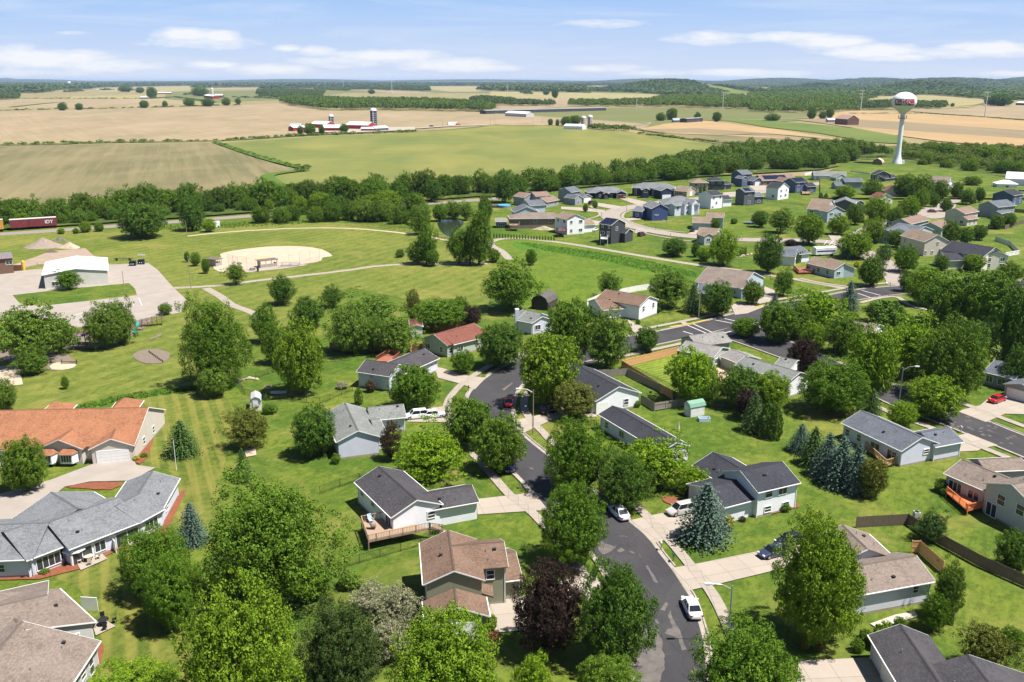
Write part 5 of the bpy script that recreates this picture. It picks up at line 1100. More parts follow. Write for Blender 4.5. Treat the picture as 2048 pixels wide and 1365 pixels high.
# ================================================================ TREES
def lobes(rng, n, amp, width):
    d = rng.normal(size=(n, 3)); d /= np.linalg.norm(d, axis=1)[:, None]
    return d, rng.uniform(.3, 1, n) * amp, width
def crown_mesh(kind, seed, nclump, leaves, ls, crs=1.0, core=True):
    """unit crown: radius .5, height 0..1; many leaf-sized quads in clumps through an uneven volume"""
    rng = np.random.default_rng(seed); C = []; Rc = []
    if kind == 'spruce':
        lv = 15
        for j in range(lv):
            z = .02 + .93 * (j / (lv - 1)) ** .95; rr = .5 * (1 - z) ** .68 * (1 + rng.uniform(-.12, .12)) + .02
            nb = max(4, int(26 * (1 - z) + 4)); off = rng.uniform(0, 6.28)
            for b in range(nb):
                a = off + 2 * math.pi * b / nb + rng.uniform(-.1, .1); ln = rr * rng.uniform(.8, 1.12)
                for q in np.linspace(.25, 1, max(2, int(5 * ln / .5) + 2)):
                    C.append((ln * q * math.cos(a), ln * q * math.sin(a), z - .055 * q * q + .02 + rng.uniform(-.01, .01))); Rc.append(.030 * (1.25 - .5 * q))
    elif kind == 'column':
        for i in range(nclump):
            z = rng.uniform(0, 1); rr = .5 * min(1, (1 - z) * 2.2 + .02) ** .6 * min(1, .6 + z * 2); a = rng.uniform(0, 6.28); q = rng.uniform(.82, 1.0)
            C.append((rr * q * math.cos(a), rr * q * math.sin(a), z)); Rc.append(.05)
    else:
        d, amp, wd = lobes(rng, {'oval': 26, 'round': 30, 'airy': 12, 'bush': 12, 'tall': 12}[kind], {'round': .24, 'oval': .30, 'airy': .50, 'bush': .2, 'tall': .42}[kind], {'airy': .93, 'tall': .90, 'round': .915, 'oval': .91}.get(kind, .88))
        base = {'round': .80, 'oval': .76, 'airy': .66, 'bush': .84, 'tall': .70}[kind]
        for i in range(nclump):
            v = rng.normal(size=3); v /= np.linalg.norm(v)
            w = (base + .10 * max(0, v[2]) * (abs(v[0]) + abs(v[1])) * (kind in ('oval', 'round'))) + float(np.max(amp * np.clip((d @ v - wd) / (1 - wd), 0, 1) ** .6))
            inner = rng.random() < (.18 if kind not in ('airy', 'tall') else .4)
            r = w * (rng.uniform(.55, .85) if inner else rng.uniform(.86, 1.06)) * .5
            x, y, z = v * r
            if kind in ('oval', 'tall', 'round'):
                t = z / .5; k = 1 - .15 * max(0, t) ** 1.8 * (1.1 if kind == 'tall' else .6 if kind == 'oval' else .2) ; x *= k; y *= k
            if z < 0 and kind != 'bush': z *= .86
            C.append((x, y, z + .5)); Rc.append({'round': .058, 'oval': .056, 'airy': .060, 'bush': .075, 'tall': .058}[kind] * rng.uniform(.65, 1.3) * crs)
    C = np.array(C); Rc = np.array(Rc); n = len(C)
    ctr = np.array([0, 0, .5]) if kind != 'spruce' else None
    P = np.repeat(C, leaves, 0); rr = np.repeat(Rc, leaves)
    o = rng.normal(size=P.shape); o /= np.linalg.norm(o, axis=1)[:, None]
    if kind in ('airy',): o[:, 2] *= .45
    if kind == 'spruce': o[:, 2] *= .35
    P = P + o * (rr * rng.uniform(.35, 1.0, len(P)) ** .5)[:, None]
    if ctr is not None:
        out = P - ctr; out /= np.linalg.norm(out, axis=1)[:, None] + 1e-6; nrm = o * 1.0 + out * .15 + rng.normal(size=P.shape) * .25
    else:
        nrm = o * .7 + np.array([0, 0, .7]) + rng.normal(size=P.shape) * .3
    nrm /= np.linalg.norm(nrm, axis=1)[:, None]
    t = rng.normal(size=P.shape); u = np.cross(nrm, t); u /= np.linalg.norm(u, axis=1)[:, None] + 1e-9; v = np.cross(nrm, u)
    s = ls * rng.uniform(.6, 1.25, len(P))[:, None]
    asp = .62
    V = np.stack([P - u * s, P - v * s * asp + u * s * .1, P + u * s, P + v * s * asp + u * s * .1], 1).reshape(-1, 3)
    if core:   # dense inner twigs and leaves so that the crown is not see-through
        k = (int(n * 1.4) if crs == 1.0 else n * 7) if kind != 'spruce' else 500
        q = rng.normal(size=(k, 3)); q /= np.linalg.norm(q, axis=1)[:, None]; q *= (rng.uniform(.2, 1, k) ** .5)[:, None] * (.36 if kind not in ('airy', 'tall') else .24); q[:, 2] += .5
        if kind == 'spruce':
            zz = rng.uniform(0, .9, k); a = rng.uniform(0, 6.28, k); r0 = .34 * (1 - zz) * rng.uniform(.3, 1, k); q = np.stack([r0 * np.cos(a), r0 * np.sin(a), zz], 1)
        if kind == 'column':
            zz = rng.uniform(0, .95, k); a = rng.uniform(0, 6.28, k); r0 = .38 * np.minimum(1, (1 - zz) * 2) * rng.uniform(.3, 1, k); q = np.stack([r0 * np.cos(a), r0 * np.sin(a), zz], 1)
        nn = rng.normal(size=(k, 3)); nn /= np.linalg.norm(nn, axis=1)[:, None]; t = rng.normal(size=(k, 3)); u = np.cross(nn, t); u /= np.linalg.norm(u, axis=1)[:, None]; v = np.cross(nn, u); s2 = .042 if crs == 1.0 else .017
        V = np.concatenate([V, np.stack([q - u * s2, q - v * s2, q + u * s2, q + v * s2], 1).reshape(-1, 3)])
    r = np.hypot(V[:, 0], V[:, 1]); V[:, :2] *= .5 / np.percentile(r, 98.5)
    if kind not in ('spruce', 'column'):
        a, b = np.percentile(V[:, 2], (.8, 99.5)); V[:, 2] = (V[:, 2] - a) / (b - a)
    Q = np.arange(len(V)).reshape(-1, 4)
    return npmesh('crown', V, Q, None)
def trunk_mesh(seed, spruce=False, multi=1):
    rng = random.Random(seed); m = MB()
    if spruce: m.bar((0, 0, -.02), (0, 0, .95), .022, 7, .004)
    else:
        for q in range(multi):
            dx = 0 if multi == 1 else rng.uniform(-.12, .12); dy = 0 if multi == 1 else rng.uniform(-.12, .12)
            m.bar((dx * .15, dy * .15, -.02), (dx * .6, dy * .6, .32), .026, 8, .019); m.bar((dx * .6, dy * .6, .32), (dx + .01, dy, .75), .019, 7, .008)
            for i in range(7):
                a = i * 2.4 + rng.uniform(-.3, .3); z = rng.uniform(.25, .5); l = rng.uniform(.14, .26)
                m.bar((dx * .6, dy * .6, z), (dx * .6 + math.cos(a) * l, dy * .6 + math.sin(a) * l, z + rng.uniform(.12, .28)), .011, 5, .004)
    return m.mesh('trunk', bark)
bark = M('bark', (.11, .085, .065), .95, col2=(.07, .055, .042), scale=4)
CM = {}
def protos(kind, n, *a):
    CM[kind] = [crown_mesh(kind, 11 + 7 * i, *a) for i in range(n)]
protos('round', 4, 520, 34, .0135); protos('oval', 4, 500, 34, .0135); protos('airy', 4, 420, 30, .012); protos('tall', 3, 440, 30, .0135)
protos('spruce', 3, 0, 9, .017); protos('column', 1, 260, 18, .03); protos('bush', 3, 200, 22, .03)
protos('oval', 4, 500, 34, .0135)
_o = CM['oval']; protos('oval', 3, 760, 50, .0088, .78); CM['bigoval'] = CM['oval']; CM['oval'] = _o
_o = CM['tall']; protos('tall', 2, 820, 48, .0078, .74); CM['bigtall'] = CM['tall']; CM['tall'] = _o
_o = CM['round']; protos('round', 2, 720, 50, .0090, .78); CM['biground'] = CM['round']; CM['round'] = _o
CM['far'] = [crown_mesh('oval', 100 + i, 170, 10, .034) for i in range(5)]
TM = [trunk_mesh(i) for i in range(3)]; TS = trunk_mesh(9, True); TMM = trunk_mesh(5, False, 4)
LEAF = dict(
    maple=M('leaf_maple', (0.0696, 0.1548, 0.0092), .55, 'leaf', (0.1451, 0.2441, 0.0138), tip=(0.2727, 0.3572, 0.0266), trans=0.088),
    green=M('leaf_green', (0.0491, 0.1162, 0.0099), .55, 'leaf', (0.0929, 0.1770, 0.0141), tip=(0.1529, 0.2435, 0.0212), trans=0.072),
    belt=M('leaf_belt', (0.0427, 0.0978, 0.0086), .55, 'leaf', (0.0725, 0.1398, 0.0117), tip=(0.1280, 0.2049, 0.0187), trans=0.077, clump=.3), belt2=M('leaf_belt_dark', (0.0325, 0.0764, 0.0074), .55, 'leaf', (0.0529, 0.1072, 0.0096), tip=(0.0852, 0.1491, 0.0160), trans=0.072, clump=.3),
    dark=M('leaf_dark', (0.0436, 0.1007, 0.0137), .55, 'leaf', (0.0754, 0.1482, 0.0167), tip=(0.1232, 0.2075, 0.0275), trans=0.088, alt=(0.0869, 0.1185, 0.0196)),
    rust=M('leaf_reddish', (.032, .068, .016), .55, 'leaf', (.055, .100, .020), tip=(.12, .085, .035), trans=0.083, alt=(.08, .06, .02)),
    bright=M('leaf_bright', (0.1045, 0.2085, 0.0092), .55, 'leaf', (0.1740, 0.2916, 0.0138), tip=(0.2552, 0.3690, 0.0229), trans=0.099),
    airy=M('leaf_airy', (0.0738, 0.1475, 0.0185), .55, 'leaf', (0.1160, 0.1986, 0.0237), tip=(0.1793, 0.2608, 0.0381), trans=0.088),
    olive=M('leaf_olive', (0.0924, 0.1131, 0.0206), .6, 'leaf', (0.1359, 0.1508, 0.0265), tip=(0.1848, 0.1938, 0.0404), trans=0.099),
    purple=M('leaf_purple', (0.0224, 0.0146, 0.0138), .5, 'leaf', (0.0413, 0.0258, 0.0206), tip=(0.0731, 0.0499, 0.0327), trans=0.044, alt=(0.0430, 0.0258, 0.0215)),
    brown=M('leaf_bronze', (0.0624, 0.0397, 0.0284), .5, 'leaf', (0.0908, 0.0624, 0.0341), tip=(0.1362, 0.1022, 0.0511), trans=0.066, alt=(0.0681, 0.0681, 0.0341)),
    blue=M('leaf_blue_spruce', (0.0676, 0.1154, 0.0877), .6, 'leaf', (0.1109, 0.1731, 0.1316), tip=(0.1833, 0.2570, 0.1974), trans=0.039, alt=(0.0772, 0.1364, 0.0790)),
    sprg=M('leaf_green_spruce', (0.0507, 0.1038, 0.0275), .6, 'leaf', (0.0869, 0.1556, 0.0373), tip=(0.1449, 0.2223, 0.0539), trans=0.039, alt=(0.0726, 0.1334, 0.0491)),
    arb=M('leaf_arborvitae', (0.0507, 0.1111, 0.0137), .6, 'leaf', (0.0869, 0.1704, 0.0196), tip=(0.1449, 0.2223, 0.0295), trans=0.044, alt=(0.0869, 0.1185, 0.0196)),
    flower=M('leaf_flowering', (.10, .15, .04), .6, 'leaf', (.26, .25, .15), tip=(.70, .60, .52), trans=0.110, alt=(.3, .25, .15)),
    tipped=M('leaf_tipped', (0.0906, 0.0984, 0.0163), .6, 'leaf', (0.1683, 0.1274, 0.0286), tip=(0.3105, 0.1969, 0.0572), trans=0.072, alt=(0.1811, 0.1158, 0.0327)),
    yel=M('leaf_yellow', (0.2588, 0.2663, 0.0163), .6, 'leaf', (0.3753, 0.3474, 0.0246), tip=(0.5177, 0.4400, 0.0409), trans=0.110))
trng = random.Random(77)
def dep(P): return math.atan2(H, P[1])
def plant(crown, trunk, mat, P, w, hc, clear, name, label, cat, group, parts=True):
    rz = trng.uniform(0, 6.28)
    if parts:
        t = thing(name, label, cat, P, rz, group)
        c = link('crown', crown, t, (0, 0, clear), None, (w * trng.uniform(.97, 1.03), w, hc)); setm(c, mat)
        if trunk is not None:
            Ht = clear + hc; link('trunk', trunk, t, None, None, (Ht, Ht, Ht))
        return t
    c = link(name, crown, None, (P[0], P[1], clear), rz, (w, w, hc)); setm(c, mat); return tag(c, label, cat, group)
def setm(o, mat):
    o.material_slots[0].link = 'OBJECT'; o.material_slots[0].material = mat
for L_ in CM.values():
    for m_ in L_: m_.materials.append(LEAF['green'])
def tree(cx, yt, yb, w, kind, mat, label, name=None, cat=None, group=None, clr=None, parts=True):
    """crown box in photo pixels: centre x, top y, bottom y, width -> base, height and width in metres"""
    yc = (yt + yb) / 2; e = (yb - yt) / 2; base = yb
    cl = clr if clr is not None else {'spruce': .04, 'column': .01, 'bush': .0}.get(kind, .09)
    for _ in range(12):
        P = G(cx, base); s = mpp(P); R_ = w * s / 2; a = math.atan2(H - 3, P[1])
        if kind in ('spruce', 'column'):
            # flat wide bottom: bottom edge = near rim at ground, top = tip
            base = yb - R_ * math.sin(a) / s * .85; P = G(cx, base); Ht = hat(P, yt); b = Ht / 2
        else:
            b2 = (e * s) ** 2 - (R_ * math.sin(a)) ** 2; b = math.sqrt(max(b2, (R_ * .45) ** 2)) / math.cos(a)
            cz = b * (1 + 2 * cl)
            # project centre height
            x_, y_, _d = proj((P[0], P[1], cz)); base += (yc - y_) * .8
    b *= .92
    P = G(cx, base)
    X = proj((P[0], P[1], b)); P.x += (cx - X[0]) * mpp(P)
    s = mpp(P); w_m = w * s
    if kind in ('spruce', 'column'): Ht = hat(P, yt); hc = Ht * (1 - cl); clear = Ht * cl
    else: hc = 2 * b; clear = 2 * b * cl
    nm = name or {'spruce': 'spruce_tree', 'column': 'arborvitae', 'bush': 'shrub'}.get(kind, 'tree')
    ct = cat or {'bush': 'shrub'}.get(kind, 'tree')
    cr = trng.choice(CM['big' + kind] if 'big' + kind in CM and (w > 118 or (w > 80 and yb > 1000)) else CM[kind])
    tk = TS if kind == 'spruce' else None if kind in ('bush',) else TM[trng.randrange(3)]
    sc_ = 1.16 if kind in ('airy', 'tall') else 1.10
    return plant(cr, tk, LEAF[mat], P, w_m * sc_, hc, clear, nm, label, ct, group, parts)
T = tree
near = [
 (480, 1148, 1440, 225, 'oval', 'maple', 'largest light green maple at the bottom left'),
 (682, 1192, 1385, 152, 'round', 'rust', 'dark round tree with reddish tinge between two light maples at the bottom'),
 (893, 1210, 1450, 205, 'oval', 'maple', 'bright light green maple in front of the brown roofed house'),
 (1099, 1118, 1295, 132, 'round', 'purple', 'big round dark purple maple beside the olive house'),
 (1232, 1108, 1312, 145, 'oval', 'dark', 'dense dark green street tree just right of the purple maple'),
 (1495, 1232, 1440, 205, 'oval', 'green', 'broad green tree at the bottom hiding the street lamp foot'),
 (1215, 1303, 1420, 130, 'oval', 'green', 'green street tree cut by the bottom edge left of the road'),
 (1065, 1298, 1400, 75, 'tall', 'bright', 'small lime green tree at the bottom edge'),
 (268, 1310, 1460, 205, 'oval', 'maple', 'light green tree cut by the bottom left edge'),
 (311, 1047, 1182, 128, 'round', 'green', 'round green tree beside the grey condominium patio'),
 (340, 1100, 1245, 115, 'oval', 'green', 'green tree just below the round one by the patio'),
 (540, 935, 1185, 245, 'tall', 'green', 'huge loose poplar clump left of the white house with deck'),
 (620, 1110, 1200, 70, 'bush', 'green', 'low green bush under the poplar clump'),
 (45, 866, 975, 84, 'oval', 'green', 'green tree in front of the orange roofed condominium'),
 (495, 808, 893, 92, 'airy', 'olive', 'thin olive tree by the white gambrel shed'),
 (600, 628, 776, 94, 'oval', 'maple', 'light green maple in the fenced back lawn'),
 (425, 580, 758, 128, 'tall', 'green', 'big green tree beside the park path with long shadow'),
 (425, 730, 790, 60, 'round', 'airy', 'small rounded tree below the big park path tree'),
 (628, 805, 905, 84, 'round', 'dark', 'dark round tree left of the light grey-green roof'),
 (862, 836, 955, 145, 'airy', 'bright', 'bright feathery green tree before the lavender house'),
 (936, 785, 890, 92, 'oval', 'green', 'green street tree left of the red parked car'),
 (997, 820, 935, 105, 'oval', 'green', 'green street tree standing left of the main road in the middle'),
 (783, 838, 915, 42, 'oval', 'brown', 'bronze leaved tree against the lavender house'),
 (828, 724, 814, 92, 'round', 'green', 'round tree beside the pair of arborvitae and pale house'),
 (1148, 958, 1118, 128, 'oval', 'green', 'green street tree on the left verge near the curb patch'),
 (1155, 828, 975, 125, 'oval', 'green', 'green street tree on the right verge above the big shadow'),
 (1248, 890, 1008, 112, 'oval', 'dark', 'dark green tree below the feathery bright tree'),
 (1308, 860, 975, 165, 'airy', 'bright', 'wide feathery bright green tree hiding the charcoal roof'),
 (1385, 920, 985, 70, 'airy', 'bright', 'right side feathery bright tree by the split-level house'),
 (1150, 757, 832, 82, 'round', 'olive', 'olive round tree above the black parked vehicle'),
 (1096, 655, 802, 118, 'oval', 'maple', 'large light maple inside the street bend'),
 (1000, 640, 730, 92, 'round', 'dark', 'dark round tree in front of the reddish roof'),
 (925, 695, 744, 44, 'round', 'green', 'small round street tree by the driveway of the bend'),
 (1640, 1018, 1262, 170, 'oval', 'maple', 'huge round light green maple right of centre bottom'),
 (1383, 690, 798, 96, 'oval', 'bright', 'bright lime maple behind the tan wood fence'),
 (1418, 735, 805, 44, 'tall', 'airy', 'feathery tree right of the lime maple'),
 (1485, 728, 810, 88, 'round', 'dark', 'dark round tree behind the purple one'),
 (1540, 738, 815, 75, 'round', 'maple', 'yellow-green tree left of the white house with grey roof'),
 (1496, 775, 835, 50, 'round', 'purple', 'dark purple tree among evergreens'),
 (1745, 640, 790, 98, 'oval', 'maple', 'tall light maple left of the lower street lamp'),
 (1668, 706, 818, 128, 'oval', 'green', 'green tree in front of the white house with grey roof'),
 (1830, 618, 745, 140, 'airy', 'bright', 'broad bright feathery tree left of the right hand pair'),
 (1905, 625, 785, 130, 'oval', 'green', 'big green tree above the lower street'),
 (1870, 742, 832, 106, 'oval', 'maple', 'rounded street tree beside the lower road lamp'),
 (1805, 800, 852, 54, 'round', 'bright', 'small yellow-green round tree behind the slate roof'),
 (1605, 672, 745, 58, 'round', 'purple', 'purple tree beside the cross street'),
 (1690, 620, 702, 76, 'oval', 'green', 'green street tree above the purple one'),
 (1770, 596, 650, 78, 'bush', 'dark', 'low dark round tree near the end crosswalk'),
 (1632, 570, 662, 120, 'airy', 'bright', 'bright feathery tree left of the blue spruce by the street'),
 (1555, 598, 680, 76, 'oval', 'green', 'green street tree over the main crossing'),
 (1600, 595, 672, 62, 'tall', 'green', 'upright green tree right of the main crossing'),
 (1625, 640, 700, 50, 'oval', 'maple', 'light green tree behind the purple street tree'),
 (1850, 530, 605, 68, 'oval', 'maple', 'leftmost big maple in the dark row at the right'),
 (1903, 535, 640, 108, 'oval', 'green', 'second big maple in the dark row at the right'),
 (1975, 532, 650, 110, 'oval', 'green', 'third big maple in the dark row at the right'),
 (2035, 545, 735, 95, 'tall', 'dark', 'tall dark tree at the right edge'),
 (2040, 680, 770, 60, 'tall', 'dark', 'dark tree at the right edge above the slate house'),
 (1490, 632, 672, 54, 'round', 'green', 'small round street tree on the corner in front of the crosswalk'),
 (1293, 650, 700, 46, 'oval', 'dark', 'small cone shaped street tree beside the second street'),
 (1140, 590, 720, 92, 'oval', 'green', 'green tree right of the chimney house'),
 (1215, 610, 730, 98, 'airy', 'airy', 'loose tree left of the brown roofed corner house'),
 (1338, 527, 610, 96, 'airy', 'airy', 'pale airy tree by the white vinyl fence'),
 (1436, 558, 628, 62, 'oval', 'dark', 'dark street tree right of the utility pole'),
 (1505, 556, 605, 42, 'oval', 'green', 'small street tree at the tan roofed ranch driveway'),
 (1220, 540, 590, 48, 'airy', 'airy', 'thin tree behind the corner house'),
 (1022, 512, 615, 116, 'tall', 'green', 'tall cottonwood at the end of the park path'),
 (1062, 496, 528, 22, 'oval', 'green', 'small lone tree in the bright meadow'),
 (564, 545, 605, 52, 'tall', 'dark', 'dark tree on the park lawn above the maple'),
 (665, 566, 612, 46, 'tall', 'dark', 'dark tree top behind the feathery grove'),
 (615, 588, 652, 68, 'tall', 'dark', 'dark spreading tree behind the fenced lawn maple'),
 (745, 575, 650, 120, 'airy', 'airy', 'back tree of the feathery grove'),
 (700, 600, 700, 95, 'tall', 'airy', 'left tree of the feathery grove'),
 (790, 620, 702, 90, 'tall', 'airy', 'right tree of the feathery grove'),
 (745, 625, 700, 60, 'tall', 'airy', 'middle tree of the feathery grove'),
 (827, 574, 640, 32, 'tall', 'olive', 'thin olive tree on the park lawn edge'),
 (878, 594, 655, 104, 'round', 'green', 'wide round maple behind the reddish roof'),
 (920, 590, 640, 40, 'oval', 'green', 'green tree beside the small purple tree'),
 (942, 610, 650, 40, 'round', 'purple', 'small purple tree behind the reddish roof'),
 (528, 600, 680, 55, 'tall', 'green', 'first young tree along the curved park path'),
 (548, 640, 722, 48, 'tall', 'green', 'second young tree along the curved park path'),
 (55, 590, 722, 150, 'airy', 'airy', 'big feathery tree at the left edge over the playground'),
 (118, 620, 700, 72, 'airy', 'airy', 'smaller feathery tree beside the playground'),
 (205, 598, 690, 74, 'tall', 'airy', 'left drooping tree over the playground'),
 (240, 590, 682, 62, 'tall', 'airy', 'right drooping tree over the playground'),
 (65, 680, 745, 62, 'airy', 'airy', 'feathery tree beside the sand court'),
 (8, 752, 818, 44, 'tall', 'airy', 'weeping willow at the left edge'),
 (130, 748, 776, 16, 'tall', 'green', 'tiny young tree alone on the park lawn'),
 (135, 532, 576, 50, 'airy', 'green', 'small tree in front of the metal maintenance building'),
 (330, 604, 628, 26, 'round', 'airy', 'little umbrella shaped tree by the parking lot'),
 (471, 520, 566, 44, 'airy', 'airy', 'small tree in front of the ball field'),
 (391, 503, 530, 19, 'oval', 'green', 'middle one of the three small trees by the ball field'),
 (411, 515, 545, 17, 'oval', 'green', 'nearest of the three small trees by the ball field'),
 (374, 502, 523, 11, 'oval', 'green', 'farthest of the three small trees by the ball field'),
 (865, 497, 530, 27, 'oval', 'green', 'small round tree by the park path'),
 (835, 480, 525, 42, 'round', 'airy', 'low tree left of the cottonwoods by the park'),
 (852, 442, 522, 42, 'tall', 'green', 'slim cottonwood by the pond edge'),
 (800, 498, 515, 17, 'bush', 'dark', 'small dark bush on the outfield'),
 (918, 450, 522, 52, 'tall', 'green', 'left cottonwood of the big clump by the pond'),
 (958, 405, 520, 52, 'tall', 'green', 'tall cottonwood of the big clump by the pond'),
 (940, 450, 522, 50, 'tall', 'green', 'middle cottonwood of the big clump by the pond'),
 (988, 495, 525, 24, 'bush', 'green', 'bush at the path junction'),
 (1350, 474, 510, 48, 'round', 'dark', 'round dark tree beside the long path in the subdivision'),
 (1392, 482, 512, 19, 'oval', 'dark', 'small dark tree near the small pale house'),
 (1448, 455, 525, 62, 'tall', 'bright', 'large light green tree before the small pale house'),
 (1408, 492, 520, 30, 'round', 'bright', 'lime green low tree beside the large light one'),
 (1538, 463, 540, 54, 'oval', 'dark', 'dense dark tree at the end of the arborvitae row by the motorhome lot'),
 (1568, 534, 588, 48, 'airy', 'airy', 'thin willow like tree by the long path'),
 (1430, 436, 458, 20, 'oval', 'green', 'small tree at the corner of the tan roofed two-storey house'),
 (1171, 407, 423, 11, 'round', 'green', 'left small round street tree in the first driveway lawn'),
 (1190, 400, 416, 11, 'round', 'green', 'right small round street tree in the first driveway lawn'),
 (1520, 420, 452, 32, 'round', 'dark', 'small dark tree left of the round olive one'),
 (1562, 412, 462, 58, 'airy', 'airy', 'wide olive-green tree behind the white-fronted house'),
 (1620, 422, 484, 58, 'oval', 'maple', 'round light maple at the concrete street corner'),
 (1678, 425, 466, 42, 'oval', 'maple', 'light maple beside the white-fronted house'),
 (1711, 404, 446, 34, 'oval', 'green', 'dense green maple near the grey gabled house'),
 (1690, 369, 397, 38, 'round', 'maple', 'light round tree before the slate two-storey house'),
 (1745, 357, 390, 38, 'oval', 'green', 'green tree left of the cream house'),
 (1810, 345, 392, 40, 'oval', 'green', 'left green tree of the group right of the cream house'),
 (1843, 345, 400, 50, 'oval', 'green', 'tall green tree of the group right of the cream house'),
 (1881, 358, 398, 34, 'oval', 'green', 'green tree before the white house on the access road'),
 (1868, 384, 412, 24, 'round', 'dark', 'small dark round tree at the road bulb'),
 (1844, 372, 414, 30, 'oval', 'maple', 'slim light maple left of the road bulb'),
 (1893, 395, 421, 26, 'oval', 'dark', 'dark cone shaped tree at the road bulb'),
 (1914, 362, 395, 26, 'oval', 'green', 'small tree above the driveway at the far road'),
 (1934, 375, 406, 32, 'round', 'green', 'round green tree above the pink-brown roof'),
 (1960, 372, 402, 20, 'oval', 'dark', 'dark slim tree left of the blue house'),
 (1945, 350, 372, 46, 'airy', 'airy', 'airy tree beyond the access road'),
 (1755, 388, 440, 52, 'oval', 'maple', 'broad light maple above the concrete street'),
 (1820, 390, 432, 42, 'oval', 'maple', 'light round maple left of the road bulb by the street'),
 (1790, 412, 455, 32, 'oval', 'green', 'green maple in the middle of the maple group'),
 (1768, 412, 440, 30, 'round', 'maple', 'small maple behind the middle maple'),
 (1810, 428, 455, 28, 'airy', 'olive', 'olive tree beside the pink roofed house'),
 (1748, 433, 482, 44, 'oval', 'maple', 'light maple above the parking stripes'),
 (1712, 455, 512, 66, 'oval', 'maple', 'broad street maple with visible trunk at the parking stripes'),
 (1792, 456, 492, 34, 'oval', 'green', 'upper maple right of the side street'),
 (1768, 484, 526, 32, 'tall', 'sprg', 'dark spruce like tree along the side street'),
 (1812, 485, 540, 48, 'oval', 'green', 'street maple left of the beige gabled house'),
 (1743, 505, 568, 52, 'oval', 'green', 'dense street maple at the second street bend'),
 (1814, 537, 580, 32, 'oval', 'green', 'small street tree at the end crosswalk'),
 (1903, 438, 484, 36, 'oval', 'green', 'round maple in front of the tan-brown roofed house'),
 (1932, 452, 486, 30, 'oval', 'green', 'green tree right of the round maple'),
 (1960, 448, 478, 30, 'round', 'dark', 'dark round tree by the brown fence'),
 (1994, 428, 456, 26, 'round', 'green', 'round tree at the fence behind the grey house'),
 (2018, 424, 452, 26, 'oval', 'green', 'tree right of the round tree at the fence'),
 (1884, 508, 538, 26, 'oval', 'green', 'small tree before the beige gable wall'),
 (1948, 506, 540, 42, 'oval', 'maple', 'tree in front of the cream charcoal-roofed house'),
 (2020, 520, 560, 50, 'oval', 'green', 'tree right of the cream charcoal-roofed house'),
 (1770, 1240, 1300, 46, 'bush', 'maple', 'spreading bush left of the rock bed'),
 (1900, 1115, 1230, 72, 'airy', 'airy', 'thin yellow-green tree right of the patched roof'),
 (1870, 1170, 1255, 62, 'airy', 'green', 'loose tree over the patched roof house corner'),
 (1975, 1240, 1345, 118, 'airy', 'olive', 'wide bare-looking olive tree at the bottom right'),
 (2025, 1250, 1300, 46, 'round', 'green', 'green bush at the bottom right edge'),
 (2032, 1055, 1135, 70, 'round', 'dark', 'dark round tree behind the long fence at the right edge'),
 (1865, 1010, 1080, 62, 'airy', 'sprg', 'spiky tree over the corner of the brown fence'),
 (1745, 908, 990, 76, 'airy', 'olive', 'olive tree at the near end of the blue spruce row'),
 (1965, 640, 700, 60, 'oval', 'sprg', 'dark evergreen above the slate roofed right edge house'),
 (742, 1160, 1222, 88, 'airy', 'flower', 'white flowering shrub nearest the lawn'),
 (798, 1162, 1250, 95, 'airy', 'flower', 'white flowering crabapple against the olive house'),
 (776, 1225, 1320, 100, 'airy', 'flower', 'white flowering crabapple between the dark and light trees'),
 (700, 1140, 1178, 46, 'bush', 'airy', 'small green bush on the lawn below the chain link fence'),
 (625, 1170, 1198, 28, 'bush', 'green', 'dark small bush at the lawn edge'),
]
for t in near: T(*t)
conif = [
 (382, 1003, 1100, 62, 'blue', 'blue spruce beside the grey condominium'), (485, 895, 970, 38, 'sprg', 'narrow green spruce above the poplar clump'),
 (362, 838, 922, 70, 'sprg', 'green spruce next to the flagpole'), (1412, 962, 1104, 106, 'blue', 'blue-green spruce on the lawn by the silver vehicle'),
 (1603, 846, 912, 54, 'blue', 'first and farthest blue spruce of the row'), (1629, 852, 940, 62, 'sprg', 'green spruce second in the row of blue spruces'),
 (1657, 863, 965, 70, 'blue', 'third blue spruce of the row'), (1685, 871, 985, 80, 'blue', 'fourth and fullest blue spruce of the row'), (1715, 886, 996, 66, 'blue', 'fifth and nearest blue spruce of the row'),
 (1700, 560, 626, 44, 'blue', 'blue spruce by the end crosswalk'), (1745, 776, 832, 42, 'sprg', 'small green spruce behind the slate roof'), (1387, 566, 630, 46, 'sprg', 'green spruce left of the utility pole'),
 (1510, 785, 872, 56, 'sprg', 'dark spruce beside the arborvitae clump'), (1690, 486, 520, 26, 'blue', 'small blue spruce by the motorhome'), (1550, 585, 612, 20, 'blue', 'blue spruce top at the main crossing'),
 (1775, 440, 466, 18, 'blue', 'small blue spruce among the maples'), (2010, 700, 745, 50, 'sprg', 'green spruce above the slate roofed house'), (533, 787, 802, 14, 'sprg', 'tiny spruce inside the black fence')]
for cx, yt, yb, w, m, lb in conif: T(cx, yt, yb, w, 'spruce', m, lb)
for cx, yt, yb, w, lb in ((717, 776, 812, 17, 'left wide arborvitae of the pair by the pale house'), (811, 765, 822, 14, 'tall thin arborvitae by the pale house'), (1536, 805, 878, 30, 'left arborvitae of the clump beside the dark spruce'), (1552, 812, 884, 26, 'right arborvitae of the clump beside the dark spruce'),
                          (1642, 386, 402, 9, 'left arborvitae in the yard of the blue deck house'), (1652, 387, 403, 9, 'right arborvitae in the yard of the blue deck house'), (1401, 373, 387, 6, 'left arborvitae before the tan house'), (1409, 372, 387, 6, 'right arborvitae before the tan house')):
    T(cx, yt, yb, w, 'column', 'arb', lb)
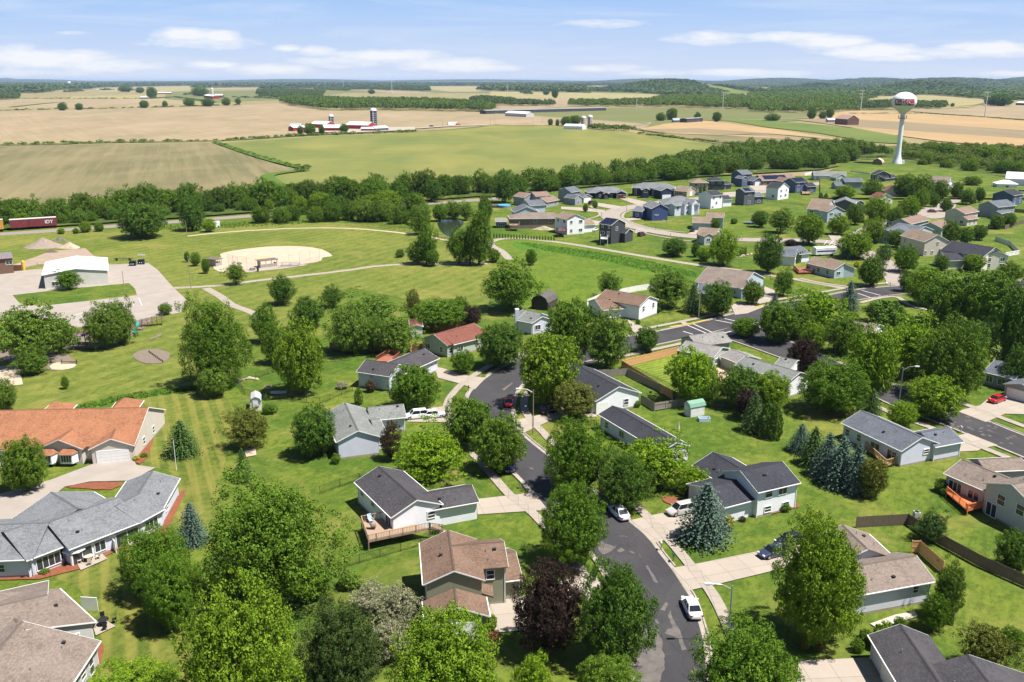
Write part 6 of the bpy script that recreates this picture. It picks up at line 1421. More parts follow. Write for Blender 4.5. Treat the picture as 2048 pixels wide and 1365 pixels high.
def row(a, b, n, yt, w, label, grp):
    for i in range(n):
        t = i / (n - 1); x = a[0] + (b[0] - a[0]) * t; y = a[1] + (b[1] - a[1]) * t
        P = G(x, y); h = hat(P, y - yt); s = mpp(P); c = link('arborvitae', CM['column'][0], None, P, trng.uniform(0, 6), (w * s, w * s, h)); setm(c, LEAF['arb']); tag(c, label, 'arborvitae', grp)
row((988, 476), (1108, 482), 22, 9, 3.2, 'small arborvitae in the long hedge row along the path', 'arborvitae hedge along the path')
row((1591, 528), (1616, 520), 7, 21, 6, 'dark arborvitae in the row between white house and red deck', 'arborvitae by the red deck')
row((1480, 512), (1491, 510), 4, 16, 4, 'arborvitae in the short row behind the light green tree', 'arborvitae behind the light tree')
sh = [(1609, 1267, 1300, 21, 'tipped', 'left clipped barrel shrub on the lower lawn'), (1639, 1267, 1302, 23, 'tipped', 'right clipped barrel shrub on the lower lawn'), (1716, 1275, 1305, 26, 'green', 'round green bush by the lower driveway'), (1732, 1256, 1282, 26, 'green', 'green bush at the corner of the dark roof'),
      (1457, 1028, 1062, 22, 'yel', 'yellow-green shrub beside the blue-green spruce'), (1485, 1032, 1044, 14, 'brown', 'small brown shrub under the split-level wall'), (1570, 1004, 1024, 22, 'green', 'round shrub at the split-level house corner'), (1883, 955, 985, 24, 'dark', 'dark round shrub before the tan-pink roofed house'),
      (1893, 972, 992, 26, 'dark', 'second dark shrub nearer the orange deck'), (982, 1225, 1262, 24, 'bright', 'light green shrub at the front walk of the olive house'), (672, 905, 928, 18, 'green', 'round shrub at the lavender house corner'), (684, 762, 778, 24, 'flower', 'pale variegated shrub on the fenced lawn'),
      (741, 758, 785, 20, 'brown', 'reddish shrub against the pale wall'), (539, 806, 828, 28, 'dark', 'dark shrub next to the white gambrel shed'), (1276, 638, 650, 10, 'dark', 'left clipped shrub under the corner house window'), (1302, 617, 629, 11, 'dark', 'middle clipped shrub under the corner house window'),
      (1316, 613, 626, 12, 'dark', 'right clipped shrub under the corner house window'), (108, 917, 932, 17, 'olive', 'round shrub under the bay window of the orange roofed building'), (90, 924, 935, 15, 'green', 'light shrub under the bay window'), (288, 905, 916, 14, 'green', 'shrub at the garage corner of the orange roofed building'),
      (272, 911, 922, 14, 'yel', 'yellow-green shrub at the garage corner of the orange roofed building'), (1275, 800, 815, 14, 'green', 'shrub beside the white wall with small window'), (88, 1135, 1149, 20, 'green', 'long green perennials under the condominium windows'), (1800, 1232, 1258, 24, 'green', 'shrub on the rock bed'),
      (1930, 1318, 1370, 44, 'flower', 'cream coloured shrub behind the dark stepped roof'), (1468, 436, 448, 14, 'dark', 'clipped round shrub by the tan two-storey house'), (2030, 990, 1010, 24, 'green', 'shrub below the right edge house'), (1410, 975, 985, 12, 'bright', 'low bush at the split-level front'),
      (1685, 430, 440, 14, 'yel', 'yellow shrub by the white-fronted house'), (1714, 522, 535, 12, 'yel', 'bright yellow shrub at the end of the blue ranch'), (1582, 478, 492, 24, 'purple', 'purple shrub at the concrete street')]
for cx, yt, yb, w, m, lb in sh: T(cx, yt, yb, w, 'bush', m, lb)
# ---------- tree belts: the nearest trees one by one
def belt(name, label, group, poly, step, h0, h1, wr, mats, far=False, jit=3, skip=()):
    trng.seed(len(label) * 31 + len(poly))
    P = [G(*p) for p in poly]; n = 0
    for a, b in zip(P, P[1:]):
        l = (b - a).length; k = max(1, int(l / step))
        for i in range(k):
            p = a.lerp(b, (i + trng.random() * .6) / k) + Vector((trng.uniform(-jit, jit), trng.uniform(-jit, jit), 0))
            X = proj(p)[0]
            if X < -60 or X > 2110 or any(s[0] < X < s[1] for s in skip): continue
            h = trng.uniform(h0, h1); w = h * trng.uniform(*wr); kd = trng.choice(['oval', 'round', 'tall'] if not far else ['far'])
            c = link(name, trng.choice(CM[kd]), None, (p.x, p.y, -h * .06), trng.uniform(0, 6.28), (w, w, h)); setm(c, LEAF[trng.choice(mats)]); tag(c, label, 'tree', group); n += 1
    return n
mixd = ['green', 'green', 'dark', 'green', 'airy', 'maple']; mixk = ['belt', 'green', 'belt', 'green', 'belt2']
belt('belt_tree', 'leafy tree in the belt between railway and fields', 'trees between railway and fields', [(-60, 452), (100, 446), (300, 430), (512, 417), (700, 402), (860, 394), (1000, 386)], 6.5, 9, 16, (.95, 1.35), mixk + ['green'], jit=4)
belt('low_belt_tree', 'low bushy tree in front of the railway belt', 'low trees before the railway belt', [(-60, 458), (100, 452), (250, 441), (420, 428), (560, 419)], 7, 5, 8, (.9, 1.3), ['green', 'maple', 'airy', 'dark'], jit=2)
belt('trackside_bush', 'bush beside the railway on the park side', 'bushes beside the railway', [(110, 470), (190, 464), (240, 462)], 5, 2.5, 5, (1, 1.5), ['airy', 'green', 'maple'], jit=1)
for q in ((282, 400, 470, 92, 'round', 'dark', 'big dark round tree on the park side of the railway'), (382, 382, 455, 52, 'tall', 'dark', 'dark upright tree standing at the railway crossing gap'), (418, 435, 462, 26, 'round', 'bright', 'lime bush beside the small white hut')): T(*q)
belt('outfield_tree', 'green tree in the row behind the outfield', 'trees behind the outfield', [(505, 448), (560, 446), (640, 440), (690, 440), (760, 446), (850, 452)], 5, 6, 11, (.9, 1.25), ['green', 'airy', 'belt', 'green'], jit=5)
belt('parkside_tree', 'tree between outfield row and railway', 'trees before the railway by the pond', [(600, 428), (740, 430), (860, 433)], 5.5, 8, 13, (.9, 1.25), ['green', 'maple', 'dark'], jit=4)
for q in ((842, 412, 465, 40, 'tall', 'green', 'green tree at the left bank of the pond'), (907, 395, 435, 46, 'airy', 'airy', 'airy tree on the far bank of the pond'), (970, 380, 440, 30, 'tall', 'green', 'slim tree right of the pond far bank'), (880, 405, 440, 30, 'round', 'green', 'left willow on the far bank of the pond'), (932, 402, 438, 30, 'tall', 'airy', 'right willow on the far bank of the pond'), (750, 357, 405, 62, 'round', 'green', 'largest tree of the belt left of the pond'),
          (868, 353, 400, 38, 'tall', 'dark', 'dark tree above the railway left of the pond'), (1010, 340, 400, 50, 'tall', 'dark', 'dark tall tree behind the first subdivision house'), (723, 425, 445, 14, 'bush', 'rust', 'small rust-red bush behind the outfield')): T(*q)
belt('wood_edge_tree', 'leafy tree at the edge of the wood behind the subdivision', 'trees of the wood behind the subdivision', [(985, 392), (1060, 384), (1180, 372), (1300, 364), (1400, 354), (1480, 344), (1560, 340), (1640, 336), (1700, 322)], 9, 8, 14, (1.0, 1.5), ['green', 'belt', 'green', 'airy'], jit=5)
belt('tower_wood_tree', 'tree of the scrubby wood right of the water tower', 'trees right of the water tower', [(1840, 330), (1900, 338), (1960, 345), (2060, 352)], 9, 5, 11, (1.0, 1.6), ['maple', 'airy', 'green'], jit=6)
belt('tower_wood_tree', 'tree of the scrubby wood right of the water tower', 'trees right of the water tower', [(1850, 310), (1940, 322), (2060, 330)], 13, 7, 14, (1.0, 1.5), ['green', 'airy', 'maple'], jit=8)
# field trees and farm trees
ft = [(125, 204, 221, 17, 'left lone tree on the far field hedge'), (158, 206, 220, 15, 'second lone tree on the far field hedge'), (288, 200, 216, 18, 'round tree on the field hedge before the small farmhouse'), (330, 201, 214, 11, 'small round tree on the field hedge'), (378, 196, 212, 22, 'thin tree left of the far silo farm'), (415, 196, 213, 24, 'dark tree in front of the far red barn'),
      (452, 194, 211, 17, 'tree right of the far red barn'), (476, 195, 208, 12, 'lone round tree right of the far red barn'), (400, 174, 192, 34, 'round tree behind the far red barn'), (303, 173, 196, 20, 'tall dark tree at the small far farmhouse'), (280, 174, 186, 17, 'dark tree left of the small far farmhouse'), (250, 170, 184, 28, 'light tree clump left of the small far farmhouse'),
      (1395, 223, 242, 14, 'tree in front of the dark open shed'), (1344, 215, 240, 22, 'big tree beside the small farmhouse in the field'), (1322, 224, 242, 20, 'bush left of the small farmhouse'), (1434, 223, 243, 18, 'lone round tree right of the dark open shed'), (1624, 214, 238, 18, 'tree left of the faded red barn'), (1646, 222, 238, 16, 'dark tree at the old pale farmhouse'), (1545, 226, 242, 30, 'grey-green bushes by the farm road'), (1660, 214, 236, 16, 'tree behind the old pale farmhouse'),
      (1101, 237, 251, 11, 'left small tree by the white farm building'), (1115, 238, 252, 8, 'thin cone tree by the white farm building'), (1132, 232, 252, 22, 'olive tree left of the twin silos'), (1150, 230, 248, 26, 'green tree behind the twin silos'), (1190, 248, 258, 14, 'bush right of the twin silos'), (1110, 175, 196, 14, 'dark tree on the far straw field'), (1092, 180, 190, 14, 'small dark tree on the far straw field'),
      (620, 245, 270, 24, 'leafy tree at the near farm entrance'), (600, 250, 270, 12, 'dark conical tree at the near farm'), (643, 250, 269, 12, 'second dark conical tree at the near farm'), (688, 247, 265, 18, 'round dark tree in front of the near red barn'), (743, 178, 188, 14, 'dark tree behind the long wood'), (1905, 206, 214, 8, 'tiny tree at the farm road end'), (2000, 186, 212, 50, 'dark tree clump at the far right'), (1985, 190, 210, 30, 'smaller dark tree clump at the far right')]
for cx, yt, yb, w, lb in ft: T(cx, yt, yb, w, 'round' if w > 14 else 'oval', 'dark' if 'dark' in lb else 'green', lb, name='field_tree', clr=.02, parts=False)
# ---------- woods that read as one mass: merged low detail crowns
fr = np.random.default_rng(3)
def low_crown(seed, nq=90, ls=.10):
    r = np.random.default_rng(seed); v = r.normal(size=(nq, 3)); v /= np.linalg.norm(v, axis=1)[:, None]
    v[:, 2] = np.abs(v[:, 2]) * 1.0 - .25 * (r.random(nq) < .5)
    P = v * np.array([.5, .5, .5]) * r.uniform(.8, 1.05, (nq, 1)); nrm = v + r.normal(size=v.shape) * .45; nrm /= np.linalg.norm(nrm, axis=1)[:, None]
    t = r.normal(size=v.shape); u = np.cross(nrm, t); u /= np.linalg.norm(u, axis=1)[:, None]; w = np.cross(nrm, u); s = ls * r.uniform(.7, 1.3, (nq, 1))
    return np.stack([P - u * s, P - w * s * .8, P + u * s, P + w * s * .8], 1).reshape(-1, 3) + np.array([0, 0, .5])
LOW = [low_crown(i) for i in range(5)]; LOW2 = [low_crown(50 + i, 34, .17) for i in range(4)]; LOW0 = [low_crown(90 + i, 260, .055) for i in range(5)]
def wood(name, poly, spacing, h, mat, lv=1, hfun=None, wk=(.9, 1.35)):
    P = [G(*p) for p in poly]; xs = [p.x for p in P]; ys = [p.y for p in P]; PP = [(p.x, p.y) for p in P]
    n = int((max(xs) - min(xs)) * (max(ys) - min(ys)) / spacing ** 2); n = min(n, 15000); out = []
    lib = (LOW0, LOW, LOW2)[lv]
    for x, y in fr.uniform((min(xs), min(ys)), (max(xs), max(ys)), (n, 2)):
        if not inx((x, y), PP): continue
        hh = h * fr.uniform(.7, 1.12); w = spacing * fr.uniform(*wk); a = fr.uniform(0, 6.28); c, s = math.cos(a), math.sin(a)
        b = lib[fr.integers(len(lib))]; z0 = hfun(x, y) if hfun else 0
        out.append(np.stack([(b[:, 0] * c - b[:, 1] * s) * w + x, (b[:, 0] * s + b[:, 1] * c) * w + y, b[:, 2] * hh + z0], 1))
    if not out: return
    V = np.concatenate(out); o = npmesh(name, V, np.arange(len(V)).reshape(-1, 4), mat); return tag(link(name, o), kind='stuff')
wd1 = M('woodland_leaves', (.062, .115, .018), .7, 'leaf', (.100, .165, .024), tip=(.16, .22, .035), trans=.2, clump=.06)
wd2 = M('woodland_dark', (.042, .084, .020), .7, 'leaf', (.068, .115, .026), tip=(.095, .145, .034), trans=.15, clump=.02)
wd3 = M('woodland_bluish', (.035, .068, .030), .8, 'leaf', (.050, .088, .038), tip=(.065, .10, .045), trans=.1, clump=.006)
wd4 = M('woodland_scrub', (.070, .12, .018), .7, 'leaf', (.12, .17, .03), tip=(.17, .21, .05), trans=.25, clump=.08)
wood('belt_wood', [(985, 386), (1180, 366), (1400, 348), (1560, 334), (1680, 318), (1790, 318), (1700, 300), (1560, 302), (1500, 300), (1350, 330), (1250, 350), (1100, 366), (985, 378)], 6.5, 11, wd1, 0)
wood('scrub_wood', [(1800, 298), (1870, 298), (2100, 303), (2150, 356), (2080, 354), (1960, 342), (1850, 326), (1800, 320)], 6, 7, wd4, 0)
wood('belt_underwood', [(-100, 452), (100, 444), (300, 428), (512, 415), (700, 400), (1000, 384), (1000, 378), (700, 394), (512, 407), (300, 421), (100, 437), (-100, 444)], 6, 9.5, wd1, 0)
wood('hedge_bushes', [(600, 342), (616, 338), (612, 344), (580, 349)], 5, 4, wd1, 1); wood('hedge_bushes', [(1175, 256), (1270, 262), (1272, 266), (1180, 259)], 7, 7, wd1, 1)
wood('far_wood', [(560, 206), (585, 213), (650, 222), (760, 221), (990, 225), (985, 218), (930, 212), (850, 207), (700, 205), (590, 200)], 12, 17, wd1, 1)
wood('far_wood', [(515, 190), (560, 196), (640, 195), (650, 186), (560, 182), (515, 184)], 14, 16, wd2, 1)
wood('far_wood', [(700, 180), (860, 184), (855, 176), (700, 172)], 20, 22, wd2, 2); wood('far_wood', [(630, 180), (700, 183), (690, 178), (630, 176)], 18, 16, wd2, 2)
wood('far_wood', [(940, 205), (985, 212), (1030, 213), (1030, 206), (960, 200)], 13, 16, wd2, 1); wood('far_wood', [(1028, 213), (1105, 214), (1108, 210), (1028, 207)], 13, 14, wd2, 1)
wood('far_wood', [(1140, 214), (1300, 214), (1500, 220), (1500, 210), (1300, 206), (1140, 209)], 13, 15, wd1, 1); wood('far_wood', [(1300, 206), (1500, 210), (1485, 196), (1320, 198)], 14, 15, wd1, 1)
wood('far_wood', [(1500, 225), (1620, 228), (1720, 222), (1700, 208), (1560, 205), (1500, 210)], 13, 14, wd1, 1)
wood('far_wood', [(1700, 222), (1790, 219), (1890, 220), (1890, 212), (1780, 209), (1690, 212)], 13, 14, wd2, 1)
wood('far_wood', [(1490, 205), (1690, 208), (1750, 200), (1640, 188), (1500, 190)], 18, 16, wd1, 1)
wood('far_wood', [(-60, 203), (35, 200), (38, 194), (0, 190), (-60, 188)], 14, 16, wd2, 1)
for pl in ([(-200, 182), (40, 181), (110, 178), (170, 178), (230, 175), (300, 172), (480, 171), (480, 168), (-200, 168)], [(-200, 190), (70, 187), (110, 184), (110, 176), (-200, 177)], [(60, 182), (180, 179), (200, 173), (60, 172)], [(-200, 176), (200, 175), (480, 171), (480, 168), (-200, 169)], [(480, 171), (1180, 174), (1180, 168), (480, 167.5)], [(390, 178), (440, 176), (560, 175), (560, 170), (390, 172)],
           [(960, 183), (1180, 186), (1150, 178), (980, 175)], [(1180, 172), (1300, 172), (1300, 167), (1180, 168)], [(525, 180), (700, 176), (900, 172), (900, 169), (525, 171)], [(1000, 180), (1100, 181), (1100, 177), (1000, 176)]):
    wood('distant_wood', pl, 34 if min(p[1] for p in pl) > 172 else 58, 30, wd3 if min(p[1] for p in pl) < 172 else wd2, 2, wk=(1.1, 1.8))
# hills on the right and along the horizon
HILLS = []
def hill(cx, yb, wpx, ytop, dm):
    P = G(cx, yb); dist = P.y; ht = hat(P, ytop); wm = wpx * mpp(P) / 2; HILLS.append((P.x, P.y, wm, dm, ht))
hill(1345, 183, 240, 162.5, 700);  hill(1560, 168.5, 260, 158.6, 1500); hill(1900, 174, 330, 159.5, 1100); hill(2085, 170, 200, 155.5, 1200); hill(1750, 171, 260, 159, 900)
hill(1640, 180, 130, 170, 300); hill(1850, 184, 200, 167, 400); hill(1300, 168, 260, 160, 2500)
hill(50, 166, 200, 160.5, 3000); hill(600, 166, 400, 160.3, 4000); hill(12, 165, 24, 157.5, 900); hill(950, 165.5, 500, 160.8, 5000)
def hz(x, y):
    z = 0
    for a, b, w, d, h in HILLS:
        q = ((x - a) / w) ** 2 + ((y - b) / d) ** 2
        if q < 4: z = max(z, h * math.exp(-q * 1.3) * 1.02 - h * .004)
    return z
hm = M('hill_ground', (.13, .15, .04), .95, 'field', (.09, .12, .03), spec=.1)
for i, (a, b, w, d, h) in enumerate(HILLS):
    n = 26; V = []
    for j in range(n + 1):
        for k in range(n + 1):
            x = a + w * 1.9 * (2 * k / n - 1); y = b + d * 1.9 * (2 * j / n - 1); V.append((x, y, hz(x, y) - .5 - .02 * i))
    Fq = [(j * (n + 1) + k, j * (n + 1) + k + 1, (j + 1) * (n + 1) + k + 1, (j + 1) * (n + 1) + k) for j in range(n) for k in range(n)]
    tag(link('hill', mesh('hill', V, Fq, hm, True)), kind='structure')
def wood_w(name, cx, cy, wx, wy, spacing, h, mat, lv, keep=None):
    out = []; n = min(int(4 * wx * wy / spacing ** 2), 7000); lib = (LOW0, LOW, LOW2)[lv]
    for x, y in fr.uniform((cx - wx, cy - wy), (cx + wx, cy + wy), (n, 2)):
        if ((x - cx) / wx) ** 2 + ((y - cy) / wy) ** 2 > 1 or (keep and not keep(x, y)): continue
        hh = h * fr.uniform(.7, 1.1); w = spacing * fr.uniform(1.1, 1.8); a = fr.uniform(0, 6.28); c, s = math.cos(a), math.sin(a); b = lib[fr.integers(len(lib))]
        out.append(np.stack([(b[:, 0] * c - b[:, 1] * s) * w + x, (b[:, 0] * s + b[:, 1] * c) * w + y, b[:, 2] * hh + hz(x, y) - 1], 1))
    V = np.concatenate(out); return tag(link(name, npmesh(name, V, np.arange(len(V)).reshape(-1, 4), mat)), kind='stuff')
for i, (a, b, w, d, h) in enumerate(HILLS):
    far = b > 7000
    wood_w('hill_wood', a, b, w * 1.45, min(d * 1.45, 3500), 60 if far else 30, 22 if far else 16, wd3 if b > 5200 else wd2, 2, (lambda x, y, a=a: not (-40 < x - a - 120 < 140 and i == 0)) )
# distant wooded bands under the horizon
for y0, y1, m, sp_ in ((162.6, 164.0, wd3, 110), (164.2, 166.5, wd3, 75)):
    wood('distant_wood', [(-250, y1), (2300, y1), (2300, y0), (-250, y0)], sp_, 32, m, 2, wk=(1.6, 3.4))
for pl in ([(1500, 186), (1640, 187), (1720, 195), (1850, 190), (1850, 184), (1720, 180), (1560, 182)], [(1850, 190), (1990, 200), (2100, 203), (2100, 182), (1900, 180)], [(1180, 178), (1260, 186), (1330, 190), (1440, 191), (1440, 187), (1340, 184), (1260, 178)], [(1450, 174), (1700, 178), (2100, 178), (2100, 172), (1450, 170)], [(1180, 171), (1290, 172), (1290, 168), (1180, 168)]):
    wood('far_wood', pl, 30, 16, wd2, 2, hz, (1.2, 1.8))
def hedge(pts, w, h, mat=None, sp=5):
    P = [G(*p) for p in pts]; out = []
    for a, b in zip(P, P[1:]):
        l = (b - a).length; n = int(l / sp) + 1; u = (b - a) / l
        for i in range(n):
            p = a + u * (l * fr.random()) + Vector((-u.y, u.x, 0)) * (w * (fr.random() - .5)); hh = h * fr.uniform(.5, 1.3); q = sp * fr.uniform(1.0, 1.9)
            bb = LOW2[fr.integers(4)]; out.append(np.stack([bb[:, 0] * q + p.x, bb[:, 1] * q + p.y, bb[:, 2] * hh], 1))
    V = np.concatenate(out); tag(link('hedgerow', npmesh('hedgerow', V, np.arange(len(V)).reshape(-1, 4), mat or wd1)), kind='stuff')
hedge([(-900, 294), (0, 291.3), (200, 286.5), (440, 282.5), (620, 271.5), (780, 266), (835, 264)], 12, 3.0, wd1, 4)
hedge([(0, 222), (240, 217.5), (480, 211)], 8, 3.5, wd2, 7); hedge([(0, 198), (300, 198), (350, 195), (430, 206)], 8, 3.5, wd2, 8); hedge([(1275, 268), (1400, 282), (1500, 295)], 5, 2.5, wd1, 5)
hedge([(432, 286), (520, 316), (600, 337)], 7, 1.6, wd1, 3); hedge([(1700, 228), (1850, 228), (1960, 235), (2060, 243)], 5, 2, wd2, 7); hedge([(1030, 181), (1130, 184), (1180, 187)], 10, 8, wd2, 10); hedge([(465, 196), (520, 197), (560, 199)], 10, 7, wd2, 12)
for pts, h_ in (([(0, 184), (120, 183)], 14), ([(130, 186), (165, 184)], 12), ([(205, 182), (225, 181)], 12), ([(240, 183), (270, 182)], 14), ([(370, 192), (392, 192)], 12), ([(520, 195), (560, 197)], 14), ([(1045, 187), (1060, 190)], 14), ([(300, 198), (312, 198)], 10)): hedge(pts, 20, h_, wd2, 9)
# ================================================================ VEHICLES
TYRE = M('tyre_rubber', (.015, .015, .016), .9); RIM = M('wheel_rim', (.45, .46, .48), .3, metal=.7); CGL = glassy('car_glass', (.015, .018, .024), .05); LAMPR = M('tail_lamp', (.35, .02, .02), .3); LAMPW = M('head_lamp', (.75, .77, .8), .2)
def paint(k, c):
    m = M('paint_' + k, c, .22, spec=.6, col2=tuple(x * .96 for x in c)); m.node_tree.nodes['Principled BSDF'].inputs['Coat Weight'].default_value = .6; return m
PAINT = dict(white=paint('white', (.74, .75, .78)), red=paint('red', (.42, .012, .018)), black=paint('black', (.012, .012, .016)), silver=paint('silver', (.40, .39, .38)), navy=paint('navy', (.03, .04, .085)), maroon=paint('maroon', (.10, .02, .04)), blue=paint('blue', (.03, .08, .28)))
CARC = {}
def car_meshes(typ):
    if typ in CARC: return CARC[typ]
    suv = typ != 'sedan'; L = 4.75 if not suv else 4.7; Wd = 1.82 if not suv else 1.88; ht = 1.46 if not suv else 1.72; belt = .90 if not suv else 1.05
    # lower body: rounded sections along the length
    st = [(-L / 2, .62, .42, .66), (-L / 2 + .12, .80, .26, .80), (-L / 2 + .5, .93, .2, belt * .97 if not suv else belt), (-L / 2 + 1.2, 1, .18, belt), (0, 1, .18, belt * .98), (L / 2 - 1.5, 1, .18, belt * .96), (L / 2 - .9, .96, .2, belt * .86), (L / 2 - .25, .86, .26, belt * .72), (L / 2, .62, .38, belt * .60)]
    m = MB(); V = []; ns = 10
    for x, wf, zb, zt in st:
        hw = Wd / 2 * wf
        for y, z in ((-hw * .92, zb), (-hw, zb + .12), (-hw, (zb + zt) / 2 + .05), (-hw * .95, zt - .06), (-hw * .80, zt), (hw * .80, zt), (hw * .95, zt - .06), (hw, (zb + zt) / 2 + .05), (hw, zb + .12), (hw * .92, zb)): V.append((x, y, z))
    Fq = [(i * ns + j, i * ns + (j + 1) % ns, (i + 1) * ns + (j + 1) % ns, (i + 1) * ns + j) for i in range(len(st) - 1) for j in range(ns)] + [tuple(range(ns)), tuple(range(len(st) * ns - 1, (len(st) - 1) * ns - 1, -1))]
    m.add(V, Fq)
    x0, x1 = (-L / 2 + .75, L / 2 - 1.25) if not suv else (-L / 2 + .12, L / 2 - 1.15)
    r0, r1 = (-.95, .55) if not suv else (-L / 2 + .55, .55); hb = Wd / 2 * .86; hr = Wd / 2 * .68
    roof = [(r0, -hr, ht - .04), (r1, -hr, ht - .03), (r1, hr, ht - .03), (r0, hr, ht - .04)]
    m.add([(r0 - .06, -hr, ht - .07), (r1 + .06, -hr, ht - .07), (r1 + .06, hr, ht - .07), (r0 - .06, hr, ht - .07), (r0 + .15, -hr * .85, ht), (r1 - .2, -hr * .85, ht), (r1 - .2, hr * .85, ht), (r0 + .15, hr * .85, ht)], [(0, 1, 5, 4), (1, 2, 6, 5), (2, 3, 7, 6), (3, 0, 4, 7), (4, 5, 6, 7), (3, 2, 1, 0)])
    for s in (-1, 1):
        for bx, rx in ((x0, r0), (x1, r1), ((x0 + x1) / 2 - .1, (r0 + r1) / 2)): m.bar((bx, s * hb, belt - .06), (rx, s * hr, ht - .06), .045, 5)
        m.box((x1 - .15, s * (Wd / 2 + .08), belt + .06), (.14, .2, .13))
    body = m.mesh('car_body', PAINT['white'], False)
    g = MB(); b = [(x0, -hb, belt - .05), (x1, -hb, belt - .07), (x1, hb, belt - .07), (x0, hb, belt - .05)]; t = [(r0, -hr, ht - .08), (r1, -hr, ht - .08), (r1, hr, ht - .08), (r0, hr, ht - .08)]
    g.add(b + t, [(0, 1, 5, 4), (1, 2, 6, 5), (2, 3, 7, 6), (3, 0, 4, 7)]); glass = g.mesh('car_windows', CGL)
    w = MB(); w.bar((0, -.11, 0), (0, .11, 0), .33, 18); ty = w.mesh('tyre', TYRE); w = MB(); w.bar((0, -.118, 0), (0, .118, 0), .2, 12); ri = w.mesh('rim', RIM)
    l = MB(); l.box((0, 0, 0), (.14, .42, .14)); tl = l.mesh('tail_lamp', LAMPR); l = MB(); l.box((0, 0, 0), (.2, .36, .13)); hl_ = l.mesh('head_lamp', LAMPW)
    CARC[typ] = (body, glass, ty, ri, tl, hl_, L, Wd, belt); return CARC[typ]
def car(label, px, py, fx, fy, typ, col, cat='car', scale=1.0, small=False):
    """centre pixel and the pixel its nose points to"""
    P = G(px, py, .13); Q = G(fx, fy, .13); rz = math.atan2(Q.y - P.y, Q.x - P.x); body, glass, ty, ri, tl, hd, L, Wd, belt = car_meshes(typ)
    t = thing('parked_car', label, cat, P, rz, None); t.scale = (scale,) * 3
    b = link('body', body, t); setm(b, PAINT[col]); link('windows', glass, t)
    for sx in (-1, 1):
        for sy in (-1, 1): w = link('wheel', ty, t, (sx * L * .31, sy * (Wd / 2 - .1), .33)); link('rim', ri, w)
        link('tail_light', tl, t, (-L / 2 + .1, sx * Wd * .33, .72)); link('headlight', hd, t, (L / 2 - .18, sx * Wd * .31, .60))
    return t
car('white sedan parked by the kerb near the bottom street lamp', 1383, 1222, 1368, 1190, 'sedan', 'white')
car('white car parked behind the shade of the dark street trees', 1238, 1031, 1216, 1010, 'sedan', 'white')
car('silver suv on the driveway beside the blue-green spruce', 1362, 1026, 1338, 1031, 'suv', 'silver')
car('dark blue sedan on the long driveway of the big maple', 1548, 1110, 1527, 1115, 'sedan', 'navy')
car('dark car half hidden behind the huge round maple', 1580, 1086, 1560, 1091, 'sedan', 'black')
car('red car parked in the street bend', 1017, 809, 1016, 790, 'sedan', 'red')
car('black suv on the driveway right of the bend lamp', 1101, 825, 1120, 820, 'suv', 'black')
car('white suv in front of the lavender house garage', 833, 836, 812, 838, 'suv', 'white')
car('second white car on the lavender house driveway', 866, 834, 890, 832, 'sedan', 'white')
car('dark blue pickup under the street tree at the left kerb', 1013, 938, 1022, 950, 'suv', 'navy')
car('red car on the driveway at the right edge', 1994, 803, 2010, 797, 'sedan', 'red')
car('maroon car beside the charcoal house garage', 1283, 472, 1292, 470, 'suv', 'maroon')
car('white sedan left of the charcoal house', 1189, 462, 1197, 460, 'sedan', 'white')
car('black car on the pale tan house driveway', 1385, 463, 1391, 455, 'sedan', 'black')
car('bright blue car by the tan house garage', 1396, 390, 1402, 389, 'sedan', 'blue')
car('dark red car at the light grey house garage', 1182, 408, 1188, 406, 'suv', 'maroon')
car('black vehicle at the far right house driveway', 2045, 386, 2052, 386, 'suv', 'black')
car('dark car on the street under the maples', 1864, 425, 1876, 425, 'sedan', 'maroon')
car('dark car by the machine house road at the right', 1946, 407, 1954, 406, 'suv', 'black')
car('dark pickup on the far farm road', 864, 255, 870, 254.8, 'suv', 'black', scale=1.6)
def box_vehicle(name, label, cat, px, py, fx, fy, L, Wd, h, col, z0=.5, stripe=None, cab=False):
    P = G(px, py); Q = G(fx, fy); rz = math.atan2(Q.y - P.y, Q.x - P.x); t = thing(name, label, cat, P, rz); m = MB()
    sec = [(-Wd / 2, z0), (-Wd / 2, h - .2), (-Wd / 2 + .2, h), (Wd / 2 - .2, h), (Wd / 2, h - .2), (Wd / 2, z0)]; V = [(x, y, z) for x in (-L / 2, L / 2) for y, z in sec]
    m.add(V, [(0, 1, 7, 6), (1, 2, 8, 7), (2, 3, 9, 8), (3, 4, 10, 9), (4, 5, 11, 10), (5, 0, 6, 11), (0, 5, 4, 3, 2, 1), (6, 7, 8, 9, 10, 11)]); m.build('body', col, t)
    if stripe:
        m = MB()
        for s in (-1, 1): m.box((0, s * (Wd / 2 + .01), h * .55), (L * .9, .03, .5)); 
        m.box((L / 2 + .01, 0, h * .62), (.04, Wd * .75, .9)); m.build('stripe', stripe, t)
        m = MB()
        for q in (-.3, .1, .35): m.box((q * L, 0, h + .12), (.7, .7, .25))
        m.build('roof_unit', WHITE, t)
    ty = car_meshes('sedan')[2]
    for sx in (-.3, .3):
        for sy in (-1, 1): link('wheel', ty, t, (sx * L, sy * (Wd / 2 - .12), .38), None, (1.15,) * 3)
    return t
box_vehicle('motorhome', 'white motorhome with dark blue stripe behind the tan ranch roof', 'motorhome', 1648, 511, 1668, 510, 8.5, 2.5, 3.2, STEELP, .55, M('rv_blue', (.03, .06, .2)))
box_vehicle('box_trailer', 'white box trailer on the farm road', 'trailer', 904, 252, 912, 251.8, 13, 2.8, 5.0, STEELP, 1.0)
box_vehicle('camper_trailer', 'small white camper beside the three bay garage', 'trailer', 1636, 361, 1642, 361, 5.5, 2.3, 2.8, STEELP)
box_vehicle('utility_hut', 'small white hut beside the railway bushes', 'hut', 432, 455, 438, 454.6, 3.2, 2.4, 2.6, STEELP, .2)
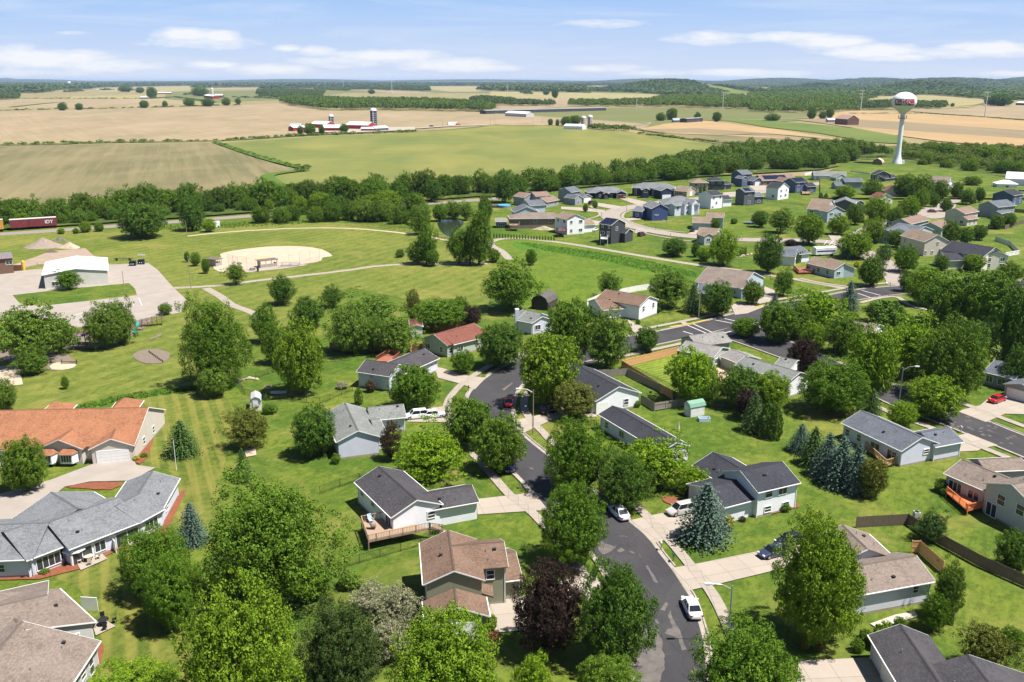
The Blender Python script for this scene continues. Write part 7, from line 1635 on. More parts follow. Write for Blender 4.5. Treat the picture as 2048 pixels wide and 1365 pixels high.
# tractor trailer pieces on farm road
box_vehicle('farm_wagon', 'red farm wagon right of the white box trailer', 'wagon', 916, 252, 922, 251.8, 6, 2.6, 3.0, M('wagon_red2', (.35, .05, .03)), 1.2)
# ================================================================ STREET FURNITURE
def lamp(label, px, py, ytop, ax, ay, wood=False):
    P = G(px, py, .15); h = hat(P, ytop) ; t = thing('street_lamp', label, 'street lamp', P); m = MB()
    pm = M('lamp_pole_wood', (.30, .23, .17)) if wood else GALV
    m.bar((0, 0, 0), (0, 0, h), .12, 10, .08); m.build('pole', pm, t)
    Q = G(px + ax, py + ay, .15); d = (Q - P); d.z = 0; d.normalize(); l = 2.4
    m = MB(); m.bar((0, 0, h - .5), (d.x * l * .5, d.y * l * .5, h + .15), .05, 7); m.bar((d.x * l * .5, d.y * l * .5, h + .15), (d.x * l, d.y * l, h + .25), .05, 7); m.build('arm', GALV, t)
    m = MB(); m.box((d.x * (l + .3), d.y * (l + .3), h + .24), (.85, .34, .16), math.atan2(d.y, d.x)); m.box((d.x * (l + .35), d.y * (l + .35), h + .13), (.45, .26, .1), math.atan2(d.y, d.x)); m.build('lamp_head', STEELP, t)
lamp('street lamp at the bottom right verge with its head over the road', 1456, 1290, 1174, -32, 0); lamp('street lamp inside the street bend with arm to the left', 1066, 868, 782, -22, 0, True)
lamp('street lamp beside the lower street by the rounded tree', 1797, 812, 737, 18, 0); lamp('thin street lamp at the end crosswalk', 1778, 592, 566, -6, 2)
lamp('thin street lamp on the concrete road curve', 1253, 424, 396, -4, -1); lamp('thin street lamp left of the charcoal house', 1203, 441, 424, 3, -1)
def pole(label, px, py, ytop, r=.14, col=None, cross=0, name='utility_pole', globe=False):
    P = G(px, py); h = hat(P, ytop); t = thing(name, label, 'flagpole' if name == 'flagpole' else 'utility pole', P); m = MB(); m.bar((0, 0, 0), (0, 0, h), r, 8, r * .7); m.build('pole', col or M('pole_wood', (.33, .27, .20)), t)
    m = MB()
    for i in range(cross): m.box((0, 0, h - .6 - i * 1.4), (2.6, .14, .16))
    if cross: m.build('crossarm', col or M('pole_wood', (.33, .27, .20)), t)
    else:
        m.lathe([(0, h - .05), (r * 1.2, h + .02), (r * .9, h + .2), (0, h + .25)], 8); m.build('finial', GALV, t)
    return t
pole('wooden utility pole beside the crosswalk', 1397, 637, 586, .15); pole('pale pole at the parking lot grass island', 250, 590, 543, .12); pole('tall thin pole beside the park path crossing', 382, 577, 514, .12); pole('thin pole at the outfield path start', 374, 473, 444, .12)
pole('white flagpole in front of the green spruce', 353, 941, 880, .06, STEELP, 0, 'flagpole'); pole('thin pole in front of the tall field near the farm road', 885, 257, 240, .2); pole('thin pole at the field edge right of the farm road', 981, 251, 234, .2)
pole('thin pole left of the twin silos farm', 1066, 252, 236, .2); pole('thin pole near the long dark shed', 1085, 247, 234, .2)
# tall power line masts
def mast(label, px, py, ytop, arms):
    P = G(px, py); h = hat(P, ytop); t = thing('power_mast', label, 'power line mast', P); m = MB(); m.bar((0, 0, 0), (0, 0, h), h * .022, 10, h * .010); m.build('pole', M('mast_white', (.62, .64, .64)), t)
    for i in range(arms):
        m = MB(); z = h * (.97 - .15 * i); a = h * .12; m.bar((-a, 0, z + .02 * h), (0, 0, z), h * .006, 6); m.bar((a, 0, z + .02 * h), (0, 0, z), h * .006, 6)
        for s in (-1, 1): m.bar((s * a, 0, z + .02 * h), (s * a, 0, z - .03 * h), h * .004, 5)
        m.build('crossarm', M('mast_white', (.62, .64, .64)), t)
mast('power mast right of the old barn with three crossarms', 1721, 223, 181, 3); mast('power mast at the far right field', 1969, 236, 184, 2); mast('power mast before the centre far wood', 1273, 215, 184, 3); mast('power mast right of the lone round tree', 1445, 222, 184, 3)
mast('power mast above the long near wood', 784, 188, 160, 2); mast('small power mast above the left part of the wood', 687, 180, 161, 1); mast('small power mast at the distant wood edge', 667, 171, 161, 1); mast('thin power mast at the far left distance', 525, 171, 160.5, 1); mast('small distant power mast left of the wood', 570, 171, 161, 1); mast('grey power mast left of the long shed', 1015, 195, 170, 2); mast('distant mast at the straw field trees', 1121, 196, 182, 1)
def mailbox(label, px, py, col, white=False):
    P = G(px, py, .15); t = thing('mailbox', label, 'mailbox', P); m = MB(); m.box((0, 0, .5), (.1, .1, 1.0)); m.box((0, 0, .95), (.12, .5, .08)); m.build('post', M('mailpost', (.5, .48, .45)) if white else M('mailpost_dark', (.12, .09, .07)), t)
    m = MB(); s = [(-.11, 0), (-.11, .16), (0, .25), (.11, .16), (.11, 0)]; V = [(a, y, 1.0 + b) for y in (-.28, .28) for a, b in s]; m.add(V, [(4, 3, 2, 1, 0), (5, 6, 7, 8, 9)] + [(i, (i + 1) % 5, 5 + (i + 1) % 5, 5 + i) for i in range(5)]); m.build('box', col, t)
wm_ = M('mailbox_white', (.75, .75, .75)); bm_ = M('mailbox_black', (.03, .03, .035)); gm_ = M('mailbox_green', (.03, .10, .07))
mailbox('white mailbox on the verge below the street tree', 1042, 976, wm_, True); mailbox('dark mailbox at the driveway of the bend', 937, 783, bm_); mailbox('green mailbox at the long concrete driveway', 1346, 1124, gm_); mailbox('pale mailbox between two driveways at the right kerb', 1322, 1100, wm_)
mailbox('dark mailbox by the small slanted street corner tree', 1033, 720, bm_); mailbox('white mailbox by the lower street driveway', 1922, 865, wm_, True); mailbox('dark mailbox on the far verge of the lower street', 1922, 813, bm_); mailbox('dark mailbox on the verge of the second street', 1314, 662, bm_); mailbox('dark mailbox by the tan ranch driveway', 1464, 627, bm_)
mailbox('dark mailbox on the concrete road verge', 1311, 460, bm_); mailbox('lone dark mailbox in the concrete road curve', 1341, 474, bm_)
def bin_(label, px, py, col, d=(.6, .6, 1.1)):
    P = G(px, py, .12); t = thing('wheeled_bin', label, 'bin', P); m = MB(); x, y, z = d
    m.add([(-x * .4, -y * .4, .05), (x * .4, -y * .4, .05), (x * .4, y * .4, .05), (-x * .4, y * .4, .05), (-x / 2, -y / 2, z), (x / 2, -y / 2, z), (x / 2, y / 2, z), (-x / 2, y / 2, z)], [(3, 2, 1, 0), (0, 1, 5, 4), (1, 2, 6, 5), (2, 3, 7, 6), (3, 0, 4, 7)]); m.build('body', col, t)
    m = MB(); m.box((0, 0, z + .04), (x * 1.08, y * 1.08, .09)); m.build('lid', col, t)
def dumpster(label, px, py):
    P = G(px, py); t = thing('dumpster', label, 'dumpster', P, .1); m = MB(); m.add([(-1, -.7, .1), (1, -.7, .1), (1, .7, .1), (-1, .7, .1), (-1, -.9, 1.3), (1, -.9, 1.3), (1, .7, 1.7), (-1, .7, 1.7)], [(3, 2, 1, 0), (0, 1, 5, 4), (1, 2, 6, 5), (2, 3, 7, 6), (3, 0, 4, 7)]); nv = M('dumpster_blue', (.02, .03, .08), .5); m.build('body', nv, t)
    m = MB(); m.box((-.5, -.1, 1.56), (.96, 1.7, .06)); m.box((.5, -.1, 1.56), (.96, 1.7, .06)); m.build('lid', BLACKM, t); m = MB(); m.box((-.35, -.82, .8), (.25, .04, .45)); m.box((.35, -.82, .8), (.25, .04, .45)); m.build('sticker', WHITE, t)
dumpster('left navy dumpster behind the maintenance building', 266, 532); dumpster('right navy dumpster behind the maintenance building', 283, 529)
bin_('dark trash can beside the open dugout', 516, 543, BLACKM); bin_('black wheeled bin at the grey ball pad', 1346, 1112, gm_, (.5, .5, .9)) if 0 else None
def garden_box():
    P = G(1408, 842); t = thing('storage_crate', 'pale blue open crate on the lawn beside the green roofed shed', 'crate', P, .05); b = M('crate_blue', (.50, .60, .68)); m = MB()
    m.box((0, -.6, .35), (2.1, .08, .7)); m.build('side_panel', b, t); m = MB(); m.box((0, .6, .35), (2.1, .08, .7)); m.build('side_panel', b, t); m = MB(); m.box((0, 0, .1), (2.1, 1.1, .08)); m.build('base_panel', b, t)
    for x in (-1.05, 1.05): m = MB(); m.box((x, 0, .35), (.08, 1.1, .7)); m.build('end_panel', b, t)
garden_box()
def umbrella(label, px, py, r, h, col, closed=False):
    P = G(px, py); t = thing('patio_umbrella', label, 'umbrella', P); m = MB(); m.bar((0, 0, 0), (0, 0, h), .03, 6); m.build('pole', WHITE, t); m = MB()
    n = 8; rr = r if not closed else .25; zz = h - r * .35 if not closed else h - 1.6
    V = [(0, 0, h + .05)] + [(rr * math.cos(2 * math.pi * i / n), rr * math.sin(2 * math.pi * i / n), zz) for i in range(n)] + [(rr * math.cos(2 * math.pi * i / n), rr * math.sin(2 * math.pi * i / n), zz - .12) for i in range(n)]
    m.add(V, [(0, 1 + i, 1 + (i + 1) % n) for i in range(n)] + [(1 + i, 1 + n + i, 1 + n + (i + 1) % n, 1 + (i + 1) % n) for i in range(n)]); m.build('canopy', col, t)
umbrella('pink-red patio umbrella behind the brown roofed corner house', 1212, 617, 1.9, 2.8, M('umbrella_red', (.75, .06, .09))); umbrella('white patio umbrella on the condominium patio', 152, 1124, 1.5, 2.5, M('umbrella_white', (.75, .76, .78))); umbrella('closed beige umbrella behind the charcoal roof', 1356, 878, 1, 3.4, M('umbrella_beige', (.6, .52, .4)), True)
def table_set(label, px, py, col, n=4, name='patio_set'):
    P = G(px, py, .15); t = thing('patio_table', label + ' table', 'table', P); m = MB(); m.lathe([(0, .70), (.62, .70), (.62, .75), (0, .75)], 14); m.build('table_top', col, t); m = MB(); m.bar((0, 0, 0), (0, 0, .7), .05, 6); m.lathe([(.3, 0), (.3, .05), (0, .05)], 8); m.build('pedestal', col, t)
    for i in range(n):
        a = 2 * math.pi * i / n + .5; c = thing('patio_chair', label + ' chair', 'chair', P + Vector((1.15 * math.cos(a), 1.15 * math.sin(a), 0)), a - math.pi / 2, 'chairs of ' + label)
        s = MB(); s.box((0, 0, .43), (.5, .5, .05)); s.build('seat', col, c); s = MB(); s.box((0, .24, .72), (.5, .05, .55)); s.build('backrest', col, c)
        for u in (-1, 1):
            for v in (-1, 1): s = MB(); s.box((u * .22, v * .22, .21), (.04, .04, .42)); s.build('leg', col, c)
table_set('beige patio furniture near the white umbrella,', 178, 1122, M('furn_beige', (.5, .42, .33))); table_set('dark iron patio furniture at the tan condominium,', 208, 1250, BLACKM)
def grill():
    P = G(1301, 792, .0); t = thing('barbecue_grill', 'black round barbecue grill on the fenced side lawn', 'grill', P); m = MB(); m.lathe([(0, .6), (.25, .65), (.32, .8), (.25, .98), (0, 1.05)], 14); m.build('bowl', BLACKM, t); m = MB()
    for i in range(3): a = i * 2.1; m.bar((0, 0, .7), (.3 * math.cos(a), .3 * math.sin(a), 0), .02, 5)
    m.build('leg_frame', BLACKM, t)
grill()
def adeck_chair():
    for i, (x, y, c, lb) in enumerate(((742, 1045, (.35, .47, .62), 'light blue adirondack chair on the wooden deck'), (748, 1058, (.10, .09, .09), 'dark lounge chair on the wooden deck'))):
        P = G(x, y, 1.5); t = thing('deck_chair', lb, 'chair', P, .6 + i); m = MB(); mt = M('chair_%d' % i, c); m.box((0, 0, .35), (.6, .6, .07)); m.build('seat', mt, t); m = MB(); m.add([(-.3, .25, .35), (.3, .25, .35), (.3, .6, 1.1), (-.3, .6, 1.1), (-.3, .31, .33), (.3, .31, .33), (.3, .66, 1.08), (-.3, .66, 1.08)], [(0, 1, 2, 3), (7, 6, 5, 4), (0, 4, 5, 1), (1, 5, 6, 2), (2, 6, 7, 3), (3, 7, 4, 0)]); m.build('backrest', mt, t)
        m = MB()
        for s in (-.3, .3): m.box((s, 0, .17), (.07, .07, .34)); m.box((s, .1, .55), (.1, .7, .05))
        m.build('arm', mt, t)
adeck_chair()
# ================================================================ FENCES
PC = {}
def fence(label, pts, typ, h=None):
    h = h or {'chain': 1.25, 'wood': 1.85, 'vinyl': 1.8, 'grey': 1.7, 'brown': 1.75, 'tan': 1.85, 'mesh': 2.2, 'rail': 1.2}[typ]
    P = [G(*p) for p in pts]; t = thing('fence', label, 'fence', P[0]); st = {'chain': 3.0, 'mesh': 3.5}.get(typ, 2.4)
    mt = {'chain': BLACKM, 'mesh': GALV, 'vinyl': M('vinyl_white', (.78, .77, .74), .5), 'grey': M('fence_weathered', (.30, .265, .225), .9, 'wood', (.22, .195, .165)), 'brown': M('fence_brown', (.17, .13, .10), .9, 'wood', (.11, .085, .065)),
          'tan': M('fence_tan', (.62, .36, .17), .8, 'wood', (.50, .28, .13)), 'wood': M('fence_red', (.26, .11, .06), .85, 'wood', (.18, .08, .045)), 'rail': STEELP}[typ]
    def post(p, rz):
        k = ('post', typ)
        if k not in PC:
            m = MB(); w = .05 if typ in ('chain', 'mesh') else .12; m.box((0, 0, (h + .06) / 2), (w, w, h + .06)); PC[k] = m.mesh('post', mt)
        link('post', PC[k], t, p - P[0], rz)
    for a, b in zip(P, P[1:]):
        l = (b - a).length; n = max(1, round(l / st)); u = (b - a) / l; rz = math.atan2(u.y, u.x)
        k = (typ, round(l / n, 1), h)
        if k not in PC:
            m = MB(); L = l / n
            if typ in ('chain', 'mesh'):
                m.box((L / 2, 0, h), (L, .04, .04)); m.box((L / 2, 0, .08), (L, .02, .02)); r = int(L / .22)
                for i in range(r): m.box((L * (i + .5) / r, 0, h / 2), (.012, .012, h))
                for z in range(1, 5): m.box((L / 2, 0, h * z / 5), (L, .012, .012))
            elif typ == 'rail':
                for z in (.35, .75, 1.1): m.box((L / 2, 0, z), (L, .05, .13))
            else:
                pw = .14; r = max(1, int(L / .165)); rr = random.Random(4)
                for i in range(r):
                    hh = h + (rr.uniform(-.05, .05) if typ in ('grey',) else 0); m.box((L * (i + .5) / r, -.03, hh / 2 + .04), (L / r * (.90 if typ != 'vinyl' else .99), .025, hh - .04))
                for z in (.3, h - .3): m.box((L / 2, .02, z), (L, .05, .1))
                if typ == 'tan': m.box((L / 2, -.055, h * .5), (L, .03, .1)); m.box((L / 2, -.055, h - .1), (L, .03, .1)); m.box((L / 2, -.055, .25), (L, .03, .1))
            PC[k] = m.mesh('fence_panel', mt)
        for i in range(n):
            p = a + u * (l * i / n); link('fence_panel', PC[k], t, p - P[0], rz); post(p, rz)
        post(b, rz)
fence('black chain link fence left of the white house with deck', [(640, 988), (719, 961), (735, 985)], 'chain'); fence('black chain link fence below the wooden deck', [(634, 1155), (678, 1139), (760, 1115), (842, 1092), (860, 1075)], 'chain')
fence('black chain link fence round the back lawn with the maple', [(470, 762), (490, 790), (560, 802), (640, 808), (660, 800), (705, 782)], 'chain'); fence('black chain link fence behind the lone back lawn maple', [(512, 757), (560, 742), (640, 726), (700, 722)], 'chain')
fence('bright tan wood fence along the second street', [(1243, 737), (1358, 708)], 'tan'); fence('dark side of the tan wood fence running to the lime maple', [(1243, 737), (1345, 800)], 'tan')
fence('weathered grey picket fence behind the charcoal roof', [(1197, 755), (1255, 752), (1300, 775), (1376, 812)], 'grey'); fence('weathered grey picket fence in front of the green roofed shed', [(1376, 812), (1309, 823), (1282, 806)], 'grey')
fence('dark brown board fence along the right backyards', [(1712, 1056), (1815, 1050), (1860, 1080), (1960, 1135), (2060, 1180)], 'brown'); fence('golden board fence behind the patched roof', [(1822, 1106), (1838, 1106), (1885, 1148)], 'tan'); fence('short dark board fence under the loose tree', [(1880, 1225), (1905, 1252)], 'brown')
fence('white vinyl fence curving behind the brown roofed corner house', [(1174, 612), (1205, 598), (1240, 590), (1275, 583), (1316, 577)], 'vinyl'); fence('red-brown board fence behind the feathery grove', [(660, 700), (720, 702), (790, 706), (835, 703)], 'wood'); fence('reddish board fence behind the round maple and reddish roof', [(843, 660), (880, 665), (925, 655)], 'wood')
fence('orange board fence beside the small white garage', [(820, 705), (858, 694)], 'tan'); fence('brown board fence at the right behind the grey houses', [(1975, 457), (2009, 459), (2048, 447), (2090, 436)], 'brown'); fence('dark board fence behind the large grey house', [(2025, 425), (2090, 430)], 'brown')
fence('white vinyl fence around the backyard at the right', [(1990, 482), (2020, 492), (2038, 510), (2010, 515)], 'vinyl'); fence('white rail fence at the right edge meadow', [(1950, 700), (2048, 722)], 'rail'); fence('white vinyl fence at the tower lawn', [(1700, 346), (1740, 352)], 'vinyl')
fence('black chain link fence behind the outfield and pond', [(690, 452), (760, 456), (840, 467), (905, 484)], 'chain', 1.8); fence('tall backstop fence of the ball field', [(457, 534), (477, 540), (512, 541)], 'mesh', 4.5); fence('infield side fence beside the dugout', [(557, 537), (600, 531), (640, 524)], 'mesh', 1.8)
fence('black chain link fence behind the white subdivision houses', [(1525, 402), (1600, 412), (1640, 425)], 'chain'); fence('grey board fence at the green ranch left side', [(1609, 352), (1628, 348)], 'vinyl')
# ================================================================ PARK AND YARD THINGS
def mound(name, label, cat, px, py, w, ytop, mat, seed, dy=.6):
    P = G(px, py); h = hat(P, ytop); R_ = w * mpp(P) / 2; rr = random.Random(seed); n = 28; V = []; rings = 9
    for j in range(rings + 1):
        q = j / rings
        for i in range(n):
            a = 2 * math.pi * i / n; k = 1 + .12 * math.sin(3 * a + seed) + .07 * math.sin(7 * a + seed * 2); r = R_ * q * k
            V.append((r * math.cos(a), r * math.sin(a) * dy, h * (1 - q) ** 1.15 * (1 + rr.uniform(-.08, .08)) + (0 if j < rings else -.05)))
    m = mesh(name, V, [(j * n + i, j * n + (i + 1) % n, (j + 1) * n + (i + 1) % n, (j + 1) * n + i) for j in range(rings) for i in range(n)], mat, True); tag(link(name, m, None, P), label, cat)
mound('gravel_pile', 'large brown-grey gravel pile behind the metal building', 'pile', 88, 494, 84, 476, M('gravel_brown', (.27, .215, .18), .95, col2=(.20, .16, .135), scale=1.5), 1); mound('rubble_pile', 'dark rubble pile beside the gravel pile', 'pile', 120, 482, 34, 474, M('rubble_dark', (.16, .14, .12), .95, col2=(.06, .06, .05), scale=1.2), 2)
mound('dirt_pile', 'small dark dirt pile in front of the gravel pile', 'pile', 103, 505, 30, 498, M('dirt_dark', (.13, .095, .075), .95), 3); mound('rock_pile', 'pale rock pile at the right of the yard piles', 'pile', 140, 496, 44, 484, M('rock_pale', (.45, .36, .27), .95, col2=(.28, .23, .18), scale=1.2), 4)
mound('landscape_rocks', 'slope of pale boulders beside the taupe ranch house', 'rocks', 1088, 459, 44, 452, M('rock_pale2', (.36, .30, .22), .95, col2=(.15, .15, .08), scale=1.0), 5, .5)
def swing_frame():
    P = G(165, 698); t = thing('play_structure', 'brown playground structure with roof at the left of the drooping trees', 'playground equipment', P); w = M('play_brown', (.16, .10, .07)); m = MB()
    for x in (-1.5, 1.5):
        for y in (-1.2, 1.2): m.box((x, y, 1.9), (.16, .16, 3.8))
    m.build('post', w, t); m = MB(); m.box((0, 0, 1.3), (3.2, 2.6, .12)); m.build('platform', w, t); m = MB(); m.add([(-1.8, -1.5, 3.6), (1.8, -1.5, 3.6), (1.8, 1.5, 3.6), (-1.8, 1.5, 3.6), (0, 0, 4.6)], [(0, 1, 4), (1, 2, 4), (2, 3, 4), (3, 0, 4)]); m.build('canopy', M('play_roof', (.20, .16, .14)), t)
    P = G(270, 668); t = thing('play_slide', 'teal green tube slide at the playground', 'slide', P); m = MB(); tl = M('slide_teal', (.02, .30, .28), .4)
    m.bar((0, 0, .3), (0, 2.6, 2.3), .42, 12); m.bar((0, -.8, .25), (0, .1, .35), .42, 12); m.build('chute', tl, t); m = MB(); m.box((-.7, 3.0, 1.6), (.12, .12, 3.2)); m.box((.7, 3.0, 1.6), (.12, .12, 3.2)); m.box((0, 3.2, 1.9), (1.8, 1.4, .1)); m.build('platform', w, t)
    P = G(300, 652); t = thing('climbing_frame', 'brown climbing ramp with rails at the right end of the playground', 'playground equipment', P, .35); m = MB()
    for i in range(8): m.box((i * .9 - 3, 0, .25 + i * .22), (.7, 1.5, .12))
    m.build('ramp_step', w, t); m = MB()
    for y in (-.85, .85):
        m.bar((-3.2, y, 1.1), (3.6, y, 2.9), .06)
        for i in range(6): m.bar((i * 1.2 - 3, y, 0), (i * 1.2 - 3, y, 1.3 + i * .3), .06)
    m.build('railing', w, t)
swing_frame()
def ring_play():
    P = G(300, 715); t = thing('rope_course', 'low dark stepping posts on the mulch circle', 'playground equipment', P)
    for i in range(9): m = MB(); m.bar((-1.5 + i * .75, 3.5 - i * .95, 0), (-1.5 + i * .75, 3.5 - i * .95, .55), .16, 8); m.build('post', M('play_dark', (.06, .05, .05)), t)
    P = G(139, 728); t = thing('sand_bench', 'low dark bench behind the small sandbox', 'bench', P); m = MB(); m.box((0, 0, .45), (3.6, .5, .12)); m.build('seat', M('play_dark', (.06, .05, .05)), t); m = MB()
    for x in (-1.7, 1.7): m.box((x, 0, .5), (.15, .15, 1.0))
    m.build('post', M('play_dark', (.06, .05, .05)), t)
ring_play()
def picnic(label, px, py, col=None):
    P = G(px, py); t = thing('picnic_table', label, 'picnic table', P, .1); c = col or M('picnic_dark', (.10, .09, .09)); m = MB(); m.box((0, 0, .75), (1.9, .75, .06)); m.build('table_top', c, t)
    for s in (-1, 1): m = MB(); m.box((0, s * .75, .45), (1.9, .28, .05)); m.build('bench_seat', c, t)
    m = MB()
    for x in (-.7, .7): m.bar((x, -.7, 0), (x, .3, .75), .05); m.bar((x, .7, 0), (x, -.3, .75), .05); m.box((x, 0, .43), (.08, 1.6, .06))
    m.build('leg_frame', c, t)
picnic('dark picnic table on the ball field pad', 505, 541); picnic('picnic table under the drooping playground trees', 181, 697, M('picnic_tan', (.35, .25, .17)))
def bleacher():
    P = G(580, 533.5); t = thing('bleacher', 'low blue-grey bleacher beside the dugout', 'bleacher', P, .05); a = M('bleacher', (.25, .25, .34), .4)
    for i in range(3): m = MB(); m.box((0, i * .7, .4 + i * .35), (6.5, .35, .06)); m.build('seat', a, t)
    m = MB()
    for x in (-3, 0, 3): m.bar((x, -.2, 0), (x, 1.7, 1.15), .05); m.bar((x, 1.7, 0), (x, 1.7, 1.15), .05)
    m.build('support_frame', a, t)
bleacher()
def sign(label, px, py, w, h, z, col):
    P = G(px, py); t = thing('sign_board', label, 'sign', P); m = MB(); m.box((0, 0, z), (w, .1, h)); m.build('panel', col, t); m = MB()
    for s in (-1, 1): m.box((s * w * .4, .06, (z) / 2), (.1, .1, z))
    m.build('post', M('mailpost', (.5, .48, .45)), t)
sign('small white sign at the park path by the cottonwoods', 934, 525, 1.8, 1.0, .9, WHITE); sign('low white sign beside the dumpsters', 283, 516, 2.6, .6, 1.1, WHITE)
def yard_machine():
    P = G(250, 521); t = thing('farm_implement', 'rusty dark farm implement behind the dumpsters', 'implement', P, .05); r = M('implement', (.09, .07, .06)); m = MB(); m.bar((-4, 0, .7), (3, 0, .7), .12)
    for i in range(6): m.bar((-3.4 + i * 1.1, -1, .4), (-3.0 + i * 1.1, 1, 1.1), .07)
    m.build('frame', r, t)
    for x in (-2.6, 2): w = MB(); w.bar((x, -.9, .45), (x, -.7, .45), .45, 12); w.build('wheel', BLACKM, t)
    P = G(48, 541); t = thing('yellow_post', 'yellow post beside the rusty barn', 'bollard', P); m = MB(); m.bar((0, 0, 0), (0, 0, 3.0), .55, 10); m.build('drum', M('yellow_drum', (.62, .42, .04)), t); m = MB(); m.lathe([(.5, 3.0), (.3, 3.3), (0, 3.35)], 10); m.build('cap', M('yellow_drum', (.62, .42, .04)), t)
    P = G(36, 541); t = thing('scrap_container', 'rusty open scrap container beside the brown barn', 'container', P, .05); m = MB(); rs = M('rust_box', (.20, .10, .06)); m.box((0, -1, .8), (3.4, .1, 1.6)); m.build('side_panel', rs, t); m = MB(); m.box((0, 1, .8), (3.4, .1, 1.6)); m.build('side_panel', rs, t); m = MB(); m.box((-1.7, 0, .8), (.1, 2, 1.6)); m.box((1.7, 0, .8), (.1, 2, 1.6)); m.box((0, 0, .3), (3.3, 1.9, .1)); m.build('end_panel', rs, t)
yard_machine()
def boulder_row(label, group, pts, n, size, col):
    P = [G(*p) for p in pts]; rr = random.Random(label)
    for i in range(n):
        q = i / max(1, n - 1) * (len(P) - 1); k = min(int(q), len(P) - 2); p = P[k].lerp(P[k + 1], q - k); s = size * rr.uniform(.6, 1.2)
        V = []; 
        for z, r in ((-.1, .9), (.35, 1.0), (.7, .6)):
            for a in range(7): b = a * .9 + rr.uniform(-.2, .2); V.append((r * math.cos(b) * s * rr.uniform(.8, 1.1), r * math.sin(b) * s * rr.uniform(.8, 1.1), z * s))
        V.append((0, 0, .85 * s)); Fq = [(j * 7 + i2, j * 7 + (i2 + 1) % 7, (j + 1) * 7 + (i2 + 1) % 7, (j + 1) * 7 + i2) for j in range(2) for i2 in range(7)] + [(14 + i2, 14 + (i2 + 1) % 7, 21) for i2 in range(7)]
        tag(link('boulder', mesh('boulder', V, Fq, col), None, p + Vector((rr.uniform(-.4, .4), rr.uniform(-.4, .4), 0))), label, 'rock', group)
stone = M('stone_tan', (.42, .34, .24), .9, col2=(.30, .25, .19), scale=2)
boulder_row('stone edging the back bed in the fenced lawn', 'stones of the back bed', [(473, 765), (495, 758), (515, 760)], 12, .45, stone); boulder_row('stone along the wall of the long path garden', 'garden wall stones', [(1475, 515), (1490, 512), (1503, 509)], 10, .6, stone)
boulder_row('stone behind the bright blue gable', 'stones at the blue gable', [(1310, 440), (1325, 442), (1342, 443)], 7, .45, stone)
def ac(label, px, py):
    P = G(px, py, .1); t = thing('air_conditioner', label, 'air conditioner', P); m = MB(); m.box((0, 0, .42), (.85, .85, .8)); m.build('casing', M('ac_case', (.45, .46, .46)), t); m = MB(); m.lathe([(.36, .83), (.36, .87), (0, .87)], 14); m.build('fan_grille', BLACKM, t)
ac('air conditioner beside the slate roofed ranch gable', 1830, 922); ac('air conditioner at the deck end of the white house', 841, 1054); ac('air conditioner under the charcoal garage eave', 1265, 811); ac('air conditioner by the condominium bay windows', 122, 1128); ac('green utility box beside the brown board fence', 1833, 1034)
def flag():
    P = G(1025, 815, .1); t = thing('flag_stick', 'small red flag on a thin stick by the kerb', 'flag', P); m = MB(); m.bar((0, 0, 0), (0, 0, 2.4), .02, 5); m.build('stick', GALV, t); m = MB(); m.box((.3, 0, 2.1), (.6, .03, .45)); m.build('cloth', M('flag_red', (.55, .03, .04)), t)
flag()
def trampoline(label, px, py, r):
    P = G(px, py); t = thing('trampoline', label, 'trampoline', P); m = MB(); m.lathe([(r, .8), (r * 1.06, .85), (r * 1.06, .92), (r * .9, .93)], 24); m.build('ring', M('tramp_blue', (.15, .20, .26)), t); m = MB(); m.lathe([(r * .9, .9), (0, .88)], 24); m.build('mat', M('tramp_mat', (.10, .13, .15)), t)
    for i in range(4): a = i * 1.57; m = MB(); m.bar((r * math.cos(a), r * math.sin(a), 0), (r * math.cos(a), r * math.sin(a), .85), .05); m.build('leg', GALV, t)
trampoline('round trampoline on the big lawn behind the subdivision', 1500, 448, 2.4)
# wildflower and reed tufts along the swale
def tufts(name, poly, n, h, mat):
    P = GP(poly); xs = [p[0] for p in P]; ys = [p[1] for p in P]; out = []; r = np.random.default_rng(8)
    while len(out) < n:
        x, y = r.uniform(min(xs), max(xs)), r.uniform(min(ys), max(ys))
        if not inx((x, y), P): continue
        hh = h * r.uniform(.4, 1.1)
        for k in range(5):
            a = r.uniform(0, 6.28); w = .09; dx, dy = math.cos(a) * .35, math.sin(a) * .35
            out.append([(x - w * math.sin(a), y + w * math.cos(a), 0), (x + w * math.sin(a), y - w * math.cos(a), 0), (x + dx + .03, y + dy, hh), (x + dx - .03, y + dy, hh)])
    V = np.array(out).reshape(-1, 3); tag(link(name, npmesh(name, V, np.arange(len(V)).reshape(-1, 4), mat)), kind='stuff')
reed = M('reed', (.06, .13, .015), .8, 'leaf', (.12, .2, .03), trans=.2)
tufts('tall_grass', [(1030, 486), (1060, 487), (1180, 503), (1300, 524), (1390, 546), (1400, 555), (1320, 547), (1200, 521), (1090, 502)], 7000, .5, reed)
tufts('tall_grass', [(150, 814), (240, 792), (380, 773), (470, 772), (470, 777), (380, 782), (240, 804), (150, 828)], 3000, .5, reed)
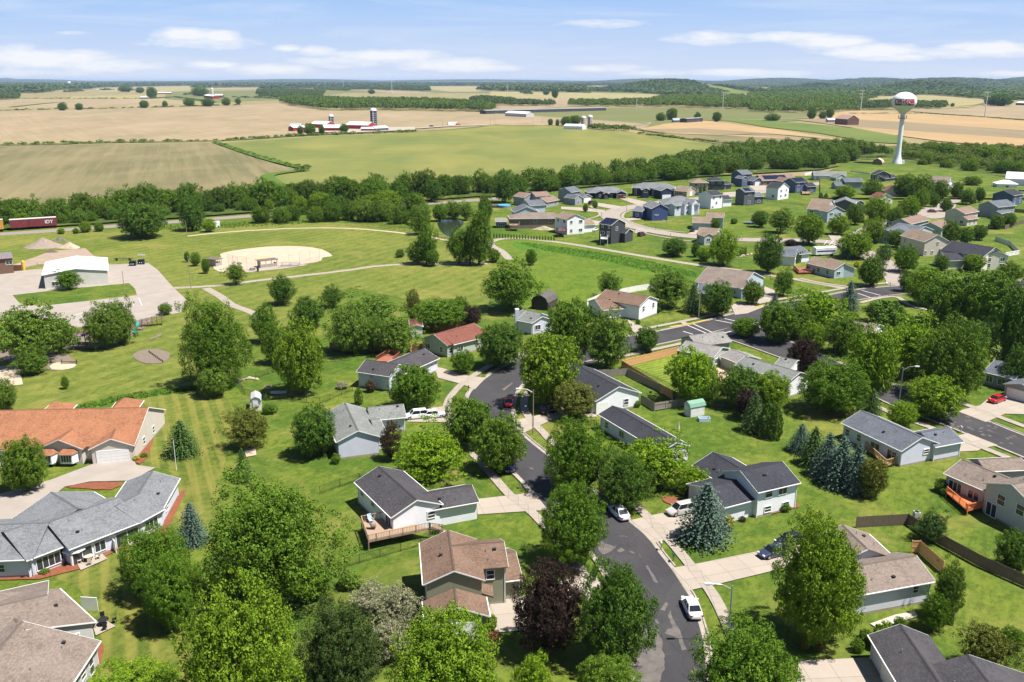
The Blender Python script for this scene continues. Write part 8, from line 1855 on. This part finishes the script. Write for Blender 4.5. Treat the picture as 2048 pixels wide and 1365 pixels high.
tufts('tall_grass', [(280, 455), (440, 447), (620, 440), (680, 444), (500, 456), (300, 462)], 3000, .9, reed)

def pool():
    P = G(1008, 415); t = thing('swimming_pool', 'round above-ground pool with bright blue cover near the subdivision corner', 'pool', P); m = MB(); m.lathe([(3.4, 0), (3.4, 1.25), (3.2, 1.28)], 28); m.build('wall', M('pool_wall', (.20, .24, .30)), t); m = MB(); m.lathe([(3.2, 1.26), (0, 1.2)], 28); m.build('cover', M('pool_blue', (.06, .38, .62), .5), t)
    m = MB(); m.box((-5.2, 0, .6), (3.6, 5, 1.2)); m.build('deck_base', M('pool_deck', (.10, .09, .09)), t)
pool()
def firepit():
    P = G(536, 776); t = thing('fire_pit', 'small round stone fire pit on the fenced back lawn', 'fire pit', P); m = MB(); m.lathe([(.8, 0), (.8, .3), (.55, .3), (.5, .05), (0, .05)], 16); m.build('stone_ring', stone, t); m = MB(); m.lathe([(.45, .06), (.2, .16), (0, .18)], 10); m.build('ash_bed', DARKW, t)
    P = G(557, 787); t = thing('wooden_platform', 'low white platform on the fenced back lawn', 'platform', P, .1); m = MB(); m.box((0, 0, .2), (3.2, 1.6, .12)); m.build('board_top', M('platform_white', (.5, .48, .44)), t); m = MB(); m.box((0, 0, .07), (2.9, 1.3, .14)); m.build('frame', DARKW, t)
    sheet('sand_patch', [(488, 899), (511, 896), (513, 912), (492, 916)], sand, .16)
firepit()
# ---- air: one closed box of thin even haze round camera and scene
def haze():
    m = MB(); m.box((0, 24000, 54), (100000, 52000, 112)); mt = bpy.data.materials.new('haze_air'); mt.use_nodes = True; nt = mt.node_tree
    for n in list(nt.nodes):
        if n.type == 'BSDF_PRINCIPLED': nt.nodes.remove(n)
    v = nt.nodes.new('ShaderNodeVolumePrincipled'); v.inputs['Density'].default_value = 0.000030; v.inputs['Color'].default_value = (.55, .72, 1.0, 1); v.inputs['Anisotropy'].default_value = 0.0
    nt.links.new(v.outputs[0], nt.nodes['Material Output'].inputs['Volume']); tag(m.build('haze', mt), kind='stuff')
haze()
